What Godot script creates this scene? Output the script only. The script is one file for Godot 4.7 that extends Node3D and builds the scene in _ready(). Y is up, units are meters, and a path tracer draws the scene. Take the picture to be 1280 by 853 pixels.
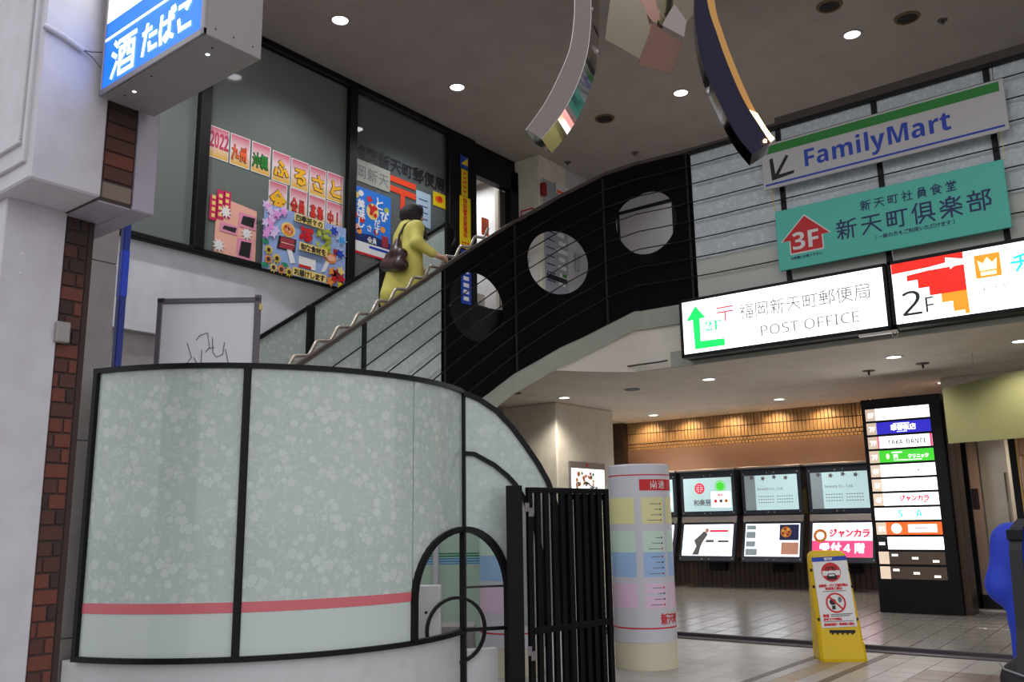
extends Node3D
# A covered shopping street: a post office up a curved stair, a passage with displays below.
# Units are metres, y is up. x runs along the passage front, -z runs into the building.

var M := {}
var used := {}

# ------------------------------------------------------------------ naming
func numbered(called: String) -> String:
	if not used.has(called):
		used[called] = 0
		return called
	used[called] += 1
	return "%s_%03d" % [called, used[called]]

func thing(called: String, label: String, category: String, at := Vector3.ZERO, turn := 0.0, group := "") -> Node3D:
	var o := Node3D.new()
	o.name = numbered(called)
	add_child(o)
	o.position = at
	o.rotation.y = turn
	o.set_meta("label", label)
	o.set_meta("category", category)
	if group:
		o.set_meta("group", group)
	return o

func setting(called: String, label: String, category: String) -> Node3D:
	var o := thing(called, label, category)
	o.set_meta("kind", "structure")
	return o

func part(parent: Node3D, called: String, mesh: Mesh, m: Material, at := Vector3.ZERO, turn := Vector3.ZERO) -> MeshInstance3D:
	var o := MeshInstance3D.new()
	o.name = called
	o.mesh = mesh
	o.material_override = m
	o.cast_shadow = GeometryInstance3D.SHADOW_CASTING_SETTING_ON
	parent.add_child(o, true)
	o.position = at
	o.rotation = turn
	return o

# ------------------------------------------------------------------ materials
func mat(called: String, c: Color, rough := 0.6, metal := 0.0) -> StandardMaterial3D:
	var m := StandardMaterial3D.new()
	m.resource_name = called
	m.albedo_color = c
	m.roughness = rough
	m.metallic = metal
	M[called] = m
	return m

func rgb(r: int, g: int, b: int) -> Color:
	return Color(r / 255.0, g / 255.0, b / 255.0)

func lit(called: String, c: Color, energy: float) -> StandardMaterial3D:
	var m := mat(called, c, 0.35)
	m.emission_enabled = true
	m.emission = c
	m.emission_energy_multiplier = energy
	return m

func noise_tex(kind: int, freq: float, seed_n: int, ramp: Array, octaves := 4) -> NoiseTexture2D:
	var n := FastNoiseLite.new()
	n.noise_type = kind
	n.frequency = freq
	n.seed = seed_n
	n.fractal_octaves = octaves
	var t := NoiseTexture2D.new()
	t.width = 512
	t.height = 512
	t.seamless = true
	t.noise = n
	var g := Gradient.new()
	g.offsets = PackedFloat32Array(ramp.map(func(r): return r[0]))
	g.colors = PackedColorArray(ramp.map(func(r): return r[1]))
	t.color_ramp = g
	return t

func grime(m: StandardMaterial3D, tex: Texture2D, scale: float) -> StandardMaterial3D:
	m.albedo_texture = tex
	m.uv1_triplanar = true
	m.uv1_world_triplanar = true
	m.uv1_scale = Vector3.ONE * scale
	return m

# etched glass: pale flowers and leaves on a slightly darker ground, one metre square, seamless
func etched_flowers() -> ImageTexture:
	var size := 640
	var im := Image.create(size, size, false, Image.FORMAT_RGB8)
	im.fill(Color(0.905, 0.92, 0.91))
	var rng := RandomNumberGenerator.new()
	rng.seed = 77
	for k in 520:
		var cx := rng.randf() * size
		var cy := rng.randf() * size
		var a := rng.randf() * TAU
		var l := rng.randf_range(9.0, 20.0)
		var w := l * rng.randf_range(0.28, 0.42)
		var tone := rng.randf_range(0.925, 0.965)
		for y in range(-int(l), int(l) + 1):
			for x in range(-int(l), int(l) + 1):
				var u := x * cos(a) + y * sin(a)
				var v := -x * sin(a) + y * cos(a)
				var d := (u / l) * (u / l) + (v / w) * (v / w)
				if d < 1.0:
					im.set_pixel(posmod(int(cx) + x, size), posmod(int(cy) + y, size), Color(tone, tone * 1.006, tone * 1.002))
	for k in 92:
		var cx := rng.randf() * size
		var cy := rng.randf() * size
		var r := rng.randf_range(13.0, 27.0)
		var petals := rng.randi_range(5, 9)
		var turn := rng.randf() * TAU
		var tone := rng.randf_range(0.965, 0.995)
		for y in range(-int(r) - 1, int(r) + 2):
			for x in range(-int(r) - 1, int(r) + 2):
				var d := sqrt(float(x * x + y * y))
				var edge := r * (0.86 + 0.14 * cos(petals * (atan2(y, x) + turn)))
				if d < edge:
					im.set_pixel(posmod(int(cx) + x, size), posmod(int(cy) + y, size), Color(tone, tone, tone))
				elif d < edge + 2.5:
					im.set_pixel(posmod(int(cx) + x, size), posmod(int(cy) + y, size), Color(0.885, 0.9, 0.89))
	return ImageTexture.create_from_image(im)

func make_materials() -> void:
	var soft := noise_tex(FastNoiseLite.TYPE_SIMPLEX_SMOOTH, 0.012, 3, [[0.0, Color(0.93, 0.925, 0.92)], [0.5, Color(0.97, 0.97, 0.965)], [1.0, Color(1, 1, 1)]], 5)
	var spots := noise_tex(FastNoiseLite.TYPE_SIMPLEX, 0.05, 9, [[0.0, Color(0.7, 0.68, 0.64)], [0.3, Color(0.93, 0.92, 0.9)], [1.0, Color(1, 1, 1)]], 5)
	var flower := etched_flowers()
	grime(mat("white_paint", rgb(206, 203, 208), 0.6), soft, 0.6)
	grime(mat("white_wall", rgb(206, 206, 210), 0.65), soft, 0.4)
	grime(mat("white_base", rgb(214, 212, 212), 0.6), soft, 0.8)
	grime(mat("cream", rgb(232, 226, 212), 0.6), soft, 0.5)
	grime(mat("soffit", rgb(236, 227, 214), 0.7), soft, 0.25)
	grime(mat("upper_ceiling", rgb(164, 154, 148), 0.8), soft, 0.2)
	grime(mat("fascia", rgb(170, 172, 158), 0.6), soft, 0.5)
	grime(mat("stone", rgb(156, 150, 146), 0.45), soft, 0.7)
	grime(mat("lavender", rgb(168, 160, 172), 0.5), soft, 0.6)
	grime(mat("mortar", rgb(78, 70, 68), 0.9), spots, 3.0)
	grime(mat("brick_red", rgb(112, 60, 46), 0.75), spots, 2.5)
	grime(mat("brick_brown", rgb(84, 50, 42), 0.75), spots, 2.5)
	grime(mat("brick_dark", rgb(62, 42, 40), 0.75), spots, 2.5)
	grime(mat("brick_worn", rgb(134, 120, 108), 0.85), spots, 4.0)
	mat("black", rgb(14, 14, 16), 0.45).metallic_specular = 0.35
	mat("black_panel", rgb(7, 7, 8), 0.6).metallic_specular = 0.2
	mat("black_gate", rgb(10, 9, 11), 0.45).metallic_specular = 0.3
	mat("dark_metal", rgb(52, 44, 42), 0.4, 0.3)
	mat("rail_brown", rgb(70, 58, 52), 0.4, 0.2)
	mat("cable", rgb(34, 30, 30), 0.35, 0.5)
	mat("steel", rgb(176, 170, 160), 0.3, 0.9)
	mat("handrail", rgb(190, 180, 164), 0.32, 0.6)
	mat("aluminium", rgb(150, 146, 148), 0.4, 0.7)
	mat("grey_frame", rgb(118, 112, 118), 0.5, 0.3)
	mat("navy_frame", rgb(56, 64, 78), 0.35, 0.4)
	mat("sign_grey", rgb(150, 146, 142), 0.5, 0.2)
	mat("bronze", rgb(70, 56, 48), 0.4, 0.5)
	mat("gold", rgb(190, 150, 90), 0.3, 0.8)
	mat("mirror", rgb(196, 190, 184), 0.06, 1.0)
	mat("brushed", rgb(112, 103, 99), 0.34, 0.9)
	mat("navy_mirror", rgb(38, 38, 50), 0.08, 1.0)
	mat("brass_strip", rgb(176, 132, 74), 0.4, 0.75)
	var f := mat("frosted", rgb(216, 227, 220), 0.06)
	f.albedo_texture = flower
	f.backlight_enabled = true
	f.backlight = Color(0.36, 0.4, 0.38)
	var f5 := mat("frosted_plain", rgb(208, 220, 212), 0.1)
	f5.backlight_enabled = true
	f5.backlight = Color(0.36, 0.4, 0.38)
	var f4: StandardMaterial3D = grime(mat("frosted_flat", rgb(216, 227, 220), 0.06), flower, 1.0)
	f4.backlight_enabled = true
	f4.backlight = Color(0.36, 0.4, 0.38)
	var f2: StandardMaterial3D = grime(mat("frosted_stair", rgb(186, 196, 189), 0.2), flower, 1.1)
	f2.backlight_enabled = true
	f2.backlight = Color(0.3, 0.33, 0.32)
	var f3: StandardMaterial3D = grime(mat("frosted_wall", rgb(226, 232, 234), 0.12), flower, 1.1)
	f3.backlight_enabled = true
	f3.backlight = Color(0.6, 0.64, 0.66)
	mat("spandrel", rgb(190, 194, 182), 0.3)
	mat("film_glass", rgb(110, 116, 110), 0.06)
	var g := mat("clear_glass", Color(0.75, 0.8, 0.8, 0.12), 0.04)
	g.transparency = BaseMaterial3D.TRANSPARENCY_ALPHA
	var g2 := mat("door_glass", Color(0.6, 0.62, 0.58, 0.2), 0.05)
	g2.transparency = BaseMaterial3D.TRANSPARENCY_ALPHA
	mat("red_tape", rgb(214, 110, 116), 0.45)
	mat("blue_pole", rgb(24, 52, 150), 0.4)
	mat("blue_pole_bright", rgb(30, 74, 220), 0.35)
	mat("white", rgb(236, 236, 236), 0.5)
	mat("paper", rgb(228, 226, 222), 0.6)
	mat("ink", rgb(20, 20, 24), 0.6)
	mat("ink_grey", rgb(110, 110, 112), 0.6)
	mat("red", rgb(204, 26, 30), 0.5)
	mat("green_print", rgb(34, 130, 40), 0.5)
	mat("blue_print", rgb(18, 62, 170), 0.5)
	mat("sign_white", rgb(192, 189, 187), 0.4)
	mat("teal", rgb(84, 196, 174), 0.45)
	mat("navy_print", rgb(22, 40, 96), 0.5)
	mat("yellow", rgb(232, 200, 24), 0.45)
	mat("orange", rgb(236, 92, 28), 0.5)
	mat("pink", rgb(226, 140, 168), 0.55)
	mat("olive", rgb(120, 120, 78), 0.6)
	mat("brown_wall", rgb(140, 108, 92), 0.5)
	mat("brown_tile", rgb(170, 138, 100), 0.4)
	mat("brown_grout", rgb(64, 46, 36), 0.8)
	mat("dark_slat", rgb(74, 58, 54), 0.4)
	grime(mat("grout", rgb(66, 62, 60), 0.9), spots, 2.0)
	grime(mat("tile_white", rgb(178, 175, 175), 0.3), spots, 1.3)
	grime(mat("tile_pale", rgb(168, 165, 165), 0.32), spots, 1.7)
	grime(mat("tile_grey", rgb(128, 126, 126), 0.22), spots, 1.4)
	grime(mat("tile_grey_dark", rgb(118, 116, 116), 0.25), spots, 1.8)
	grime(mat("tile_brown", rgb(122, 104, 97), 0.35), spots, 1.5)
	grime(mat("tile_tan", rgb(168, 146, 116), 0.35), spots, 1.5)
	grime(mat("tile_dark", rgb(102, 94, 92), 0.4), spots, 1.5)
	grime(mat("drain", rgb(66, 62, 72), 0.5), spots, 1.5)

# ------------------------------------------------------------------ mesh helpers
func begin() -> SurfaceTool:
	var st := SurfaceTool.new()
	st.begin(Mesh.PRIMITIVE_TRIANGLES)
	return st

func tri(st: SurfaceTool, a: Vector3, b: Vector3, c: Vector3, out: Vector3) -> void:
	var n := (b - a).cross(c - a)
	if n.length_squared() < 1e-16:
		return
	n = n.normalized()
	if n.dot(out) < 0.0:
		var k := b
		b = c
		c = k
		n = -n
	st.set_normal(n)
	st.add_vertex(a)
	st.set_normal(n)
	st.add_vertex(c)
	st.set_normal(n)
	st.add_vertex(b)

func quad(st: SurfaceTool, a: Vector3, b: Vector3, c: Vector3, d: Vector3, out: Vector3) -> void:
	tri(st, a, b, c, out)
	tri(st, a, c, d, out)

func smooth_tri(st: SurfaceTool, p: Array, n: Array) -> void:
	var f: Vector3 = (p[1] - p[0]).cross(p[2] - p[0])
	var order := [0, 2, 1] if f.dot(n[0] + n[1] + n[2]) >= 0.0 else [0, 1, 2]
	for i in order:
		st.set_normal(n[i])
		st.add_vertex(p[i])

func smooth_quad(st: SurfaceTool, p: Array, n: Array) -> void:
	smooth_tri(st, [p[0], p[1], p[2]], [n[0], n[1], n[2]])
	smooth_tri(st, [p[0], p[2], p[3]], [n[0], n[2], n[3]])

# a box with chamfered edges, centred on c
func add_box(st: SurfaceTool, c: Vector3, size: Vector3, bevel := 0.004, basis := Basis.IDENTITY) -> void:
	var h := size / 2.0
	var b := minf(bevel, minf(h.x, minf(h.y, h.z)) * 0.45)
	for ax in 3:
		var u := (ax + 1) % 3
		var v := (ax + 2) % 3
		for s in [-1.0, 1.0]:
			var q := []
			for k in [[-1, -1], [1, -1], [1, 1], [-1, 1]]:
				var p := Vector3.ZERO
				p[ax] = s * h[ax]
				p[u] = k[0] * (h[u] - b)
				p[v] = k[1] * (h[v] - b)
				q.append(c + basis * p)
			var n := Vector3.ZERO
			n[ax] = s
			quad(st, q[0], q[1], q[2], q[3], basis * n)
		for s in [-1.0, 1.0]:
			for t in [-1.0, 1.0]:
				var q := []
				for e in [-1.0, 1.0]:
					var p := Vector3.ZERO
					p[ax] = e * (h[ax] - b)
					p[u] = s * h[u]
					p[v] = t * (h[v] - b)
					var r := p
					r[u] = s * (h[u] - b)
					r[v] = t * h[v]
					q.append(c + basis * p)
					q.append(c + basis * r)
				var n := Vector3.ZERO
				n[u] = s
				n[v] = t
				quad(st, q[0], q[1], q[3], q[2], basis * n)
	for sx in [-1.0, 1.0]:
		for sy in [-1.0, 1.0]:
			for sz in [-1.0, 1.0]:
				var s := Vector3(sx, sy, sz)
				var i := s * (h - Vector3.ONE * b)
				tri(st, c + basis * (i + Vector3(sx * b, 0, 0)), c + basis * (i + Vector3(0, sy * b, 0)), c + basis * (i + Vector3(0, 0, sz * b)), basis * s)

var box_cache := {}
func box_mesh(size: Vector3, bevel := 0.004) -> ArrayMesh:
	var key := "%.4f %.4f %.4f %.4f" % [size.x, size.y, size.z, bevel]
	if not box_cache.has(key):
		var st := begin()
		add_box(st, Vector3.ZERO, size, bevel)
		box_cache[key] = st.commit()
	return box_cache[key]

# box given by its low and high corner
func block(parent: Node3D, called: String, m: Material, lo: Vector3, hi: Vector3, bevel := 0.004) -> MeshInstance3D:
	return part(parent, called, box_mesh((hi - lo).abs(), bevel), m, (lo + hi) / 2.0)

# a bar of rectangular section between two points
func add_bar(st: SurfaceTool, a: Vector3, b: Vector3, w: float, d: float, face := Vector3.BACK) -> void:
	var y := (b - a).normalized()
	var x := y.cross(face).normalized()
	var z := x.cross(y).normalized()
	add_box(st, (a + b) / 2.0, Vector3(w, a.distance_to(b), d), minf(w, d) * 0.15, Basis(x, y, z))

func bar(parent: Node3D, called: String, m: Material, a: Vector3, b: Vector3, w: float, d: float, face := Vector3.BACK) -> MeshInstance3D:
	var st := begin()
	add_bar(st, a, b, w, d, face)
	return part(parent, called, st.commit(), m)

# a round tube along points, with rounded joints by shared rings
func add_tube(st: SurfaceTool, pts: Array, r: float, sides := 8) -> void:
	var rings := []
	var nrm := []
	var side := Vector3.ZERO
	for i in pts.size():
		var d: Vector3
		if i == 0:
			d = pts[1] - pts[0]
		elif i == pts.size() - 1:
			d = pts[i] - pts[i - 1]
		else:
			d = (pts[i] - pts[i - 1]).normalized() + (pts[i + 1] - pts[i]).normalized()
		d = d.normalized()
		if side == Vector3.ZERO:
			side = d.cross(Vector3.UP if absf(d.y) < 0.9 else Vector3.RIGHT).normalized()
		side = (side - d * side.dot(d)).normalized()
		var other := d.cross(side)
		var ring := []
		var rn := []
		for k in sides:
			var a := TAU * k / sides
			var n := side * cos(a) + other * sin(a)
			ring.append(pts[i] + n * r)
			rn.append(n)
		rings.append(ring)
		nrm.append(rn)
	for i in pts.size() - 1:
		for k in sides:
			var j := (k + 1) % sides
			smooth_quad(st, [rings[i][k], rings[i][j], rings[i + 1][j], rings[i + 1][k]], [nrm[i][k], nrm[i][j], nrm[i + 1][j], nrm[i + 1][k]])
	for e in [0, pts.size() - 1]:
		var out: Vector3 = (pts[0] - pts[1]) if e == 0 else (pts[e] - pts[e - 1])
		for k in sides:
			tri(st, pts[e], rings[e][k], rings[e][(k + 1) % sides], out)

func tube(parent: Node3D, called: String, m: Material, pts: Array, r: float, sides := 8) -> MeshInstance3D:
	var st := begin()
	add_tube(st, pts, r, sides)
	return part(parent, called, st.commit(), m)

# a rectangular section swept along a path; face gives the depth direction at each point
func add_sweep(st: SurfaceTool, pts: Array, w: float, d: float, faces: Array) -> void:
	var ring := []
	for i in pts.size():
		var dir: Vector3
		if i == 0:
			dir = pts[1] - pts[0]
		elif i == pts.size() - 1:
			dir = pts[i] - pts[i - 1]
		else:
			dir = (pts[i] - pts[i - 1]).normalized() + (pts[i + 1] - pts[i]).normalized()
		dir = dir.normalized()
		var z: Vector3 = faces[i]
		var x := dir.cross(z).normalized()
		ring.append([pts[i] - x * w / 2 - z * d / 2, pts[i] + x * w / 2 - z * d / 2, pts[i] + x * w / 2 + z * d / 2, pts[i] - x * w / 2 + z * d / 2])
	for i in pts.size() - 1:
		var mid: Vector3 = (pts[i] + pts[i + 1]) / 2.0
		for k in 4:
			var j := (k + 1) % 4
			var q: Vector3 = (ring[i][k] + ring[i][j] + ring[i + 1][k] + ring[i + 1][j]) / 4.0
			quad(st, ring[i][k], ring[i][j], ring[i + 1][j], ring[i + 1][k], q - mid)
	quad(st, ring[0][0], ring[0][1], ring[0][2], ring[0][3], pts[0] - pts[1])
	var e := pts.size() - 1
	quad(st, ring[e][0], ring[e][1], ring[e][2], ring[e][3], pts[e] - pts[e - 1])

func sweep(parent: Node3D, called: String, m: Material, pts: Array, w: float, d: float, face: Vector3) -> MeshInstance3D:
	var faces := []
	for p in pts:
		faces.append(face)
	var st := begin()
	add_sweep(st, pts, w, d, faces)
	return part(parent, called, st.commit(), m)

# a flat outline (x right, y up) with thickness, its front at z = front
func add_prism(st: SurfaceTool, poly: PackedVector2Array, front: float, thick: float) -> void:
	var idx := Geometry2D.triangulate_polygon(poly)
	var i := 0
	while i + 2 < idx.size():
		var p := []
		for k in 3:
			p.append(poly[idx[i + k]])
		tri(st, Vector3(p[0].x, p[0].y, front), Vector3(p[1].x, p[1].y, front), Vector3(p[2].x, p[2].y, front), Vector3.BACK)
		tri(st, Vector3(p[0].x, p[0].y, front - thick), Vector3(p[1].x, p[1].y, front - thick), Vector3(p[2].x, p[2].y, front - thick), Vector3.FORWARD)
		i += 3
	var cw := Geometry2D.is_polygon_clockwise(poly)
	for k in poly.size():
		var a := poly[k]
		var b := poly[(k + 1) % poly.size()]
		var e := b - a
		var n := Vector3(e.y, -e.x, 0) * (-1.0 if cw else 1.0)
		quad(st, Vector3(a.x, a.y, front), Vector3(b.x, b.y, front), Vector3(b.x, b.y, front - thick), Vector3(a.x, a.y, front - thick), n)

func plate(parent: Node3D, called: String, m: Material, pts: Array, front: float, thick := 0.002) -> MeshInstance3D:
	var st := begin()
	var poly := PackedVector2Array()
	for p in pts:
		poly.append(Vector2(p[0], p[1]))
	add_prism(st, poly, front, thick)
	return part(parent, called, st.commit(), m)

func panel(parent: Node3D, called: String, m: Material, x0: float, y0: float, x1: float, y1: float, front: float, thick := 0.002) -> MeshInstance3D:
	return plate(parent, called, m, [[x0, y0], [x1, y0], [x1, y1], [x0, y1]], front, thick)

func disc_points(cx: float, cy: float, rx: float, ry: float, n := 28) -> Array:
	var p := []
	for i in n:
		p.append([cx + rx * cos(TAU * i / n), cy + ry * sin(TAU * i / n)])
	return p

func add_ring(st: SurfaceTool, cx: float, cy: float, r0: float, r1: float, front: float, thick: float, n := 32) -> void:
	for i in n:
		var a := TAU * i / n
		var b := TAU * (i + 1) / n
		var p := [Vector3(cx + r0 * cos(a), cy + r0 * sin(a), front), Vector3(cx + r1 * cos(a), cy + r1 * sin(a), front), Vector3(cx + r1 * cos(b), cy + r1 * sin(b), front), Vector3(cx + r0 * cos(b), cy + r0 * sin(b), front)]
		var back := Vector3(0, 0, -thick)
		quad(st, p[0], p[1], p[2], p[3], Vector3.BACK)
		quad(st, p[0] + back, p[1] + back, p[2] + back, p[3] + back, Vector3.FORWARD)
		var o := Vector3(cos(a), sin(a), 0)
		quad(st, p[1], p[2], p[2] + back, p[1] + back, o)
		quad(st, p[0], p[3], p[3] + back, p[0] + back, -o)

func ring_plate(parent: Node3D, called: String, m: Material, cx: float, cy: float, r0: float, r1: float, front: float, thick := 0.002) -> MeshInstance3D:
	var st := begin()
	add_ring(st, cx, cy, r0, r1, front, thick)
	return part(parent, called, st.commit(), m)

# a turned shape: profile of [radius, height]
func lathe(profile: Array, segs := 32) -> ArrayMesh:
	var st := begin()
	for i in profile.size() - 1:
		var r0: float = profile[i][0]
		var r1: float = profile[i + 1][0]
		var y0: float = profile[i][1]
		var y1: float = profile[i + 1][1]
		var nx := y1 - y0
		var ny := r0 - r1
		var l := sqrt(nx * nx + ny * ny)
		if l < 1e-7:
			continue
		nx /= l
		ny /= l
		for k in segs:
			var a := TAU * k / segs
			var b := TAU * (k + 1) / segs
			var ca := Vector3(cos(a), 0, sin(a))
			var cb := Vector3(cos(b), 0, sin(b))
			var na := ca * nx + Vector3(0, ny, 0)
			var nb := cb * nx + Vector3(0, ny, 0)
			smooth_quad(st, [ca * r0 + Vector3(0, y0, 0), cb * r0 + Vector3(0, y0, 0), cb * r1 + Vector3(0, y1, 0), ca * r1 + Vector3(0, y1, 0)], [na, nb, nb, na])
	return st.commit()

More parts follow.
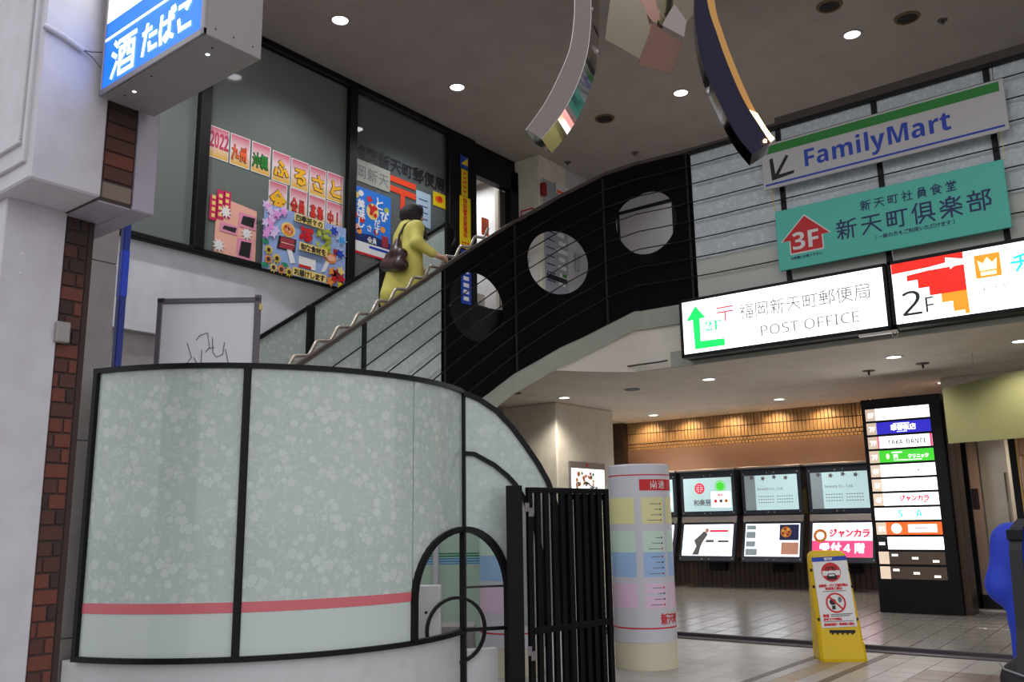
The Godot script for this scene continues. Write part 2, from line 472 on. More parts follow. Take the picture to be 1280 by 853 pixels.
# ------------------------------------------------------------------ lettering
# strokes of each sign, on a square of ten by ten, y down
const STROKES := {
	"一": "1,5 9,5",
	"九": "1,3 7,3 7,8.5 9.3,8.5 9.5,7/4,0 4,4 1,10",
	"州": "2,1 2,7 1,10/5,1 5,9/8,0 8,10/0.5,4 1,6/3.5,4 4,6/6.5,4 7,6",
	"沖": "1,1 2,2/0,4 1.5,5/0,10 2,7/3.5,3 9.5,3 9.5,7 3.5,7 3.5,3/6.5,0 6.5,10",
	"縄": "2,0 0.5,2.5 3,2.5/3,1.5 0.5,5 3.5,4.5/2,5 2,10/0.5,7 0,9/3.5,7 4,8.5/5,1 9,1 9,4 5,4 5,1/5,5.5 9,5.5 9,8 5,8 5,5.5/7,1 7,9.5 9.8,9.5",
	"ふ": "4,0.5 6,2/4,4 6,6 5.5,9 3.5,9/1,6 0.5,9/8,5 9.5,8",
	"る": "2,1 8,1 2,5.5 6,4.5 8.5,6 8.5,8.5 6,9.8 4,9.3 4,8 5.5,7.8 6.5,9.3",
	"さ": "1,3 9,2.5/5.5,0 8,6.5/2,6.5 3,9 8,9.5",
	"と": "3,0.5 4,5/9,3 3,5.5 2,8 4,9.5 9,9.5",
	"会": "5,0 0,5/5,0 10,5/3,4.5 7,4.5/1,6 9,6/4.5,6 3,9 8,8.7/7,7.5 9,10",
	"員": "3,0.3 7.5,0.3 7.5,2.5 3,2.5 3,0.3/2,3.5 8.5,3.5 8.5,8 2,8 2,3.5/2,5 8.5,5/2,6.5 8.5,6.5/4,8 1.5,10/6.5,8 9,10",
	"募": "1,1.2 9,1.2/3.5,0 3.5,2.2/6.5,0 6.5,2.2/3,2.8 7,2.8 7,5.2 3,5.2 3,2.8/3,4 7,4/1,6 9,6/4,5.2 1,8/6,6 9,8/3,8 7.5,8 7,10 6,9.7/5,7 3,10",
	"集": "3,0 1,3/2.5,1.5 2.5,5.5/2.5,1.5 9,1.5/2.5,2.8 8.5,2.8/2.5,4.1 8.5,4.1/2.5,5.5 9,5.5/5.7,0 5.7,5.5/0.5,7 9.5,7/5,5.5 5,10/5,7 1,10/5,7 9,10",
	"中": "1,2.5 9,2.5 9,6.5 1,6.5 1,2.5/5,0 5,10",
	"福": "2,0 2.5,1.2/0.5,2.5 4,2.5 0.5,6.5/2.3,4.5 2.3,10/2.8,5 4,6/5,1 10,1/6,2.3 9,2.3 9,4.3 6,4.3 6,2.3/5.3,5.5 9.7,5.5 9.7,9.7 5.3,9.7 5.3,5.5/5.3,7.5 9.7,7.5/7.5,5.5 7.5,9.7",
	"岡": "1,10 1,0.8 9,0.8 9,9 8,9.8/3.3,2 4,3.5/6.7,2 6,3.5/2.5,4 7.5,4/5,4 5,8/3,5.5 3,8 7,8 7,5.5",
	"新": "2.5,0 2.5,1.3/0.5,1.5 4.8,1.5/1.3,2.2 1.7,3.5/3.8,2.2 3.3,3.5/0.3,3.9 5,3.9/0.5,5.7 4.8,5.7/2.6,4 2.6,10/2.5,6 0.5,9/2.8,6.5 4.5,8/9.5,0.5 6,1.5 6,6.5 5.2,10/6,4 9.8,4/8,4 8,10",
	"天": "1,1.2 9,1.2/0.5,4.7 9.5,4.7/5,1.2 4.7,5 0.8,9.8/5,5 9.3,9.8",
	"町": "0.5,1.5 4.5,1.5 4.5,8 0.5,8 0.5,1.5/0.5,4.7 4.5,4.7/2.5,1.5 2.5,8/5.3,1.5 9.8,1.5/7.7,1.5 7.7,9.5 6,9.5",
	"郵": "4.5,0 0.8,1/2.8,0.8 2.8,9/0,2.3 5.5,2.3/1,2.3 1,6/4.5,2.3 4.5,6/0,4.2 5.5,4.2/0,6 5.5,6/0,9 5.5,8.6/6.7,0.7 6.7,10/6.7,0.7 9.5,0.7 8,3.5 9.5,5.5 9.3,7.5 7.8,7.5",
	"便": "2.3,0 0,4/1.5,2.5 1.5,10/3,0.8 9.8,0.8/3.7,2.3 9,2.3 9,6 3.7,6 3.7,2.3/3.7,4.1 9,4.1/6.4,0.8 6,7 2.8,9.9/4,6.5 9.8,9.8",
	"局": "1.5,0.7 9,0.7 9,3 1.5,3/1.5,0.7 1.5,6 0.3,10/1.5,4.7 9.3,4.7 9,9 7.5,9.5/3.5,6.2 7,6.2 7,8.7 3.5,8.7 3.5,6.2",
	"社": "2,0 2.5,1.2/0.5,2.5 4,2.5 0.5,6.5/2.3,4.5 2.3,10/2.8,5 4,6/5,3.8 9.5,3.8/7.2,0.5 7.2,9.2/4.7,9.4 9.9,9.4",
	"食": "5,0 0,4/5,0 10,4/4.8,2 4.8,3.3/2.5,3.5 7.5,3.5 7.5,6.7 2.5,6.7/2.5,5 7.5,5/2.5,3.5 2.5,9.8 5,8.8/4.5,6.7 9,10/8.3,6.7 6.5,8",
	"堂": "5,0 5,2/2,0.5 2.8,1.8/8,0.5 7.2,1.8/0.8,3.5 0.8,2.2 9.2,2.2 8.8,3.5/3,3.3 7,3.3 7,5.3 3,5.3 3,3.3/2,7.3 8,7.3/5,5.5 5,9.7/0.7,9.7 9.3,9.7",
	"倶": "2.3,0 0,4/1.5,2.5 1.5,10/4,0.5 8.5,0.5 8.5,6.8/4,0.5 4,6.8/4,2.6 8.5,2.6/4,4.7 8.5,4.7/2.7,6.9 9.9,6.9/5,7.5 3,10/7.5,7.5 9.5,10",
	"楽": "5,0 4.3,1.2/3.3,1.2 6.7,1.2 6.7,4.8 3.3,4.8 3.3,1.2/3.3,3 6.7,3/0.8,1.5 2,2.7/0.5,5 2.3,4/9.2,1.2 7.8,2.5/7.8,4 9.5,5/0.5,6.3 9.5,6.3/5,4.8 5,10/4.7,6.5 0.7,9.7/5.3,6.5 9.3,9.7",
	"部": "3,0 3,1.5/0.5,1.7 5.5,1.7/1.5,2.3 2,4/4.5,2.3 4,4/0,4.4 6,4.4/1,6 5,6 5,9.3 1,9.3 1,6/6.8,0.7 6.8,10/6.8,0.7 9.7,0.7 8.2,3.5 9.7,5.5 9.4,7.5 7.9,7.5",
	"酒": "1,0.7 2,1.7/0.2,3.5 1.5,4.5/0.2,9.5 2,6.5/3,1 10,1/3.5,3 9.5,3 9.5,9.7 3.5,9.7 3.5,3/5.5,1 5.5,4.5 4,6/7.3,1 7.3,5.5 9,5.5/3.5,7.4 9.5,7.4",
	"た": "0.7,2.5 5.5,2/3,0.3 0.8,9.5/5.5,4.5 9,4.5/5,7 5.5,9 9.5,9",
	"だ": "0.7,2.5 5.5,2/3,0.3 0.8,9.5/5.5,4.5 9,4.5/5,7 5.5,9 9.5,9/8,0.3 8.5,1.6/9.3,0 9.8,1.2",
	"ば": "1.5,0.8 1,6 1.7,9.5/3.5,3.5 9,3.2/6.8,1 6.8,8.5 5,9.5 3.8,8.5 5.2,7.5 9,9.3/8.3,0 8.8,1.3/9.5,0 10,1",
	"こ": "2,1.5 8,1.5 6.5,3/1.7,6 2.5,9 8.7,9",
	"ご": "2,1.5 7.5,1.5 6.3,3/1.7,6 2.5,9 8.7,9/8.3,0 8.8,1.3/9.5,0 10,1",
	"特": "1.2,1 0.8,4/0.5,2.7 4,2.7/2.4,0 2.4,10/0.3,6.8 4.2,5.8/5,1.8 9.3,1.8/7.1,0 7.1,3.7/4.5,3.8 9.8,3.8/4.5,5.8 9.8,5.8/8,4 8,9.5 6.8,9.5/5.5,7 6.2,8.3",
	"別": "0.8,0.8 5,0.8 5,3.7 0.8,3.7 0.8,0.8/0.3,5.5 5.2,5.5 4.8,9.5 3.5,9.3/2.8,3.7 2.5,7 0.3,10/7,1.5 7,7/9.3,0 9.3,9.5 8,9.5",
	"警": "0.5,0.9 5.5,0.9/1.8,0 1.8,1.8/4.2,0 4.2,1.8/1.2,2.4 5.2,2.4 5,4.7/1.5,3.3 3.8,3.3 3.8,4.5 1.5,4.5/7,0 6,2.5/6.5,1.2 9.8,1.2/9,1.3 5.8,4.9/6.8,2.2 9.8,4.9/0.8,6.2 9.2,6.2/2.5,7.1 7.5,7.1/2.5,7.9 7.5,7.9/2.7,8.7 7.3,8.7 7.3,10 2.7,10 2.7,8.7",
	"戒": "0.5,2.3 9.5,2.3/6.2,0 6.8,6 9,9.7 9.8,8/9,4 5,9.7/8,0.5 9,1.5/0.7,5.7 5,5.7/1.9,3.8 1.6,7 0.5,9.5/3.8,3.8 3.8,9.5",
	"実": "5,0 5,1.2/0.7,3 0.7,1.5 9.3,1.5 9,3/1.7,3.7 8.3,3.7/1.7,5.2 8.3,5.2/0.5,6.8 9.5,6.8/5,2.2 5,6.8 0.8,9.8/5.2,7 9.2,9.8",
	"施": "2.3,0 2.3,1.8/0.2,2 4.7,2/1.7,2 1.5,6 0.3,9.7/1.7,4.5 4.2,4.5 3.9,9 2.8,9.2/6.2,0 5,3/5.8,1.5 9.8,1.5/4.9,5.5 9.3,4.2 9.2,6.8/5.7,4 5.7,9.5 9.8,9.5 9.8,8/7.4,3 7.4,8",
	"南": "1,1.5 9,1.5/5,0 5,3.3/1,10 1,3.3 9,3.3 9,9.3 8,9.8/3.2,4.3 3.8,5.5/6.8,4.3 6.2,5.5/2.8,5.9 7.2,5.9/2.8,7.4 7.2,7.4/5,5.9 5,9.8",
	"通": "1,0.7 2,1.8/0.3,4 2,4 2,7.5 0.3,9.3/2,8 4,9.3 9.8,9.3/4,0.6 8.5,0.6 6.5,2/4,7.8 4,2.6 9,2.6 9,7.4/4,4.2 9,4.2/4,5.7 9,5.7/6.5,2.6 6.5,7.8",
	"和": "4.5,0.3 0.8,1.5/0.3,3.5 5.2,3.5/2.8,1 2.8,10/2.7,4 0.3,7.8/3,4.5 5,6.5/6.2,2 9.6,2 9.6,8.8 6.2,8.8 6.2,2",
	"居": "1.5,0.7 9,0.7 9,3 1.5,3/1.5,0.7 1.5,6 0.3,10/2.5,4.8 9.8,4.8/6,3.2 6,6.5/3.7,6.6 8.7,6.6 8.7,9.7 3.7,9.7 3.7,6.6",
	"受": "8.5,0.3 1,1.2/1.8,1.7 2.4,3/4.7,1.5 5,2.9/8.3,1.2 7.4,2.9/0.5,5 0.5,3.4 9.5,3.4 9.2,5/1.8,5.3 8,5.3 5.5,8 0.8,10/3,5.5 5,8 9.5,10",
	"付": "2.7,0 0.3,4.3/1.7,2.7 1.7,10/3.7,3 9.8,3/7.8,0 7.8,9.5 6.3,9.5/4.6,4.7 5.6,6.7",
	"階": "0.8,0.7 0.8,10/0.8,0.7 3.5,0.7 2.2,3.7 3.5,5.7 3.2,7.7 2,7.7/4.8,0.3 4.8,4.3 6.8,3.6/4.8,2.1 6.8,2.1/9.5,0.8 7.7,1.9/7.7,0.3 7.7,4 9.9,4 9.9,3/6.8,4.6 6.2,5.6/5.2,5.8 9.2,5.8 9.2,9.8 5.2,9.8 5.2,5.8/5.2,7.8 9.2,7.8",
	"四": "0.8,1.5 9.2,1.5 9.2,9 0.8,9 0.8,1.5/3.7,1.5 3.5,4.5 1.8,6.3/6.2,1.5 6.2,5.3 8.3,5.3",
	"季": "7.5,0.2 2.2,1/0.5,2.2 9.5,2.2/5,0.7 5,5/4.8,2.4 0.5,5/5.2,2.4 9.5,5/2.2,5.4 7.7,5.4 5.2,6.8/0.5,7.3 9.5,7.3/5.2,6.6 5.2,9.8 3.8,9.8",
	"折": "0.3,2.3 4.3,2.3/2.3,0 2.3,9.6 1,9.6/0.2,6.5 4.3,5.2/9.5,0.5 5.7,1.5 5.7,6.5 4.8,10/5.7,4 9.8,4/7.9,4 7.9,10",
	"々": "4,0.5 1.5,4.5/3,2.5 8,2.5 3,9/3.5,5.5 6,8.5",
	"の": "5,2 3.5,8 1.5,7.5 1,5 3,2.3 6,1.5 9,4 8.5,7.5 6,9.5",
	"旬": "3,0 0.5,4/2.2,1.8 9.3,1.8 9,9 7.5,9.8/2,4 6.2,4 6.2,8.8 2,8.8 2,4/2,6.3 6.2,6.3",
	"な": "0.5,2.5 5.5,2/3.3,0.3 0.7,6.5/7,1.5 9.5,3/6.5,4 6.5,8.3 5,9.5 3.3,8.7 5,7.5 9,9.3",
	"材": "0.3,2.8 4.5,2.8/2.5,0 2.5,10/2.4,3.2 0.3,7.5/2.7,4.3 4.3,6/4.9,2.6 9.8,2.6/7.9,0 7.9,9.6 6.5,9.6/7.6,3 4.6,7.8",
	"を": "1.5,1.7 8,1.7/4.8,0.2 1.5,5.8 4.5,4 6,7/9,4 4,6.8 3.5,9 8.5,9.6",
	"お": "0.7,3 6,2.7/3.5,0.4 3.5,8.7 1.5,8.7 1.2,7.2 6,5 9,6 8.7,8.7 6.8,9.3/7.5,1.3 9.5,3",
	"届": "1.5,0.7 9,0.7 9,3 1.5,3/1.5,0.7 1.5,6 0.3,10/3.2,5 9.2,5 9.2,9.7 3.2,9.7 3.2,5/3.2,7.3 9.2,7.3/6.2,3.7 6.2,9.7",
	"け": "1.5,0.8 1,6 1.7,9.5/3.7,3 9.5,3/7.2,0.5 7.2,6.5 5.5,9.7",
	"し": "2.5,0.5 2.5,8 4,9.5 7,9 9,6",
	"ま": "1,2 9,2/1.5,4.5 8.5,4.5/5,0.3 5,8.5 3.2,9.5 1.7,8.5 3.2,7.5 8.8,9.5",
	"す": "0.5,2 9.5,2/5.7,0.2 5.7,7 3.8,7.5 3,6 4.3,4.8 5.7,6 4,10",
	"美": "3,0 3.7,1.3/7,0 6.3,1.3/1,1.6 9,1.6/1.7,3.2 8.3,3.2/0.8,4.9 9.2,4.9/5,1.6 5,6/0.5,6.6 9.5,6.6/5,6 0.8,9.9/5.2,6.8 9.2,9.9",
	"味": "0.5,2 3.7,2 3.7,7.5 0.5,7.5 0.5,2/4.8,2.2 9.2,2.2/4.3,4.7 9.8,4.7/7,0 7,10/6.8,5 4.2,8.8/7.2,5 9.9,8.8",
	"び": "0.5,2 4,1.5 2,5.5 3,9 5.5,8.8 6.5,2.5 8,6/8,0.3 8.5,1.5/9.3,0 9.8,1.1",
	"般": "2.3,0 1.8,1.2/0.9,1.3 0.9,6 0.2,9.8/0.9,1.3 4.2,1.3 4.2,9 3.3,9.5/0,5.2 5,5.2/2.4,2.5 2.6,3.8/2.4,6.2 2.6,7.8/6.2,0.7 5.9,3.5 5,4.5/6.2,0.7 8.8,0.7 8.8,3.5 9.9,3.5/5.5,5.2 9.3,5.2 7.5,8 4.8,9.9/6,5.7 7.5,8 9.9,9.9",
	"方": "5,0 5,1.7/0.5,2 9.5,2/3.8,2 3.6,6 0.7,9.8/3.7,4.6 8.3,4.6 7.8,9.2 6,9.5",
	"も": "4.5,0.3 3.8,7.5 5,9.5 8,9 8.7,6.5/1.5,2.7 7,2.7/1.3,5.2 6.8,5.2",
	"利": "4.7,0.3 0.8,1.3/0.2,3.2 5.5,3.2/2.9,1 2.9,10/2.8,3.7 0.2,7.5/3,4.3 5.2,6.3/7,1.5 7,7/9.4,0 9.4,9.5 8,9.5",
	"用": "1.5,0.8 1.5,6 0.3,10/1.5,0.8 8.8,0.8 8.8,9.5 7.5,9.5/1.5,3.7 8.8,3.7/1.3,6.5 8.8,6.5/5.1,0.8 5.1,9.8",
	"い": "1.5,1.5 2,7.5 3.5,9 4.5,7/8,2 9.3,6.5",
	"寄": "5,0 5,1/0.7,2.4 0.7,1.2 9.3,1.2 9,2.4/2,3 8,3/5,1.9 4.6,3.2 2.2,4.9/5.2,3.2 7.8,4.9/0.5,5.4 9.5,5.4/8,5.4 8,9.6 6.5,9.6/2.3,6.7 5.5,6.7 5.5,8.9 2.3,8.9 2.3,6.7",
	"り": "3,0.8 2.5,5.5/7,0.5 7,6 4.5,9.8",
	"下": "0.5,1.2 9.5,1.2/4.8,1.2 4.8,10/5,3.8 7.8,6",
	"気": "2.8,0 0.7,3/2,1.3 9,1.3/2.3,2.9 8,2.9/0.8,4.5 7.5,4.5 7.9,9 9.7,9.2 9.8,8/5.5,5.3 1,9.7/1.5,6 5.3,9.3",
	"軽": "0.3,1.2 4.7,1.2/0.7,2.6 4.3,2.6 4.3,6 0.7,6 0.7,2.6/0.7,4.3 4.3,4.3/2.5,0 2.5,10/0,7.6 5,7.6/5.5,1 9.2,1 5.3,4.8/6,1.8 9.8,4.8/5.7,6.5 9.5,6.5/7.6,5 7.6,9.4/5.2,9.5 9.9,9.5",
	"に": "1.5,0.8 1,6 1.7,9.5/4.5,2.5 9,2.5/4.5,7.5 5,9 9.3,8.8",
	"自": "5,0 4.3,1.5/1.8,1.6 8.2,1.6 8.2,9.8 1.8,9.8 1.8,1.6/1.8,4.3 8.2,4.3/1.8,7 8.2,7",
	"転": "0.3,1.2 4.7,1.2/0.7,2.6 4.3,2.6 4.3,6 0.7,6 0.7,2.6/0.7,4.3 4.3,4.3/2.5,0 2.5,10/0,7.6 5,7.6/5.5,1.5 9.5,1.5/5,4.3 9.9,4.3/7.2,4.5 5.7,9 9.3,8.4/8.5,6.5 9.8,9.9",
	"車": "0.8,1.2 9.2,1.2/1.8,2.7 8.2,2.7 8.2,6.2 1.8,6.2 1.8,2.7/1.8,4.4 8.2,4.4/0.3,7.8 9.7,7.8/5,0 5,10",
	"禁": "2.5,0 2.5,4.3/0.5,1.2 4.7,1.2/2.4,1.4 0.5,3.8/2.6,1.6 4.4,3.4/7.5,0 7.5,4.3/5.4,1.2 9.6,1.2/7.4,1.4 5.4,3.8/7.6,1.6 9.6,3.8/2,5 8,5/0.5,6.7 9.5,6.7/5,6.7 5,9.8/2.7,7.5 1,9.5/7.3,7.5 9,9.5",
	"止": "5,0.3 5,9/5,4.3 9,4.3/2,3.5 2,9/0.4,9.2 9.6,9.2",
	"歩": "5,0 5,4/5,1.7 8.5,1.7/2,1.5 2,4/0.5,4.2 9.5,4.2/5,4.4 5,7.8/2.7,5.3 1,7.5/7.3,5.3 8.8,6.8/8.5,6.5 5.5,9 1,9.9",
	"き": "1.5,2 8.5,1.7/1.5,4.2 8.7,3.9/4.5,0.2 7.5,6.7 3.5,6.3/2,7 2.8,9 7.5,9.7",
	"ス": "1.5,1.3 8,1.3 6,5.5 0.8,9.7/5.8,5.8 9.5,9.7",
	"マ": "0.8,1.8 9.2,1.8 5,7/3,4.8 6.5,9.2",
	"ホ": "0.8,2.8 9.2,2.8/5,0.3 5,9.5/2.8,4.5 0.8,8.5/7.2,4.5 9.2,8.5",
	"ジ": "2,1 4,2.2/1,4 3,5.2/1.5,9.3 5,8 9,3.5/7,0.5 7.8,2/8.7,0 9.5,1.5",
	"ャ": "2,4.5 8.5,3.5 7,6.5/4,2.5 5.5,10",
	"ン": "1.5,1.5 4,3.5/1.5,9.2 6,7 9.3,2.5",
	"カ": "1,3 8.8,3 8,9 6.3,9/4.8,0.5 4,5 1,9.7",
	"ラ": "2,1 8.2,1/1.2,4 9,4 7,8 3,9.8",
	"チ": "8,0.7 2.5,2/0.6,4.8 9.5,4.8/5.3,1.7 5.3,6.5 2.8,9.8",
	"ク": "3.8,0.3 1,4.8/3.3,2 8.8,2 7,7 2.5,9.8",
	"リ": "2.5,1 2.5,6/7.5,0.6 7.5,6 4.5,9.8",
	"ニ": "2,2.3 8,2.3/0.8,8.3 9.2,8.3",
	"ッ": "2,4 2.8,6.2/4.7,3.5 5.4,5.8/8.3,3.6 7,7.5 4,9.8",
	"バ": "3,2 1,9/6,2 9,9/7.5,0.3 8.2,1.7/9,0 9.7,1.3",
	"イ": "8,0.5 1,5.5/5.3,3 5.3,10",
	"行": "3,0 0.5,3/3,3.5 0.3,7/2,5.3 2,10/5,1.5 9.3,1.5/4.5,4.3 9.8,4.3/7.5,4.3 7.5,9.5 6,9.5",
	"両": "0.7,1 9.3,1/5,1 5,7.5/1.2,10 1.2,3.2 8.8,3.2 8.8,9.5 7.7,9.7/3.2,5 3.2,7.7 6.8,7.7 6.8,5",
	"進": "1,0.7 2,1.8/0.3,4 2,4 2,7.5 0.3,9.3/2,8 4,9.3 9.8,9.3/5.2,0 3.5,3.3/4.6,2 4.6,7.8/4.6,2 9.3,2/4.6,3.9 9,3.9/4.6,5.8 9,5.8/4.6,7.8 9.6,7.8/6.9,0.3 6.9,7.8",
	"入": "4,0.7 5,0.9 5,3.5 0.7,9.7/5,3.5 9.4,9.7",
	"煙": "0.5,3 0.9,5/4,2.5 3.2,4.5/2.2,0 2.2,5.5 0.3,10/2.3,6 4,9/5,0.9 9.8,0.9/5.2,2.5 9.5,2.5 9.5,5 5.2,5 5.2,2.5/6.7,0.9 6.7,5/8.1,0.9 8.1,5/5.2,7 9.5,7/7.3,5 7.3,9.5/4.7,9.6 9.9,9.6",
	"華": "0.5,1.2 9.5,1.2/3.2,0 3.2,2.3/6.8,0 6.8,2.3/1.5,3 8.5,3/0.5,5 9.5,5/1.7,6.9 8.3,6.9/0.5,8.4 9.5,8.4/3,3.2 3,6.9/7,3.2 7,6.9/5,2.5 5,10",
	"都": "0.3,3.7 6,3.7/0.8,1.7 5.2,1.7/3,0 3,3.7/6,0.7 0.3,6/1.7,5.3 4.9,5.3 4.9,9.7 1.7,9.7 1.7,5.3/1.7,7.4 4.9,7.4/6.8,0.7 6.8,10/6.8,0.7 9.7,0.7 8.2,3.5 9.7,5.5 9.4,7.5 7.9,7.5",
	"飯": "2.7,0 0,3.5/2.7,0 5,2.7/1.2,3.5 4.3,3.5 4.3,6.6 1.2,6.6/1.2,5 4.3,5/1.2,3.5 1.2,9.5 4.5,8.5/9.5,0.7 5.7,1.3 5.7,6 4.8,9.8/5.9,3.8 9.3,3.8 7.5,7.5 5.2,9.9/6.5,4.5 8,8 9.9,9.9",
	"店": "5.2,0 5.2,1.2/1.2,1.3 9.6,1.3/1.2,1.3 1.2,6 0.2,9.8/5.5,2.3 5.5,5.5/5.5,3.9 9,3.9/3.2,5.7 8.7,5.7 8.7,9.7 3.2,9.7 3.2,5.7",
	"〒": "1,1 9,1/1,4 9,4/5,4 5,10",
	"・": "4.5,5 5.5,5",
	"（": "7,0 5,3 5,7 7,10",
	"）": "3,0 5,3 5,7 3,10",
	"。": "1,8 2.5,8 2.5,9.5 1,9.5 1,8",
	"！": "5,0 5,6.5/5,8.7 5,9.6",
}

# writes a line of signs as flat strokes; bend > 0 wraps it round a column of that radius
func script_mesh(text: String, size: float, weight: float, pitch := 0.0, upright := false, bend := 0.0, squeeze := 1.0) -> ArrayMesh:
	var st := begin()
	var step := pitch if pitch > 0.0 else size * 1.08
	var lift := 0.0
	for i in text.length():
		var ch := text[i]
		if not STROKES.has(ch):
			continue
		var ox := 0.0 if upright else step * i
		var oy := -step * i if upright else 0.0
		for s in STROKES[ch].split("/"):
			var pts: Array[Vector2] = []
			for p in s.split(" "):
				var xy: PackedStringArray = p.split(",")
				pts.append(Vector2(ox + float(xy[0]) / 10.0 * size * squeeze, oy + size - float(xy[1]) / 10.0 * size))
			for k in pts.size() - 1:
				var d := (pts[k + 1] - pts[k]).normalized()
				var n := Vector2(-d.y, d.x) * weight / 2.0
				var e := d * weight / 2.0
				var c := [pts[k] - e - n, pts[k + 1] + e - n, pts[k + 1] + e + n, pts[k] - e + n]
				var q := []
				for v in c:
					if bend > 0.0:
						var a: float = v.x / bend
						q.append(Vector3(sin(a) * (bend + lift), v.y, cos(a) * (bend + lift)))
					else:
						q.append(Vector3(v.x, v.y, lift))
				var out := Vector3.BACK
				if bend > 0.0:
					out = Vector3(q[0].x, 0, q[0].z)
				quad(st, q[0], q[1], q[2], q[3], out)
				lift += 0.00003
	return st.commit()

func write(parent: Node3D, called: String, m: Material, text: String, at: Vector3, size: float, weight: float, pitch := 0.0, upright := false, squeeze := 1.0) -> MeshInstance3D:
	return part(parent, called, script_mesh(text, size, weight, pitch, upright, 0.0, squeeze), m, at)

var font_cache := {}
func latin(parent: Node3D, called: String, m: Material, text: String, at: Vector3, height: float, bold := false, stretch := 1.0, serif := false) -> MeshInstance3D:
	var key := "%s%s" % [bold, serif]
	if not font_cache.has(key):
		var f := SystemFont.new()
		f.font_names = PackedStringArray(["Droid Serif" if serif else "Droid Sans"])
		f.font_weight = 700 if bold else 400
		font_cache[key] = f
	var t := TextMesh.new()
	t.text = text
	t.font = font_cache[key]
	t.font_size = 64
	t.pixel_size = height / 56.0
	t.depth = 0.001
	t.curve_step = 2.0
	t.horizontal_alignment = HORIZONTAL_ALIGNMENT_LEFT
	t.vertical_alignment = VERTICAL_ALIGNMENT_BOTTOM
	var o := part(parent, called, t, m, at)
	o.scale = Vector3(stretch, 1, 1)
	return o

# ------------------------------------------------------------------ light helpers
func omni(called: String, at: Vector3, c: Color, energy: float, size := 0.06) -> void:
	var l := OmniLight3D.new()
	l.name = numbered(called)
	l.light_color = c
	l.light_energy = energy
	l.light_size = size
	l.omni_range = 40.0
	l.omni_attenuation = 2.0
	l.shadow_enabled = true
	add_child(l, true)
	l.position = at

func spot(called: String, at: Vector3, towards: Vector3, c: Color, energy: float, angle: float, size := 0.06) -> void:
	var l := SpotLight3D.new()
	l.name = numbered(called)
	l.light_color = c
	l.light_energy = energy
	l.light_size = size
	l.spot_range = 40.0
	l.spot_attenuation = 2.0
	l.spot_angle = angle
	l.spot_angle_attenuation = 0.7
	l.shadow_enabled = true
	add_child(l, true)
	l.position = at
	l.look_at_from_position(at, at + towards, Vector3.UP if absf(towards.normalized().y) < 0.95 else Vector3.FORWARD)

func area(called: String, at: Vector3, towards: Vector3, size: Vector2, c: Color, energy: float) -> void:
	var l := AreaLight3D.new()
	l.name = numbered(called)
	l.light_color = c
	l.light_energy = energy
	l.area_size = size
	l.area_range = 40.0
	l.area_attenuation = 2.0
	l.shadow_enabled = true
	add_child(l, true)
	l.look_at_from_position(at, at + towards, Vector3.UP if absf(towards.normalized().y) < 0.95 else Vector3.FORWARD)

# ------------------------------------------------------------------ the setting
func build_floor() -> void:
	var f := setting("floor", "pale tiled pavement of the covered street with brown inlaid strips", "floor")
	block(f, "slab", M.grout, Vector3(-12, -0.4, -10.66), Vector3(8, -0.005, 9), 0.0)
	block(f, "paving", M.tile_pale, Vector3(-12, -0.02, -7.0), Vector3(8, 0.0, 9), 0.0)
	var cols := []
	var x := -3.73
	for k in 10:
		cols.append([x - 0.295, x, ""])
		x -= 0.295
	for c in [[-3.73, -3.65, "tile_dark"], [-3.65, -3.52, ""], [-3.52, -3.33, "tile_tan"], [-3.33, -3.15, ""], [-3.15, -3.065, "tile_dark"], [-3.065, -2.815, ""]]:
		cols.append(c)
	x = -2.815
	for k in 9:
		cols.append([x, x + 0.295, ""])
		x += 0.295
	var rng := RandomNumberGenerator.new()
	rng.seed = 11
	for c in cols:
		var wide: float = c[1] - c[0]
		for r in 12:
			var z0 := -10.525 + 0.295 * r
			if r == 0:
				z0 = -10.525
			var m: String = c[2]
			if m == "":
				m = "tile_white" if rng.randf() < 0.65 else "tile_pale"
				if c[0] > -2.6 and z0 > -9.7:
					m = "tile_brown"
			part(f, "tile", box_mesh(Vector3(wide - 0.005, 0.02, 0.29), 0.002), M[m], Vector3((c[0] + c[1]) / 2.0, -0.01 + rng.randf() * 0.0012, z0 + 0.1475))
	block(f, "drain_strip", M.drain, Vector3(-9.5, -0.02, -10.72), Vector3(3, 0.012, -10.53), 0.004)
	block(f, "kerb", M.drain, Vector3(-9.5, -0.02, -10.76), Vector3(3, 0.052, -10.72), 0.006)

	var p := setting("floor_passage", "grey tiled floor of the passage, sloping up gently from the kerb", "floor")
	p.position = Vector3(0, 0.05, -10.76)
	p.rotation.x = atan(0.0295)
	block(p, "bed", M.grout, Vector3(-12.2, -0.4, -6.6), Vector3(4.5, -0.004, 0.0), 0.0)
	var st := begin()
	for row in 22:
		for col in 46:
			var tx := -9.9 + 0.295 * col
			var at := Vector3(tx, -0.01 + rng.randf() * 0.001, -0.16 - 0.295 * row)
			var near := row < 13 and tx > -6.1 - 0.12 * row and tx < -1.3 - 0.11 * row
			if near:
				part(p, "tile", box_mesh(Vector3(0.284, 0.02, 0.284), 0.003), M.tile_grey if rng.randf() < 0.6 else M.tile_grey_dark, at)
			else:
				add_box(st, at, Vector3(0.289, 0.02, 0.289), 0.0)
	var rest := part(p, "far_tiles", st.commit(), M.tile_grey)
	rest.set_meta("kind", "stuff")

func downlight(called: String, label: String, at: Vector3, r: float, m: Material, group: String, ring: Material) -> Node3D:
	var t := thing(called, label, "downlight", at, 0.0, group)
	part(t, "trim_ring", lathe([[r * 0.86, 0.0], [r * 0.9, -0.012], [r * 1.16, -0.01], [r * 1.2, 0.0]], 28), ring)
	part(t, "glowing_lens", lathe([[0.0, -0.004], [r * 0.88, -0.002], [r * 0.88, 0.0]], 28), m)
	return t

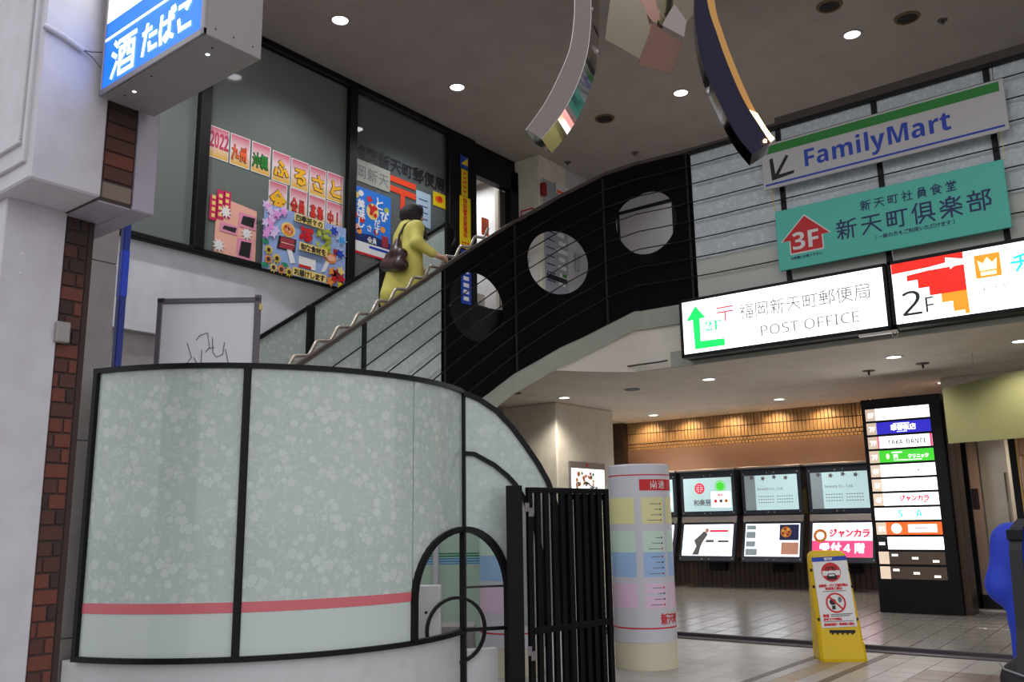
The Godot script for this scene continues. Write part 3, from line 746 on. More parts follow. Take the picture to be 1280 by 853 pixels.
func build_shell() -> void:
	var c := setting("ceiling", "dim warm grey ceiling high over the stair landing", "ceiling")
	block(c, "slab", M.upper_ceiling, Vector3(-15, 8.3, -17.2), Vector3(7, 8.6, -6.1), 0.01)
	var s := setting("ceiling_passage", "cream soffit over the passage with round downlights", "ceiling")
	block(s, "slab", M.soffit, Vector3(-12.2, 3.52, -17.0), Vector3(4.6, 3.8, -10.742), 0.0)
	block(s, "landing_slab", M.soffit, Vector3(-9.9, 3.8, -17.0), Vector3(4.6, 4.38, -10.9), 0.01)
	block(s, "edge_band", M.fascia, Vector3(-5.68, 3.5, -10.742), Vector3(4.6, 3.72, -10.71), 0.006)
	# the upper storey behind the frosted screen
	var b := setting("wall_upper_back", "pale wall closing the upper corridor behind the frosted screen", "wall")
	block(b, "plaster", M.white_wall, Vector3(-9.3, 4.38, -15.2), Vector3(4.6, 8.3, -15.0), 0.0)
	var e := setting("wall_right", "pale side wall at the end of the passage", "wall")
	block(e, "lower", M.cream, Vector3(4.4, 0, -17.0), Vector3(4.6, 3.52, -10.9), 0.0)
	block(e, "upper", M.white_wall, Vector3(4.4, 3.8, -17.0), Vector3(4.6, 8.3, -10.9), 0.0)
	# landing floor joins the stair
	var l := setting("floor_landing", "dark landing floor at the head of the stair", "floor")
	block(l, "slab", M.stone, Vector3(-9.9, 4.0, -15.2), Vector3(-6.4, 4.28, -10.8), 0.01)
	block(l, "slab", M.stone, Vector3(-9.9, 4.0, -10.8), Vector3(-7.6, 4.28, -8.33), 0.01)

	part(l, "landing_edge", sheet_mesh(0.5, 4.0, [], [[0.0, 3.75], [0.9, 3.75], [2.0, 4.0], [12.0, 4.1]], [[0.0, 4.3], [12.0, 4.3]], -0.12, 0.05), M.black)
	# back wall of the passage
	var w := setting("wall_back", "brown tiled back wall of the passage behind the displays", "wall")
	block(w, "core", M.brown_grout, Vector3(-12.2, 0.0, -17.0), Vector3(4.6, 3.52, -16.52), 0.0)
	block(w, "plain_band", M.brown_wall, Vector3(-9.95, 2.42, -16.53), Vector3(-2.2, 2.93, -16.46), 0.004)
	block(w, "middle_band", M.brown_wall, Vector3(-9.95, 0.75, -16.53), Vector3(-2.2, 2.42, -16.49), 0.004)
	var st := begin()
	var x := -9.95
	var n := 0
	while x < -2.3:
		var gap := 0.012 if n % 34 == 33 else 0.0
		for r in [[3.07, 3.275], [3.285, 3.52]]:
			add_box(st, Vector3(x + 0.036, (r[0] + r[1]) / 2, -16.505), Vector3(0.062 - gap, r[1] - r[0] - 0.008, 0.03), 0.003)
		for r in [[2.935, 2.99, 0.0], [2.997, 3.055, 0.036]]:
			add_box(st, Vector3(x + 0.036 + r[2], (r[0] + r[1]) / 2, -16.505), Vector3(0.06, r[1] - r[0] - 0.006, 0.03), 0.003)
		x += 0.072
		n += 1
	part(w, "slim_tiles", st.commit(), M.brown_tile).set_meta("kind", "stuff")
	st = begin()
	x = -9.95
	while x < -2.3:
		add_box(st, Vector3(x + 0.05, 0.46, -16.505), Vector3(0.088, 0.58, 0.03), 0.004)
		x += 0.098
	part(w, "lower_slats", st.commit(), M.dark_slat).set_meta("kind", "stuff")
	block(w, "dark_return", M.bronze, Vector3(-10.2, 0.0, -16.5), Vector3(-9.86, 3.52, -16.3), 0.01)

	# cream corner column under the landing
	var k := setting("wall_corner", "cream painted corner pier under the landing", "wall")
	block(k, "pier", M.cream, Vector3(-12.0, 0.0, -14.35), Vector3(-8.89, 3.52, -12.5), 0.02)
	block(k, "wall_behind", M.cream, Vector3(-12.2, 0.0, -17.0), Vector3(-10.2, 3.52, -14.3), 0.0)

	# door wall at the right end of the passage
	var d := setting("wall_entrance", "dark framed entrance wall beside the directory pillar", "wall")
	block(d, "bronze_post", M.bronze, Vector3(-3.16, 0.1, -14.75), Vector3(-3.0, 3.0, -14.45), 0.01)
	block(d, "header", M.soffit, Vector3(-3.16, 2.75, -14.7), Vector3(4.4, 3.52, -14.5), 0.01)
	block(d, "return_wall", M.brown_wall, Vector3(-3.16, 0.1, -16.5), Vector3(-3.02, 3.52, -14.75), 0.0)
	block(d, "side_panel", M.cream, Vector3(-0.2, 0.1, -14.7), Vector3(4.4, 2.75, -14.55), 0.0)
	block(d, "hall_wall", M.brown_wall, Vector3(-2.3, 0.1, -16.45), Vector3(0.6, 3.3, -16.35), 0.0)
	block(d, "hall_pillar", M.cream, Vector3(-3.0, 0.1, -16.2), Vector3(-2.6, 3.3, -15.8), 0.01)
	block(d, "threshold", M.tile_white, Vector3(-3.0, 0.12, -14.55), Vector3(-0.2, 0.165, -14.2), 0.005)

func build_post_office() -> void:
	var X := -9.9
	var w := setting("wall_post_office", "white wall under the post office windows above the stair", "wall")
	block(w, "white_wall", M.white_wall, Vector3(X - 0.25, 3.78, -11.5), Vector3(X, 4.9, -2.6), 0.005)
	block(w, "lower_recess", M.stone, Vector3(X - 0.3, 0.0, -12.4), Vector3(X - 0.08, 3.78, -2.6), 0.0)
	block(w, "inner_floor", M.stone, Vector3(-15, 4.2, -13.2), Vector3(X - 0.26, 4.45, -2.6), 0.0)
	block(w, "room_ceiling", M.dark_slat, Vector3(-15, 8.26, -11.3), Vector3(X - 0.1, 8.3, -2.6), 0.0)
	block(w, "room_back", M.dark_slat, Vector3(-15, 4.45, -13.2), Vector3(-14.8, 8.3, -2.6), 0.0)
	block(w, "room_end", M.white_wall, Vector3(-15, 4.45, -13.4), Vector3(X - 0.02, 8.3, -13.2), 0.0)
	block(w, "room_partition", M.dark_slat, Vector3(-15, 4.45, -11.34), Vector3(X - 0.35, 8.3, -11.2), 0.0)
	block(w, "room_near_end", M.dark_slat, Vector3(-15, 4.45, -2.8), Vector3(X - 0.3, 8.3, -2.6), 0.0)
	# wall that steps out past the door
	var s := setting("wall_landing", "beige wall stepping out beside the post office door", "wall")
	block(s, "pier", M.cream, Vector3(-10.4, 4.38, -13.6), Vector3(-9.3, 8.3, -12.73), 0.01)
	block(s, "long_wall", M.white_wall, Vector3(-10.4, 4.38, -15.2), Vector3(-9.32, 8.3, -13.6), 0.0)

	# window band
	var g := setting("window_1", "row of black framed post office windows above the stair", "window")
	bar(g, "head_frame", M.black, Vector3(X + 0.02, 8.24, -2.8), Vector3(X + 0.02, 8.24, -11.5), 0.12, 0.14, Vector3.RIGHT)
	bar(g, "sill_frame", M.black, Vector3(X + 0.02, 4.93, -2.8), Vector3(X + 0.02, 4.93, -11.5), 0.08, 0.14, Vector3.RIGHT)
	for z in [-3.9, -6.05, -8.59]:
		block(g, "mullion", M.black, Vector3(X - 0.06, 4.95, z - 0.075), Vector3(X + 0.1, 8.2, z + 0.075), 0.008)
	block(g, "door_post", M.black, Vector3(X - 0.06, 4.45, -11.5), Vector3(X + 0.1, 8.25, -10.78), 0.008)
	var panes := [[-3.97, -5.97, "film_glass"], [-6.12, -8.52, "film_glass"], [-8.66, -10.78, "clear_glass"]]
	for p in panes:
		block(g, "pane", M[p[2]], Vector3(X - 0.012, 4.97, p[1]), Vector3(X, 8.18, p[0]), 0.0)

	# door opening
	var d := setting("door_1", "open black framed post office doorway with bright room beyond", "door")
	block(d, "door_head", M.black, Vector3(X - 0.06, 7.64, -12.73), Vector3(X + 0.1, 8.05, -11.5), 0.008)
	block(d, "transom_wall", M.black, Vector3(X - 0.1, 8.05, -12.73), Vector3(X + 0.02, 8.3, -11.5), 0.0)
	block(d, "jamb", M.black, Vector3(X - 0.06, 4.45, -12.74), Vector3(X + 0.1, 8.05, -12.5), 0.008)
	block(d, "inner_jamb", M.steel, Vector3(X - 0.1, 4.45, -12.52), Vector3(X - 0.05, 7.64, -12.34), 0.006)

func build_pillar() -> void:
	var w := setting("wall_left", "white painted shop pillar with a strip of brown brick beside it", "wall")
	block(w, "lower_face", M.white_paint, Vector3(-5.45, 0.0, -2.18), Vector3(-4.87, 3.21, -1.86), 0.006)
	block(w, "upper_face", M.white_paint, Vector3(-5.45, 3.206, -2.18), Vector3(-4.5, 8.6, -1.81), 0.01)
	block(w, "upper_back", M.lavender, Vector3(-5.45, 3.185, -2.486), Vector3(-4.5, 8.6, -2.362), 0.006)
	block(w, "brick_core", M.mortar, Vector3(-5.4, 0.0, -2.338), Vector3(-4.892, 3.21, -2.17), 0.0)
	block(w, "brick_core", M.mortar, Vector3(-5.4, 3.2, -2.365), Vector3(-4.525, 8.6, -2.17), 0.0)
	block(w, "brick_return", M.brick_dark, Vector3(-5.4, 0.0, -2.346), Vector3(-4.885, 3.2, -2.314), 0.003)
	block(w, "under_panel", M.lavender, Vector3(-5.4, 3.19, -2.36), Vector3(-4.53, 3.206, -2.18), 0.0)
	# moulding on the street side of the upper face
	for a in [[-5.4, 3.3, -4.58, 3.33], [-5.4, 3.42, -4.62, 3.44], [-4.64, 3.44, -4.62, 8.5], [-4.58, 3.3, -4.55, 8.5]]:
		block(w, "moulding", M.white_paint, Vector3(a[0], a[1], -1.82), Vector3(a[2], a[3], -1.79), 0.005)
	for a in [[3.3, 3.33], [3.4, 3.42]]:
		block(w, "moulding", M.white_paint, Vector3(-4.51, a[0] - 0.6, -1.815), Vector3(-4.49, a[0] - 0.6 + 0.01, -1.81), 0.0)
	var rng := RandomNumberGenerator.new()
	rng.seed = 5
	var kinds := ["brick_red", "brick_brown", "brick_brown", "brick_dark", "brick_red"]
	var y := 0.02
	var n := 0
	while y < 3.12:
		var cuts := [-2.182, -2.262, -2.312] if n % 2 == 0 else [-2.182, -2.312]
		if n % 4 == 3:
			cuts = [-2.182, -2.218, -2.312]
		for i in cuts.size() - 1:
			var a: float = cuts[i]
			var b: float = cuts[i + 1]
			var kind: String = kinds[rng.randi() % kinds.size()]
			if y > 2.75:
				kind = "brick_dark" if rng.randf() < 0.7 else "brick_brown"
			part(w, "brick", box_mesh(Vector3(0.05, 0.072, absf(b - a) - 0.009), 0.004), M[kind], Vector3(-4.907 + rng.randf() * 0.003, y + 0.04, (a + b) / 2.0))
		y += 0.0815
		n += 1
	y = 3.215
	n = 0
	while y < 4.2:
		var kind: String = "brick_worn" if n == 0 else ("brick_dark" if n > 4 else kinds[rng.randi() % kinds.size()])
		part(w, "brick", box_mesh(Vector3(0.05, 0.076 if n else 0.09, 0.165), 0.004), M[kind], Vector3(-4.54 + rng.randf() * 0.003, y + 0.045, -2.272))
		y += 0.084 if n else 0.1
		n += 1
	# grey stone facing beyond the bricks
	for a in [[0.0, 0.75], [0.755, 2.07], [2.075, 3.38], [3.385, 4.2]]:
		block(w, "stone_slab", M.stone, Vector3(-7.1, a[0], -3.165), Vector3(-6.2, a[1], -2.8), 0.004)
	var plate_box := thing("junction_box", "small grey metal cover plate screwed onto the brick strip", "cover plate", Vector3(-4.86, 2.52, -2.2))
	part(plate_box, "lid", box_mesh(Vector3(0.05, 0.115, 0.075), 0.006), M.sign_grey)
	var pole := thing("blue_post", "slim blue painted post beside the grey stone strip", "post", Vector3(-6.62, 0, -3.432))
	block(pole, "shaft", M.blue_pole, Vector3(-0.03, 0, -0.028), Vector3(0.03, 4.4, 0.028), 0.006)
	block(pole, "bright_band", M.blue_pole_bright, Vector3(-0.032, 3.26, -0.03), Vector3(0.032, 3.64, 0.03), 0.004)
	var cord := thing("conduit_wire", "thin grey cable clipped across the white pillar beside the blue sign", "cable")
	tube(cord, "run", M.white_paint, [Vector3(-4.485, 4.04, -1.80), Vector3(-4.478, 4.02, -1.90), Vector3(-4.478, 3.985, -2.01)], 0.016)
	tube(cord, "thin_wire", M.ink_grey, [Vector3(-4.478, 3.985, -2.01), Vector3(-4.47, 3.99, -2.05), Vector3(-4.462, 4.02, -2.13)], 0.004, 6)
	tube(cord, "thin_wire", M.ink_grey, [Vector3(-4.478, 3.985, -2.01), Vector3(-4.47, 3.96, -2.06), Vector3(-4.462, 3.9, -2.12)], 0.004, 6)

# plan of the outer stair wall: straight up the stair, a curve, then along the passage front
const WALL_R := 3.55
const WALL_A := 3.098
func plan(s: float) -> Vector2:
	if s < 0.0:
		return Vector2(-7.41, -8.02 - s)
	if s < WALL_A:
		var a := s / WALL_R
		return Vector2(-7.41 + WALL_R * (1.0 - cos(a)), -8.02 - WALL_R * sin(a))
	return Vector2(-6.142 + s - WALL_A, -10.739)

func plan_normal(s: float) -> Vector2:
	# points to the street side
	if s < 0.0:
		return Vector2(1, 0)
	if s < WALL_A:
		var a := s / WALL_R
		return Vector2(cos(a), sin(a))
	return Vector2(0, 1)

func on_wall(s: float, y: float, off := 0.0) -> Vector3:
	var p := plan(s) + plan_normal(s) * off
	return Vector3(p.x, y, p.y)

func curve_at(points: Array, s: float) -> float:
	if s <= points[0][0]:
		var k: float = (points[1][1] - points[0][1]) / (points[1][0] - points[0][0])
		return points[0][1] + (s - points[0][0]) * k
	for i in points.size() - 1:
		if s <= points[i + 1][0]:
			var f: float = (s - points[i][0]) / (points[i + 1][0] - points[i][0])
			return lerpf(points[i][1], points[i + 1][1], f)
	return points[points.size() - 1][1]

var TOP := [[-1.0, 3.963], [0.0, 4.66], [0.66, 5.13], [1.27, 5.57], [1.98, 6.04], [2.66, 6.43], [3.098, 6.59], [4.0, 6.55], [12.0, 6.55]]
var BOTTOM := [[0.0, 2.62], [0.81, 3.13], [1.2, 3.41], [1.61, 3.64], [1.93, 3.83], [2.29, 4.0], [2.63, 4.18], [3.03, 4.385], [4.0, 4.38], [12.0, 4.38]]

# a curved sheet from s0 to s1 with a round hole
func sheet_mesh(s0: float, s1: float, holes: Array, lo: Array, hi: Array, off: float, thick: float) -> ArrayMesh:
	var cuts := [s0, s1]
	var n := int(ceil((s1 - s0) / 0.06))
	for i in n:
		cuts.append(s0 + (s1 - s0) * i / n)
	for h in holes:
		for i in 41:
			cuts.append(h[0] - h[2] * cos(PI * i / 40.0))
	if s0 < WALL_A and s1 > WALL_A:
		cuts.append(WALL_A)
	cuts.sort()
	var st := begin()
	for i in cuts.size() - 1:
		var a: float = cuts[i]
		var b: float = cuts[i + 1]
		if b - a < 1e-5 or a < s0 - 1e-6 or b > s1 + 1e-6:
			continue
		var bands := [[[curve_at(lo, a), curve_at(hi, a)], [curve_at(lo, b), curve_at(hi, b)]]]
		for h in holes:
			var mid := (a + b) / 2.0
			if absf(mid - h[0]) < h[2]:
				var ha := sqrt(maxf(0.0, h[2] * h[2] - (a - h[0]) * (a - h[0])))
				var hb := sqrt(maxf(0.0, h[2] * h[2] - (b - h[0]) * (b - h[0])))
				bands = [[[curve_at(lo, a), h[1] - ha], [curve_at(lo, b), h[1] - hb]], [[h[1] + ha, curve_at(hi, a)], [h[1] + hb, curve_at(hi, b)]]]
		var nn := plan_normal((a + b) / 2.0)
		var out := Vector3(nn.x, 0, nn.y)
		for band in bands:
			var f := [on_wall(a, band[0][0], off), on_wall(b, band[1][0], off), on_wall(b, band[1][1], off), on_wall(a, band[0][1], off)]
			var k := [on_wall(a, band[0][0], off - thick), on_wall(b, band[1][0], off - thick), on_wall(b, band[1][1], off - thick), on_wall(a, band[0][1], off - thick)]
			quad(st, f[0], f[1], f[2], f[3], out)
			quad(st, k[0], k[1], k[2], k[3], -out)
			quad(st, f[0], f[1], k[1], k[0], Vector3.DOWN)
			quad(st, f[3], f[2], k[2], k[3], Vector3.UP)
	for e in [s0, s1]:
		var t := plan_normal(e)
		var along := Vector3(-t.y, 0, t.x) if e == s0 else Vector3(t.y, 0, -t.x)
		quad(st, on_wall(e, curve_at(lo, e), off), on_wall(e, curve_at(hi, e), off), on_wall(e, curve_at(hi, e), off - thick), on_wall(e, curve_at(lo, e), off - thick), -along)
	return st.commit()

func shifted(points: Array, dy: float) -> Array:
	return points.map(func(p): return [p[0], p[1] + dy])

func wall_path(s0: float, s1: float, dy: float, off: float, lo := false) -> Array:
	var pts := []
	var ss := [s0]
	var s := s0
	while s < s1 - 0.05:
		s += 0.1 if s < WALL_A + 0.2 else 0.5
		if s < s1:
			ss.append(s)
	ss.append(s1)
	for q in ss:
		pts.append(on_wall(q, curve_at(BOTTOM if lo else TOP, q) + dy, off))
	return pts

func build_stair() -> void:
	# steps
	var t := thing("staircase", "long straight staircase climbing to the post office landing", "staircase")
	var n := 0
	var y := 4.28
	var z := -8.33
	while y > 0.1:
		y -= 0.2
		block(t, "step", M.stone, Vector3(-9.66, maxf(y - 0.26, 0.0), z), Vector3(-7.52, y, z + 0.3), 0.008)
		z += 0.287
		n += 1
		if n > 21:
			break
	var st := begin()
	add_bar(st, Vector3(-8.57, 3.85, -8.45), Vector3(-8.57, 0.0, -2.9), 2.2, 0.14, Vector3(0, 0.82, 0.57))
	part(t, "sloping_slab", st.commit(), M.cream)

	st = begin()
	for i in 26:
		var z0 := -8.6 + 0.23 * i
		var y0 := minf(4.29, 4.29 - (z0 + 8.33) * 0.697)
		var y1 := minf(4.29, 4.29 - (z0 + 0.23 + 8.33) * 0.697)
		for o in [-7.47, -7.5]:
			quad(st, Vector3(o, maxf(y0 - 1.1, 0), z0), Vector3(o, maxf(y1 - 1.1, 0), z0 + 0.23), Vector3(o, maxf(y1, 0), z0 + 0.23), Vector3(o, maxf(y0, 0), z0), Vector3.RIGHT if o > -7.48 else Vector3.LEFT)
	part(t, "stringer", st.commit(), M.black)
	# outer balustrade
	var b := thing("stair_balustrade", "tall black and frosted balustrade with steel cables and round holes", "balustrade")
	var holes := [[0.60, 4.26, 0.463], [1.92, 5.05, 0.463], [3.28, 5.655, 0.463]]
	part(b, "black_panel", sheet_mesh(0.0, 1.238, [holes[0]], BOTTOM, shifted(TOP, -0.03), -0.02, 0.02), M.black_panel)
	part(b, "black_panel", sheet_mesh(1.246, 2.63, [holes[1]], BOTTOM, shifted(TOP, -0.03), -0.02, 0.02), M.black_panel)
	part(b, "black_panel", sheet_mesh(2.638, 4.0, [holes[2]], BOTTOM, shifted(TOP, -0.03), -0.02, 0.02), M.black_panel)
	# frosted panes along the stair
	for a in [[-4.6, -2.62], [-2.56, -1.33], [-1.27, -0.01]]:
		part(b, "frosted_pane", sheet_mesh(a[0], a[1], [], shifted(TOP, -1.75), shifted(TOP, -0.04), -0.02, 0.012), M.frosted_stair)
	for s in [-2.59, -1.30]:
		bar(b, "post", M.black, on_wall(s, curve_at(TOP, s) - 1.75, -0.02), on_wall(s, curve_at(TOP, s) - 0.02, -0.02), 0.06, 0.05, Vector3.RIGHT)
	# frosted panes of the level screen
	var posts := [5.28, 6.5, 7.75, 8.99, 10.2]
	var edge := 4.0
	for s in posts + [11.4]:
		part(b, "frosted_pane", sheet_mesh(edge + 0.012, s - 0.03, [], [[0.0, 4.95], [12.0, 4.95]], [[0.0, 6.5], [12.0, 6.5]], -0.02, 0.012), M.frosted_wall)
		part(b, "lower_pane", sheet_mesh(edge + 0.012, s - 0.03, [], [[0.0, 4.4], [12.0, 4.4]], [[0.0, 4.94], [12.0, 4.94]], -0.02, 0.02), M.spandrel)
		edge = s + 0.03
	for s in posts:
		block(b, "post", M.black, on_wall(s - 0.03, 4.38, -0.05), on_wall(s + 0.03, 6.52, 0.0), 0.004)
	var faces := []
	var rail := wall_path(-4.7, 12.0, 0.0, -0.02)
	st = begin()
	for p in rail:
		faces.append(Vector3.UP)
	add_sweep(st, rail, 0.06, 0.05, faces)
	part(b, "top_rail", st.commit(), M.rail_brown)
	st = begin()
	var low := wall_path(4.0, 12.0, -0.045, 0.0)
	add_sweep(st, low, 0.06, 0.05, low.map(func(p): return Vector3.UP))
	part(b, "head_bar", st.commit(), M.black)
	for k in 7:
		var dy := -0.265 * (k + 1) + 0.005
		tube(b, "cable", M.cable, wall_path(-2.6 + 0.42 * k, 11.6, dy, 0.045), 0.0085, 6)
	for s in [0.03, 1.242, 2.634, 3.95]:
		bar(b, "joint_strip", M.black, on_wall(s, curve_at(BOTTOM, s) + 0.02, 0.0), on_wall(s, curve_at(TOP, s) - 0.05, 0.0), 0.035, 0.02, Vector3(plan_normal(s).x, 0, plan_normal(s).y))
	var band := setting("trim_1", "brown metal trim running along the top of the frosted screen", "trim")
	var bp := wall_path(5.25, 12.0, 0.07, -0.05)
	st = begin()
	add_sweep(st, bp, 0.06, 0.08, bp.map(func(p): return Vector3.UP))
	part(band, "strip", st.commit(), M.rail_brown)

	# concrete edge under the black panels and the pale face below it
	var f := setting("trim_2", "pale concrete stair edge sweeping up below the black panels", "trim")
	part(f, "edge_strip", sheet_mesh(-0.4, 4.0, [], shifted(BOTTOM, -0.27), shifted(BOTTOM, 0.03), -0.03, 0.2), M.fascia)
	part(f, "pale_face", sheet_mesh(1.7, 4.6, [], [[0.0, 3.515], [12.0, 3.515]], shifted(BOTTOM, -0.25), -0.07, 0.02), M.soffit)
	# underside between the curve and the corner
	st = begin()
	var s := -0.402
	while s < 3.02:
		var a := on_wall(s, minf(curve_at(BOTTOM, s) - 0.26, 3.521), -0.08)
		var c := on_wall(s + 0.1, minf(curve_at(BOTTOM, s + 0.1) - 0.26, 3.521), -0.08)
		var a2 := Vector3(-9.8, a.y, a.z)
		var c2 := Vector3(-9.8, c.y, c.z)
		quad(st, a, c, c2, a2, Vector3.DOWN)
		quad(st, a + Vector3(0, 0.1, 0), c + Vector3(0, 0.1, 0), c2 + Vector3(0, 0.1, 0), a2 + Vector3(0, 0.1, 0), Vector3.UP)
		s += 0.1
	part(f, "underside", st.commit(), M.soffit)

	# far balustrade against the white wall
	var r := thing("inner_balustrade", "frosted glass balustrade on the wall side of the stair", "balustrade")
	var rx := -9.72
	var hi := func(zz: float) -> float: return 4.66 + (-8.02 - zz) * 0.697
	for a in [[-5.0, -6.2], [-6.26, -7.72], [-7.86, -9.08], [-9.22, -10.6]]:
		st = begin()
		var q := []
		for o in [0.0, -0.012]:
			q.append([Vector3(rx + o, hi.call(a[0]) - 1.3, a[0]), Vector3(rx + o, hi.call(a[1]) - 1.3, a[1]), Vector3(rx + o, hi.call(a[1]) - 0.03, a[1]), Vector3(rx + o, hi.call(a[0]) - 0.03, a[0])])
		quad(st, q[0][0], q[0][1], q[0][2], q[0][3], Vector3.RIGHT)
		quad(st, q[1][0], q[1][1], q[1][2], q[1][3], Vector3.LEFT)
		part(r, "frosted_pane", st.commit(), M.frosted_stair)
	for zz in [-6.23, -7.79, -9.15, -10.62]:
		block(r, "post", M.black, Vector3(rx - 0.04, hi.call(zz) - 1.3, zz - 0.06), Vector3(rx + 0.03, hi.call(zz), zz + 0.06), 0.005)
	var loop := [Vector3(rx, hi.call(-4.8), -4.8), Vector3(rx, hi.call(-10.6), -10.6)]
	sweep(r, "rail", M.black, loop, 0.05, 0.05, Vector3.RIGHT)
	var ends := []
	for i in 13:
		var a := PI / 2.0 - PI * 1.05 * i / 12.0
		ends.append(Vector3(rx, hi.call(-10.6) - 0.2 + 0.2 * sin(a), -10.6 - 0.22 * cos(a)))
	tube(r, "rail_end", M.black, ends, 0.028)

	# wavy handrail
	var h := thing("handrail", "wavy silver handrail zigzagging up inside the balustrade", "handrail")
	var pts := []
	var zc := -5.55
	var yc := 3.03
	while zc > -9.0:
		for k in 5:
			var fz := k / 5.0
			pts.append(Vector3(-7.52, yc + 0.02 * fz, zc - 0.15 * fz))
		for k in 5:
			var fz := k / 5.0
			var e := fz * fz * (3.0 - 2.0 * fz)
			pts.append(Vector3(-7.52, yc + 0.02 + 0.186 * e, zc - 0.15 - 0.145 * fz))
		zc -= 0.295
		yc += 0.206
	tube(h, "tube", M.handrail, pts, 0.02, 10)
	for k in [6, 36, 66, 96]:
		if k < pts.size():
			tube(h, "bracket", M.steel, [pts[k], pts[k] + Vector3(0.0, -0.08, 0.0), pts[k] + Vector3(0.06, -0.1, 0)], 0.008)

# ------------------------------------------------------------------ curved enclosure under the stair
const RC := Vector2(-6.4, -4.683)
const RR := 1.74
func round_at(deg: float, y: float, off := 0.0) -> Vector3:
	var a := deg_to_rad(deg)
	return Vector3(RC.x + (RR + off) * cos(a), y, RC.y + (RR + off) * sin(a))

func round_sheet(d0: float, d1: float, y0: Callable, y1: Callable, off: float, thick: float, steps := 24) -> ArrayMesh:
	var st := begin()
	for i in steps:
		var a := d0 + (d1 - d0) * i / steps
		var b := d0 + (d1 - d0) * (i + 1) / steps
		var f := [round_at(a, y0.call(a), off), round_at(b, y0.call(b), off), round_at(b, y1.call(b), off), round_at(a, y1.call(a), off)]
		var k := [round_at(a, y0.call(a), off - thick), round_at(b, y0.call(b), off - thick), round_at(b, y1.call(b), off - thick), round_at(a, y1.call(a), off - thick)]
		var na := Vector3(cos(deg_to_rad(a)), 0, sin(deg_to_rad(a)))
		var nb := Vector3(cos(deg_to_rad(b)), 0, sin(deg_to_rad(b)))
		var ua := deg_to_rad(a) * RR
		var ub := deg_to_rad(b) * RR
		for face in [[f, 1.0], [k, -1.0]]:
			var q: Array = face[0]
			var uv := [Vector2(ua, -q[0].y), Vector2(ub, -q[1].y), Vector2(ub, -q[2].y), Vector2(ua, -q[3].y)]
			var nn := [na * face[1], nb * face[1], nb * face[1], na * face[1]]
			for t3 in [[0, 1, 2], [0, 2, 3]]:
				var cr: Vector3 = (q[t3[1]] - q[t3[0]]).cross(q[t3[2]] - q[t3[0]])
				var order: Array = [t3[0], t3[2], t3[1]] if cr.dot(nn[t3[0]]) >= 0.0 else t3
				for v in order:
					st.set_uv(uv[v])
					st.set_normal(nn[v])
					st.add_vertex(q[v])
		quad(st, f[3], f[2], k[2], k[3], Vector3.UP)
		quad(st, f[0], f[1], k[1], k[0], Vector3.DOWN)
	return st.commit()

func round_bar(parent: Node3D, called: String, m: Material, d0: float, d1: float, y: float, w: float, d: float) -> void:
	var st := begin()
	var pts := []
	var steps := 40
	for i in steps + 1:
		pts.append(round_at(d0 + (d1 - d0) * i / steps, y))
	add_sweep(st, pts, d, w, pts.map(func(p): return Vector3.UP))
	part(parent, called, st.commit(), m)

const HT := 2.535
const HB := 0.64
const WING := Vector3(0.5, 0, -0.866)
func wing_at(x: float, y: float, off := 0.0) -> Vector3:
	# straight wing from the corner post towards the gate
	var p := round_at(-28.0, 0.0)
	var n := Vector3(0.866, 0, 0.5)
	return Vector3(p.x, y, p.z) + WING * x * 0.98 + n * off

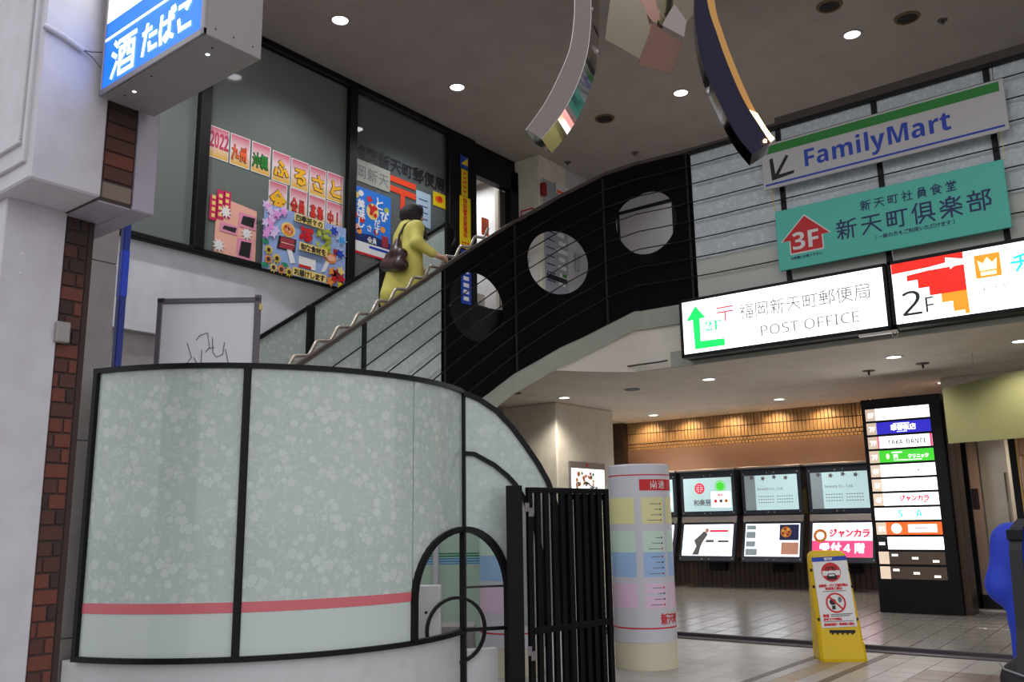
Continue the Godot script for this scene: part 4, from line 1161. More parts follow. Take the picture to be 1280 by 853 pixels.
func build_enclosure() -> void:
	var e := thing("curved_glass_screen", "curved frosted glass screen in a black frame round the foot of the stair", "glass screen")
	# arch opening half angle on the curved side
	var arch := func(x: float) -> float: return 0.93 + 0.5 * sqrt(maxf(0.0, 1.0 - x * x / (0.40 * 0.40)))
	var turn := [[0.0, -28.0], [0.2, -20.0], [0.37, -15.0], [0.56, -10.0], [0.81, -5.0], [1.0, -1.5]]
	var share := turn.map(func(q): return [q[1], q[0]])
	var flat0 := func(_a: float) -> float: return 0.925
	var foot := func(_a: float) -> float: return HB
	var flat1 := func(_a: float) -> float: return HT
	part(e, "frosted_pane", round_sheet(76.5, 41.0, flat0, flat1, 0.0, 0.012), M.frosted)
	part(e, "frosted_pane", round_sheet(40.0, -1.2, flat0, flat1, 0.0, 0.012, 36), M.frosted)
	var over := func(a: float) -> float:
		var x := clampf(curve_at(share, a), 0.0, 1.0)
		return 0.93 + 0.5 * sqrt(1.0 - x * x)
	part(e, "frosted_pane", round_sheet(-1.4, -27.6, over, flat1, 0.0, 0.012, 40), M.frosted)
	for d in [[76.5, 41.0], [40.0, -1.2]]:
		part(e, "plain_foot_pane", round_sheet(d[0], d[1], foot, flat0, 0.0, 0.012, 24), M.frosted_plain)
	for d in [[76.5, 41.2], [40.0, -1.0]]:
		var tape0 := func(_a: float) -> float: return 0.925
		var tape1 := func(_a: float) -> float: return 0.99
		part(e, "red_tape", round_sheet(d[0], d[1], tape0, tape1, 0.003, 0.002), M.red_tape)
	round_bar(e, "top_frame", M.black, 77.5, -28.0, HT, 0.035, 0.05)
	round_bar(e, "bottom_frame", M.black, 77.5, -28.0, HB, 0.035, 0.05)
	for d in [76.8, 40.5, -28.0]:
		var p := round_at(d, 0.0)
		var a := deg_to_rad(d)
		bar(e, "post", M.black, p + Vector3(0, HB if d > 0 else 0.0, 0), p + Vector3(0, HT, 0), 0.05, 0.05, Vector3(cos(a), 0, sin(a)))
	# straight wing with its sweeping top
	var top := [[0.0, 0.0], [0.15, 0.055], [0.31, 0.15], [0.45, 0.285], [0.575, 0.44], [0.68, 0.58], [0.77, 0.73], [0.82, 0.86], [0.86, 1.02], [0.875, 1.2], [0.88, 1.9]]
	var inner := [[0.0, 0.505], [0.1, 0.51], [0.28, 0.6], [0.4, 0.69], [0.47, 0.76], [0.55, 0.88], [0.62, 1.02], [0.69, 1.3], [0.70, 1.9]]
	var outer_pts := top.map(func(q): return wing_at(q[0], HT - q[1]))
	var inner_pts := inner.map(func(q): return wing_at(q[0], HT - q[1]))
	var n := Vector3(0.866, 0, 0.5)
	sweep(e, "sweeping_frame", M.black, outer_pts, 0.04, 0.05, n)
	sweep(e, "inner_arc_frame", M.black, inner_pts, 0.035, 0.05, n)
	var st := begin()
	for i in 44:
		var x0 := 0.88 * i / 44.0
		var x1 := 0.88 * (i + 1) / 44.0
		var t0 := HT - curve_at(top, x0)
		var t1 := HT - curve_at(top, x1)
		var b0: float = arch.call(x0) if x0 < 0.40 else HB
		var b1: float = arch.call(x1) if x1 < 0.401 else HB
		for o in [0.0, -0.012]:
			quad(st, wing_at(x0, b0, o), wing_at(x1, b1, o), wing_at(x1, t1, o), wing_at(x0, t0, o), n if o == 0.0 else -n)
	part(e, "wing_pane", st.commit(), M.frosted_flat)
	# arched opening frame that straddles the corner post
	var pts := [round_at(-1.5, HB)]
	for i in 13:
		var a := PI / 2.0 * i / 12.0
		pts.append(round_at(curve_at(turn, cos(a)), 0.93 + 0.49 * sin(a)))
	for i in 12:
		var a := PI / 2.0 * (i + 1) / 12.0
		pts.append(wing_at(0.39 * sin(a), 0.93 + 0.49 * cos(a)))
	pts.append(wing_at(0.39, 0.0))
	var faces := []
	for i in pts.size():
		var a := deg_to_rad(-5.0)
		faces.append(Vector3(cos(a), 0, sin(a)).lerp(n, float(i) / pts.size()).normalized())
	st = begin()
	add_sweep(st, pts, 0.045, 0.07, faces)
	part(e, "arch_frame", st.commit(), M.black)
	# ring, cross bars
	st = begin()
	var ring := []
	for i in 33:
		var a := TAU * i / 32.0
		var p := round_at(-28.0, 0.645 + 0.245 * sin(a))
		ring.append(p + Vector3(0.11, 0, -0.225) * cos(a) * 0.98 + Vector3(-0.02, 0, 0.06))
	add_sweep(st, ring, 0.022, 0.03, ring.map(func(p): return Vector3(0.9, 0, 0.44)))
	part(e, "ring", st.commit(), M.black)
	bar(e, "cross_bar", M.black, wing_at(0.0, HB, 0.01), wing_at(0.48, HB, 0.01), 0.028, 0.03, n)
	bar(e, "cross_bar", M.dark_metal, wing_at(0.0, 0.965, 0.0), wing_at(0.37, 0.965, 0.0), 0.016, 0.016, n)

	var b := setting("wall_screen_base", "low white curved plinth under the frosted glass screen", "wall")
	part(b, "plinth", round_sheet(82.0, -28.0, func(_a): return 0.0, func(_a): return HB - 0.02, -0.02, 0.12, 40), M.white_base)
	st = begin()
	for o in [-0.03, -0.13]:
		quad(st, wing_at(0.0, 0.0, o), wing_at(0.31, 0.0, o), wing_at(0.31, HB - 0.16, o), wing_at(0.0, HB - 0.16, o), n if o > -0.1 else -n)
	quad(st, wing_at(0.0, HB - 0.16, -0.03), wing_at(0.31, HB - 0.16, -0.03), wing_at(0.31, HB - 0.16, -0.13), wing_at(0.0, HB - 0.16, -0.13), Vector3.UP)
	part(b, "wing_plinth", st.commit(), M.white_base)

	# gate
	var g := thing("bar_gate", "black steel bar gate standing open beside the glass screen", "gate", Vector3(-4.417, 0, -5.803), deg_to_rad(82.0))
	var L := 0.95
	for x in [0.0, L]:
		block(g, "stile", M.black_gate, Vector3(x - 0.025, 0.05, -0.02), Vector3(x + 0.025, 1.744, 0.02), 0.004)
	for y in [[1.70, 1.745], [0.6, 0.65], [0.06, 0.11]]:
		block(g, "rail", M.black_gate, Vector3(0, y[0], -0.02), Vector3(L, y[1], 0.02), 0.004)
	for k in 9:
		var x := 0.095 * (k + 1)
		block(g, "bar", M.black_gate, Vector3(x - 0.024, 0.08, -0.018), Vector3(x + 0.024, 1.72, 0.018), 0.003)
	for k in 6:
		var x := 0.47 + 0.08 * k
		block(g, "folded_bar", M.black_gate, Vector3(x - 0.024, 0.08, -0.075), Vector3(x + 0.024, 1.70, -0.045), 0.003)
	for y in [0.63, 1.68]:
		block(g, "folded_rail", M.black_gate, Vector3(0.44, y - 0.03, -0.08), Vector3(L, y + 0.02, -0.03), 0.003)
	for y in [0.5, 1.6]:
		block(g, "hinge", M.aluminium, Vector3(-0.07, y - 0.05, 0.02), Vector3(-0.03, y + 0.02, 0.035), 0.003)
		block(g, "hinge", M.aluminium, Vector3(-0.032, y - 0.09, 0.022), Vector3(0.02, y - 0.02, 0.034), 0.003)
	var gp := thing("gate_post", "black square post that the bar gate hangs from", "post", Vector3(-4.52, 0, -5.73), deg_to_rad(40.0))
	block(gp, "shaft", M.black_gate, Vector3(-0.06, 0, -0.03), Vector3(0.07, 1.76, 0.03), 0.004)
	# wing pier of the gate that carries its latch
	var wire := thing("wire_twist", "scrap of thin wire twisted over the top of the gate", "wire", Vector3(-4.31, 1.745, -6.58))
	var wp := []
	for i in 12:
		wp.append(Vector3(0.03 * sin(i * 1.3), 0.002 + 0.006 * i * (0.5 + 0.5 * sin(i * 0.9)), 0.012 * i - 0.05))
	tube(wire, "strand", M.ink, wp, 0.004, 6)

# ------------------------------------------------------------------ signs
func build_front_signs() -> void:
	# post office light box
	var z := -10.45
	var a := thing("post_office_light_box", "white light box sign with green arrow pointing up to the post office", "sign", Vector3(-5.375, 3.56, z))
	block(a, "case", M.black, Vector3(0.0, 0.0, -0.27), Vector3(2.662, 0.782, -0.012), 0.006)
	for f in [[0, 0, 2.662, 0.045], [0, 0.745, 2.662, 0.782], [0, 0, 0.042, 0.782], [2.62, 0, 2.662, 0.782]]:
		block(a, "frame", M.black, Vector3(f[0], f[1], -0.012), Vector3(f[2], f[3], 0.004), 0.003)
	panel(a, "glowing_face", M.glow_white, 0.04, 0.04, 2.625, 0.75, -0.006, 0.004)
	plate(a, "arrow", M.glow_green, [[0.236, 0.67], [0.096, 0.485], [0.19, 0.488], [0.2, 0.093], [0.62, 0.093], [0.62, 0.185], [0.285, 0.193], [0.29, 0.495], [0.375, 0.497]], 0.0)
	write(a, "postal_mark", M.glow_red, "〒", Vector3(0.52, 0.41, 0.0), 0.2, 0.018, 0.0, false, 1.3)
	write(a, "lettering", M.glow_grey, "福岡新天町郵便局", Vector3(0.84, 0.40, 0.0), 0.185, 0.012, 0.206)
	latin(a, "lettering", M.glow_grey_pale, "POST OFFICE", Vector3(1.09, 0.1, 0.0), 0.155, false, 1.2)
	latin(a, "lettering", M.glow_mint, "2F", Vector3(0.36, 0.27, 0.0), 0.15, true, 1.15, true)
	for x in [0.5, 1.35, 1.5]:
		part(a, "screw", lathe([[0.0, 0.0], [0.012, 0.002], [0.014, 0.008]], 10), M.ink, Vector3(x, -0.006, -0.05))
	area("post_office_sign_light", Vector3(-4.04, 3.95, z + 0.03), Vector3.BACK, Vector2(2.5, 0.7), Color(1, 1, 1), 0.35)

	var b := thing("stairs_light_box", "light box sign with red and orange stairs and large 2F", "sign", Vector3(-2.70, 3.56, z))
	block(b, "case", M.black, Vector3(0.0, 0.0, -0.27), Vector3(2.9, 0.79, -0.012), 0.006)
	for f in [[0, 0, 2.9, 0.045], [0, 0.75, 2.9, 0.79], [0, 0, 0.042, 0.79], [2.86, 0, 2.9, 0.79]]:
		block(b, "frame", M.black, Vector3(f[0], f[1], -0.012), Vector3(f[2], f[3], 0.004), 0.003)
	panel(b, "glowing_face", M.glow_white, 0.04, 0.04, 2.87, 0.755, -0.006, 0.004)
	plate(b, "red_band", M.glow_red_deep, [[0.045, 0.75], [0.045, 0.632], [0.5, 0.645], [0.72, 0.65], [0.8, 0.66], [0.8, 0.75]], 0.0)
	var steps := [[0.2, 0.61], [0.2, 0.522], [0.312, 0.522], [0.312, 0.42], [0.424, 0.42], [0.424, 0.32], [0.8, 0.32], [0.8, 0.61]]
	plate(b, "red_steps", M.glow_red_deep, steps, 0.0)
	plate(b, "orange_steps", M.glow_orange, [[0.43, 0.32], [0.54, 0.32], [0.54, 0.22], [0.648, 0.22], [0.648, 0.103], [0.76, 0.103], [0.76, 0.06], [0.805, 0.06], [0.8, 0.32]], 0.0)
	plate(b, "white_arrow", M.glow_white, [[0.05, 0.60], [0.62, 0.662], [0.62, 0.72], [0.8, 0.672], [0.66, 0.58], [0.66, 0.63], [0.05, 0.575]], 0.002)
	latin(b, "lettering", M.glow_ink, "2", Vector3(0.10, 0.03, 0.0), 0.34, false, 1.2)
	latin(b, "lettering", M.glow_ink, "F", Vector3(0.345, 0.075, 0.0), 0.21, false, 1.0)
	panel(b, "crown_field", M.glow_orange, 0.904, 0.42, 1.156, 0.68, 0.0)
	plate(b, "crown", M.glow_cream, [[0.95, 0.5], [0.935, 0.62], [0.985, 0.58], [1.03, 0.645], [1.075, 0.58], [1.125, 0.62], [1.11, 0.5]], 0.003)
	panel(b, "crown_base", M.glow_cream, 0.955, 0.445, 1.105, 0.485, 0.003)
	write(b, "lettering", M.glow_cyan, "チ", Vector3(1.25, 0.44, 0.0), 0.18, 0.028)
	write(b, "lettering", M.glow_grey_pale, "新天町", Vector3(0.95, 0.27, 0.0), 0.07, 0.006, 0.1)
	area("stairs_sign_light", Vector3(-1.25, 3.95, z + 0.03), Vector3.BACK, Vector2(2.7, 0.7), Color(1, 1, 1), 0.35)
	var hook := thing("hanging_bracket", "small metal strap and ring under the joint of the light boxes", "bracket", Vector3(-2.7, 3.56, z - 0.05))
	block(hook, "strap", M.steel, Vector3(-0.4, -0.035, -0.03), Vector3(0.04, -0.002, 0.03), 0.003)
	var ringp := []
	for i in 15:
		ringp.append(Vector3(0.03 * cos(TAU * i / 14.0), -0.06 + 0.03 * sin(TAU * i / 14.0), 0))
	tube(hook, "ring", M.steel, ringp, 0.006, 6)

	# convenience store board
	var c := thing("store_signboard", "white hanging signboard with a green band and blue FamilyMart lettering", "sign", Vector3(-4.147, 5.635, -10.6))
	block(c, "board", M.sign_white, Vector3(0, 0, -0.03), Vector3(2.836, 0.618, 0.0), 0.006)
	panel(c, "green_band", M.green_print, 0.03, 0.475, 2.79, 0.59, 0.002)
	panel(c, "blue_line", M.blue_print, 0.03, 0.045, 2.8, 0.07, 0.002)
	latin(c, "lettering", M.blue_print, "FamilyMart", Vector3(0.53, 0.10, 0.001), 0.275, true, 1.0)
	plate(c, "arrow", M.ink, [[0.12, 0.105], [0.41, 0.135], [0.42, 0.175], [0.215, 0.165], [0.36, 0.385], [0.325, 0.405], [0.17, 0.18], [0.15, 0.41], [0.105, 0.4]], 0.002)
	for x in [0.1, 2.74]:
		tube(c, "hanging_cord", M.yellow, [Vector3(x, 0.0, -0.015), Vector3(x + 0.02, -0.31, -0.015)], 0.004, 6)
		tube(c, "hanging_wire", M.cable, [Vector3(x, 0.618, -0.015), Vector3(x, 0.9, -0.1)], 0.004, 6)
	# canteen board
	var d := thing("canteen_signboard", "teal hanging signboard with a red 3F arrow and navy lettering", "sign", Vector3(-4.027, 4.525, -10.6))
	block(d, "board", M.teal, Vector3(0, 0, -0.03), Vector3(2.613, 0.79, 0.0), 0.006)
	var arrow := [[0.372, 0.675], [0.048, 0.365], [0.16, 0.365], [0.16, 0.18], [0.585, 0.18], [0.585, 0.37], [0.69, 0.37]]
	plate(d, "arrow_border", M.paper, arrow, 0.002)
	var small := arrow.map(func(p): return [0.372 + (p[0] - 0.372) * 0.93, 0.40 + (p[1] - 0.40) * 0.92])
	plate(d, "red_arrow", M.red, small, 0.004)
	latin(d, "lettering", M.paper, "3F", Vector3(0.19, 0.16, 0.004), 0.265, true, 1.08)
	write(d, "lettering", M.navy_print, "新天町社員食堂", Vector3(1.06, 0.555, 0.003), 0.118, 0.012, 0.158)
	write(d, "lettering", M.navy_print, "新天町倶楽部", Vector3(0.755, 0.255, 0.003), 0.235, 0.022, 0.292)
	write(d, "lettering", M.navy_print, "（一般の方もご利用いただけます）", Vector3(1.17, 0.165, 0.003), 0.05, 0.006, 0.0575)
	write(d, "lettering", M.navy_print, "お気軽にお寄り下さい。", Vector3(0.165, 0.115, 0.003), 0.035, 0.005, 0.039)

func build_corner_sign() -> void:
	var t := thing("projecting_sign", "projecting blue light box sign reading 酒 たばこ above the pillar", "sign", Vector3(-4.45, 3.74, -2.1))
	var W := 0.985
	block(t, "case", M.sign_grey, Vector3(0, 0, -0.32), Vector3(W, 1.7, -0.012), 0.004)
	for f in [[0, 0, W, 0.035], [0, 0, 0.022, 1.7], [W - 0.03, 0, W, 1.7]]:
		block(t, "frame", M.aluminium, Vector3(f[0], f[1], -0.014), Vector3(f[2], f[3], 0.004), 0.003)
	panel(t, "blue_face", M.glow_blue, 0.02, 0.033, W - 0.028, 0.425, -0.004, 0.004)
	panel(t, "white_face", M.glow_white, 0.02, 0.425, W - 0.028, 1.69, -0.004, 0.004)
	panel(t, "white_line", M.glow_white, 0.02, 0.315, W - 0.028, 0.328, 0.0)
	write(t, "lettering", M.glow_white, "酒", Vector3(0.115, 0.065, 0.0), 0.215, 0.026, 0.0, false, 1.05)
	write(t, "lettering", M.glow_white, "たばこ", Vector3(0.415, 0.085, 0.0), 0.165, 0.025, 0.158, false, 0.86)
	for p in [[0.12, 0.08], [0.42, 0.06], [0.9, 0.1]]:
		part(t, "screw", lathe([[0.0, 0.0], [0.006, 0.001], [0.007, 0.004]], 8), M.ink, Vector3(p[0], -0.003, -p[1]))
	for p in [0.06, 0.16, 0.27]:
		part(t, "screw", lathe([[0.0, 0.0], [0.006, 0.001], [0.007, 0.004]], 8), M.rail_brown, Vector3(W + 0.001, 0.05, -p), Vector3(0, 0, PI / 2))
	for p in [[0.2, 0.09], [0.83, 0.12]]:
		part(t, "small_lamp", lathe([[0.0, -0.002], [0.009, -0.002], [0.011, 0.0]], 12), M.glow_white, Vector3(p[0], -0.001, -p[1]))
	block(t, "wall_bracket", M.black, Vector3(-0.05, 0.37, -0.2), Vector3(0.0, 1.3, -0.06), 0.004)
	area("projecting_sign_light", Vector3(-3.96, 4.5, -2.07), Vector3.BACK, Vector2(0.9, 1.3), Color(0.8, 0.9, 1.0), 0.12)

# ------------------------------------------------------------------ posters on the windows
func graded(w: float, h: float, top: Color, mid: Color, low: Color) -> ArrayMesh:
	var st := begin()
	var rows := [[h, top], [h * 0.55, mid], [0.0, low]]
	for i in 2:
		for k in [[0.0, 0, 0], [w, 0, 1], [w, 1, 2], [0.0, 0, 0], [w, 1, 1], [0.0, 1, 2]]:
			var r: Array = rows[i + k[1]]
			st.set_color(r[1].srgb_to_linear())
			st.set_normal(Vector3.BACK)
			st.add_vertex(Vector3(k[0], r[0], 0))
	return st.commit()

func window_thing(called: String, label: String, category: String, y: float, z: float, group := "") -> Node3D:
	return thing(called, label, category, Vector3(-9.9 + 0.004, y, z), PI / 2.0, group)

func build_posters() -> void:
	var graded_m := mat("graded_card", Color.WHITE, 0.45)
	graded_m.vertex_color_use_as_albedo = true
	var field := graded(0.29, 0.42, rgb(206, 88, 110), rgb(232, 206, 208), rgb(222, 170, 40))
	var cards := [
		["2022", 6.15, 6.27, "magenta and yellow digits 2022"], ["九州", 6.485, 6.27, "red characters 九州"], ["沖縄", 6.825, 6.27, "green characters 沖縄"],
		["ふ", 7.17, 6.25, "large yellow character fu"], ["る", 7.5, 6.24, "large yellow character ru"], ["さ", 7.83, 6.23, "large yellow character sa"], ["と", 8.16, 6.24, "large yellow character to"],
		["会", 7.13, 5.79, "one large yellow character kai"], ["会員", 7.49, 5.79, "red and yellow characters kaiin"], ["募集", 7.83, 5.78, "red and yellow characters boshu"], ["中！", 8.16, 5.78, "red and yellow characters chu"],
	]
	var card_mesh := box_mesh(Vector3(0.312, 0.445, 0.004), 0.0)
	for c in cards:
		var t := window_thing("letter_card", "pink and gold card with " + c[3] + " on the window", "card", c[2], -c[1], "letter cards taped across the window")
		part(t, "sheet", card_mesh, M.paper, Vector3(0.156, 0.222, 0.002))
		part(t, "graded_print", field, graded_m, Vector3(0.011, 0.0125, 0.005))
		var col: Material = M.print_gold
		if c[0] == "2022":
			latin(t, "digits", M.ink, "2022", Vector3(0.016, 0.07, 0.006), 0.27, true, 0.43)
			latin(t, "digits", M.print_magenta, "2022", Vector3(0.02, 0.076, 0.008), 0.262, true, 0.425)
			continue
		if c[0] == "九州":
			col = M.orange
		elif c[0] == "沖縄":
			col = M.green_print
		elif c[0].length() == 2:
			col = M.print_red
		if c[0].length() == 1:
			write(t, "lettering", M.ink, c[0], Vector3(0.045, 0.085, 0.006), 0.22, 0.062)
			write(t, "lettering", col, c[0], Vector3(0.045, 0.085, 0.012), 0.22, 0.045)
		else:
			write(t, "lettering", M.ink, c[0], Vector3(0.025, 0.085, 0.006), 0.2, 0.032, 0.13, false, 0.55)
			write(t, "lettering", col, c[0], Vector3(0.025, 0.085, 0.012), 0.2, 0.02, 0.13, false, 0.55)

	# food collage
	var b := window_thing("food_collage_board", "blue handmade board with paper flowers, fruit and meat pictures", "board", 4.9, -7.0)
	b.position.x += 0.098
	block(b, "board", M.collage_blue, Vector3(0, 0, 0), Vector3(1.46, 0.93, 0.012), 0.003)
	for s in [["四季折々の", 0.5, 0.79, 0.09], ["旬な食材を", 0.6, 0.39, 0.085], ["お届けします", 0.5, 0.0, 0.085]]:
		panel(b, "yellow_strip", M.strip_yellow, s[1] - 0.02, s[2], s[1] + s[3] * s[0].length() * 1.08 + 0.02, s[2] + 0.115, 0.05)
		write(b, "lettering", M.ink, s[0], Vector3(s[1], s[2] + 0.013, 0.052), s[3], 0.014)
	plate(b, "dish", M.strip_yellow, disc_points(0.4, 0.64, 0.12, 0.105), 0.018)
	plate(b, "dish_filling", M.food_orange, disc_points(0.4, 0.64, 0.095, 0.08), 0.022)
	var rng := RandomNumberGenerator.new()
	rng.seed = 4
	for i in 7:
		plate(b, "dish_piece", M.peach if i % 2 else M.meat, disc_points(0.4 + rng.randf_range(-0.06, 0.06), 0.64 + rng.randf_range(-0.05, 0.05), 0.022, 0.02, 8), 0.024 + 0.001 * i)
	plate(b, "meat_tray", M.ink, [[0.22, 0.33], [0.53, 0.34], [0.55, 0.53], [0.25, 0.52]], 0.018)
	plate(b, "meat", M.meat, [[0.25, 0.35], [0.5, 0.36], [0.52, 0.435], [0.28, 0.43]], 0.022)
	plate(b, "meat", M.meat, [[0.26, 0.445], [0.5, 0.45], [0.52, 0.515], [0.29, 0.51]], 0.022)
	plate(b, "meat_fat", M.peach, [[0.28, 0.425], [0.52, 0.43], [0.52, 0.44], [0.28, 0.44]], 0.024)
	for i in 18:
		plate(b, "strawberry", M.red if i % 4 else M.meat, disc_points(0.71 + rng.randf_range(-0.1, 0.1), 0.64 + rng.randf_range(-0.08, 0.1), 0.034, 0.04, 10), 0.02 + 0.0012 * i)
	for i in 34:
		plate(b, "grape", M.grape if i % 3 else M.grape_dark, disc_points(1.02 + rng.randf_range(-0.13, 0.12), 0.65 + rng.randf_range(-0.17, 0.16), 0.034, 0.034, 10), 0.018 + 0.0009 * i)
	for i in 18:
		plate(b, "pink_blossom", M.blossom if i % 2 else M.blossom_pale, flower_points(0.09 + rng.randf_range(-0.08, 0.1) + (0.14 if i > 13 else 0.0), 0.91 - 0.033 * i if i < 14 else 0.9 - 0.03 * (i - 14), 0.075, 5), 0.018 + 0.0012 * i)
	for p in [[0.08, 0.27, "yellow"], [0.08, 0.14, "food_orange"], [0.22, 0.18, "yellow"], [0.17, 0.04, "strip_yellow"], [0.3, 0.04, "food_orange"], [0.43, 0.03, "yellow"]]:
		plate(b, "sunflower", M[p[2]], flower_points(p[0], p[1], 0.08, 9), 0.03)
		plate(b, "flower_centre", M.brick_dark, disc_points(p[0], p[1], 0.032, 0.032, 12), 0.034)
	for p in [[0.03, 0.38], [0.03, 0.05], [0.36, 0.12]]:
		plate(b, "leaf", M.leaf_green, disc_points(p[0], p[1], 0.06, 0.035, 10), 0.022)
	for p in [[1.22, 0.83, "blue_print"], [1.37, 0.72, "sky_blue"], [1.35, 0.5, "blue_print"]]:
		plate(b, "snowflake", M.paper, flower_points(p[0], p[1], 0.115, 6), 0.02)
		plate(b, "snowflake", M[p[2]], flower_points(p[0], p[1], 0.095, 6), 0.024)
	for p in [[1.2, 0.2, "food_orange"], [1.36, 0.24, "strip_yellow"], [1.25, 0.12, "red"], [1.38, 0.13, "red"], [1.17, 0.05, "food_orange"], [1.37, 0.02, "yellow"], [1.28, 0.19, "meat"]]:
		plate(b, "maple_leaf", M[p[2]], flower_points(p[0], p[1], 0.09, 5), 0.026)
	panel(b, "box_picture", M.paper, 0.6, 0.15, 0.9, 0.31, 0.018)
	panel(b, "box_picture", M.red, 0.6, 0.15, 0.82, 0.19, 0.02)
	for p in [[0.46, 0.16, 0.3], [1.0, 0.15, -0.35]]:
		plate(b, "speech_strip", M.paper, [[p[0], p[1]], [p[0] + 0.08, p[1] + 0.03], [p[0] + 0.08 - p[2] * 0.25, p[1] + 0.22], [p[0] - p[2] * 0.25, p[1] + 0.2]], 0.019)
	plate(b, "sandwich", M.food_orange, disc_points(1.17, 0.4, 0.11, 0.075), 0.02)
	plate(b, "sandwich_filling", M.peach, disc_points(1.17, 0.4, 0.08, 0.045), 0.024)
	panel(b, "jam_jar", M.meat, 1.22, 0.46, 1.32, 0.56, 0.02)

	# pink handmade prize poster
	var p := window_thing("prize_collage_poster", "pink cut-out poster with pictures of a cooker and a vacuum", "poster", 4.93, -6.22)
	plate(p, "sheet", M.peach, [[0.1, 0.0], [0.74, 0.03], [0.73, 0.78], [0.3, 0.82], [0.1, 0.55]], 0.006, 0.006)
	for s in [[0.0, 0.48, 0.34, 0.0], [0.1, 0.52, 0.4, 0.03], [0.2, 0.56, 0.37, 0.05]]:
		plate(p, "title_strip", M.print_magenta, [[s[0], s[1]], [s[0] + 0.11, s[1]], [s[0] + 0.11, s[1] + s[2]], [s[0], s[1] + s[2]]], 0.012)
		for k in 4:
			panel(p, "title_mark", M.strip_yellow, s[0] + 0.03, s[1] + 0.04 + k * 0.085, s[0] + 0.08, s[1] + 0.09 + k * 0.085, 0.014)
	for s in [[0.45, 0.5, 0.27, 0.2], [0.17, 0.36, 0.27, 0.13], [0.44, 0.06, 0.24, 0.28]]:
		panel(p, "picture_field", M.pink, s[0], s[1], s[0] + s[2], s[1] + s[3], 0.012)
		plate(p, "appliance", M.ink, [[s[0] + 0.03, s[1] + 0.04], [s[0] + s[2] - 0.04, s[1] + 0.03], [s[0] + s[2] - 0.02, s[1] + s[3] - 0.03], [s[0] + 0.06, s[1] + s[3] - 0.04]], 0.015)
	for s in [[0.24, 0.64], [0.16, 0.16], [0.58, 0.42]]:
		plate(p, "speech_bubble", M.paper, flower_points(s[0], s[1], 0.1, 9), 0.016)

	# tall blue poster
	var q := window_thing("blue_food_poster", "tall blue poster of flying fruit reading とびだす 美味しさ", "poster", 5.55, -8.66)
	block(q, "sheet", M.poster_blue, Vector3(0, 0, 0), Vector3(0.81, 1.08, 0.006), 0.0)
	panel(q, "white_foot", M.paper, 0.0, 0.035, 0.81, 0.2, 0.008)
	panel(q, "red_foot", M.red, 0.0, 0.0, 0.81, 0.035, 0.008)
	plate(q, "dark_band", M.navy_print, [[0.0, 0.2], [0.81, 0.2], [0.81, 0.3], [0.4, 0.36], [0.0, 0.3]], 0.008)
	panel(q, "blue_line", M.blue_print, 0.36, 0.13, 0.8, 0.17, 0.01)
	write(q, "lettering", M.white, "と", Vector3(0.46, 0.82, 0.012), 0.18, 0.026)
	write(q, "lettering", M.white, "び", Vector3(0.58, 0.63, 0.012), 0.17, 0.026)
	write(q, "lettering", M.white, "だす", Vector3(0.46, 0.52, 0.012), 0.11, 0.018, 0.12, true)
	write(q, "lettering", M.white, "美味し", Vector3(0.1, 0.72, 0.012), 0.15, 0.022, 0.15, true)
	write(q, "lettering", M.white, "さ", Vector3(0.3, 0.4, 0.012), 0.1, 0.016)
	write(q, "lettering", M.paper, "会員", Vector3(0.32, 0.22, 0.012), 0.09, 0.012)
	plate(q, "fruit_bowl", M.strip_yellow, disc_points(0.42, 0.74, 0.13, 0.13), 0.01)
	for i in 9:
		plate(q, "strawberry", M.red, disc_points(0.42 + rng.randf_range(-0.07, 0.07), 0.75 + rng.randf_range(-0.06, 0.07), 0.035, 0.035, 10), 0.012 + 0.001 * i)
	for f in [[0.08, 0.93, "strip_yellow"], [0.17, 0.98, "paper"], [0.72, 0.84, "grape"], [0.12, 0.42, "peach"], [0.5, 0.42, "meat"], [0.2, 0.55, "red"], [0.35, 0.93, "red"], [0.06, 0.6, "red"], [0.64, 0.5, "food_orange"], [0.7, 0.36, "peach"], [0.15, 0.36, "food_orange"]]:
		plate(q, "fruit", M[f[2]], disc_points(f[0], f[1], 0.055, 0.05, 12), 0.009)
	panel(q, "cup_picture", M.meat, 0.62, 0.22, 0.76, 0.4, 0.013)

	# lettering on the glass
	var g := window_thing("glass_lettering", "black characters 福岡新天町郵便局 across the post office glass", "lettering", 7.1, -8.68)
	write(g, "characters", M.ink, "福岡新天町郵便局", Vector3(0, 0, 0.001), 0.235, 0.028, 0.262)
	var pm := window_thing("postal_mark", "large red orange postal mark on the post office glass", "lettering", 6.5, -9.44)
	panel(pm, "upper_bar", M.postal_red, 0, 0.43, 0.6, 0.53, 0.003)
	panel(pm, "lower_bar", M.postal_red, 0, 0.26, 0.6, 0.36, 0.003)
	panel(pm, "stem", M.postal_red, 0.25, 0.0, 0.35, 0.26, 0.003)
	var ps := window_thing("paper_strip_sign", "pale strip with grey characters 岡新天 above the blue poster", "sign", 6.72, -8.67)
	block(ps, "strip", M.fascia, Vector3(0, 0, 0), Vector3(0.78, 0.36, 0.004), 0.0)
	write(ps, "lettering", M.ink_grey, "岡新天", Vector3(0.05, 0.06, 0.006), 0.21, 0.02, 0.24)
	var ys := window_thing("yellow_square_sticker", "small square yellow sticker on the post office glass", "sticker", 6.8, -10.46)
	panel(ys, "sheet", M.yellow, 0, 0, 0.31, 0.25, 0.004)
	plate(ys, "mark", M.orange, disc_points(0.15, 0.13, 0.1, 0.06, 12), 0.006)
	plate(ys, "mark", M.print_red, disc_points(0.17, 0.15, 0.05, 0.05, 12), 0.008)
	var bs := window_thing("pale_blue_notice", "pale blue notice sheet behind the woman on the glass", "notice", 6.35, -10.05)
	panel(bs, "sheet", M.sky_pale, 0, 0, 0.35, 0.6, 0.004)
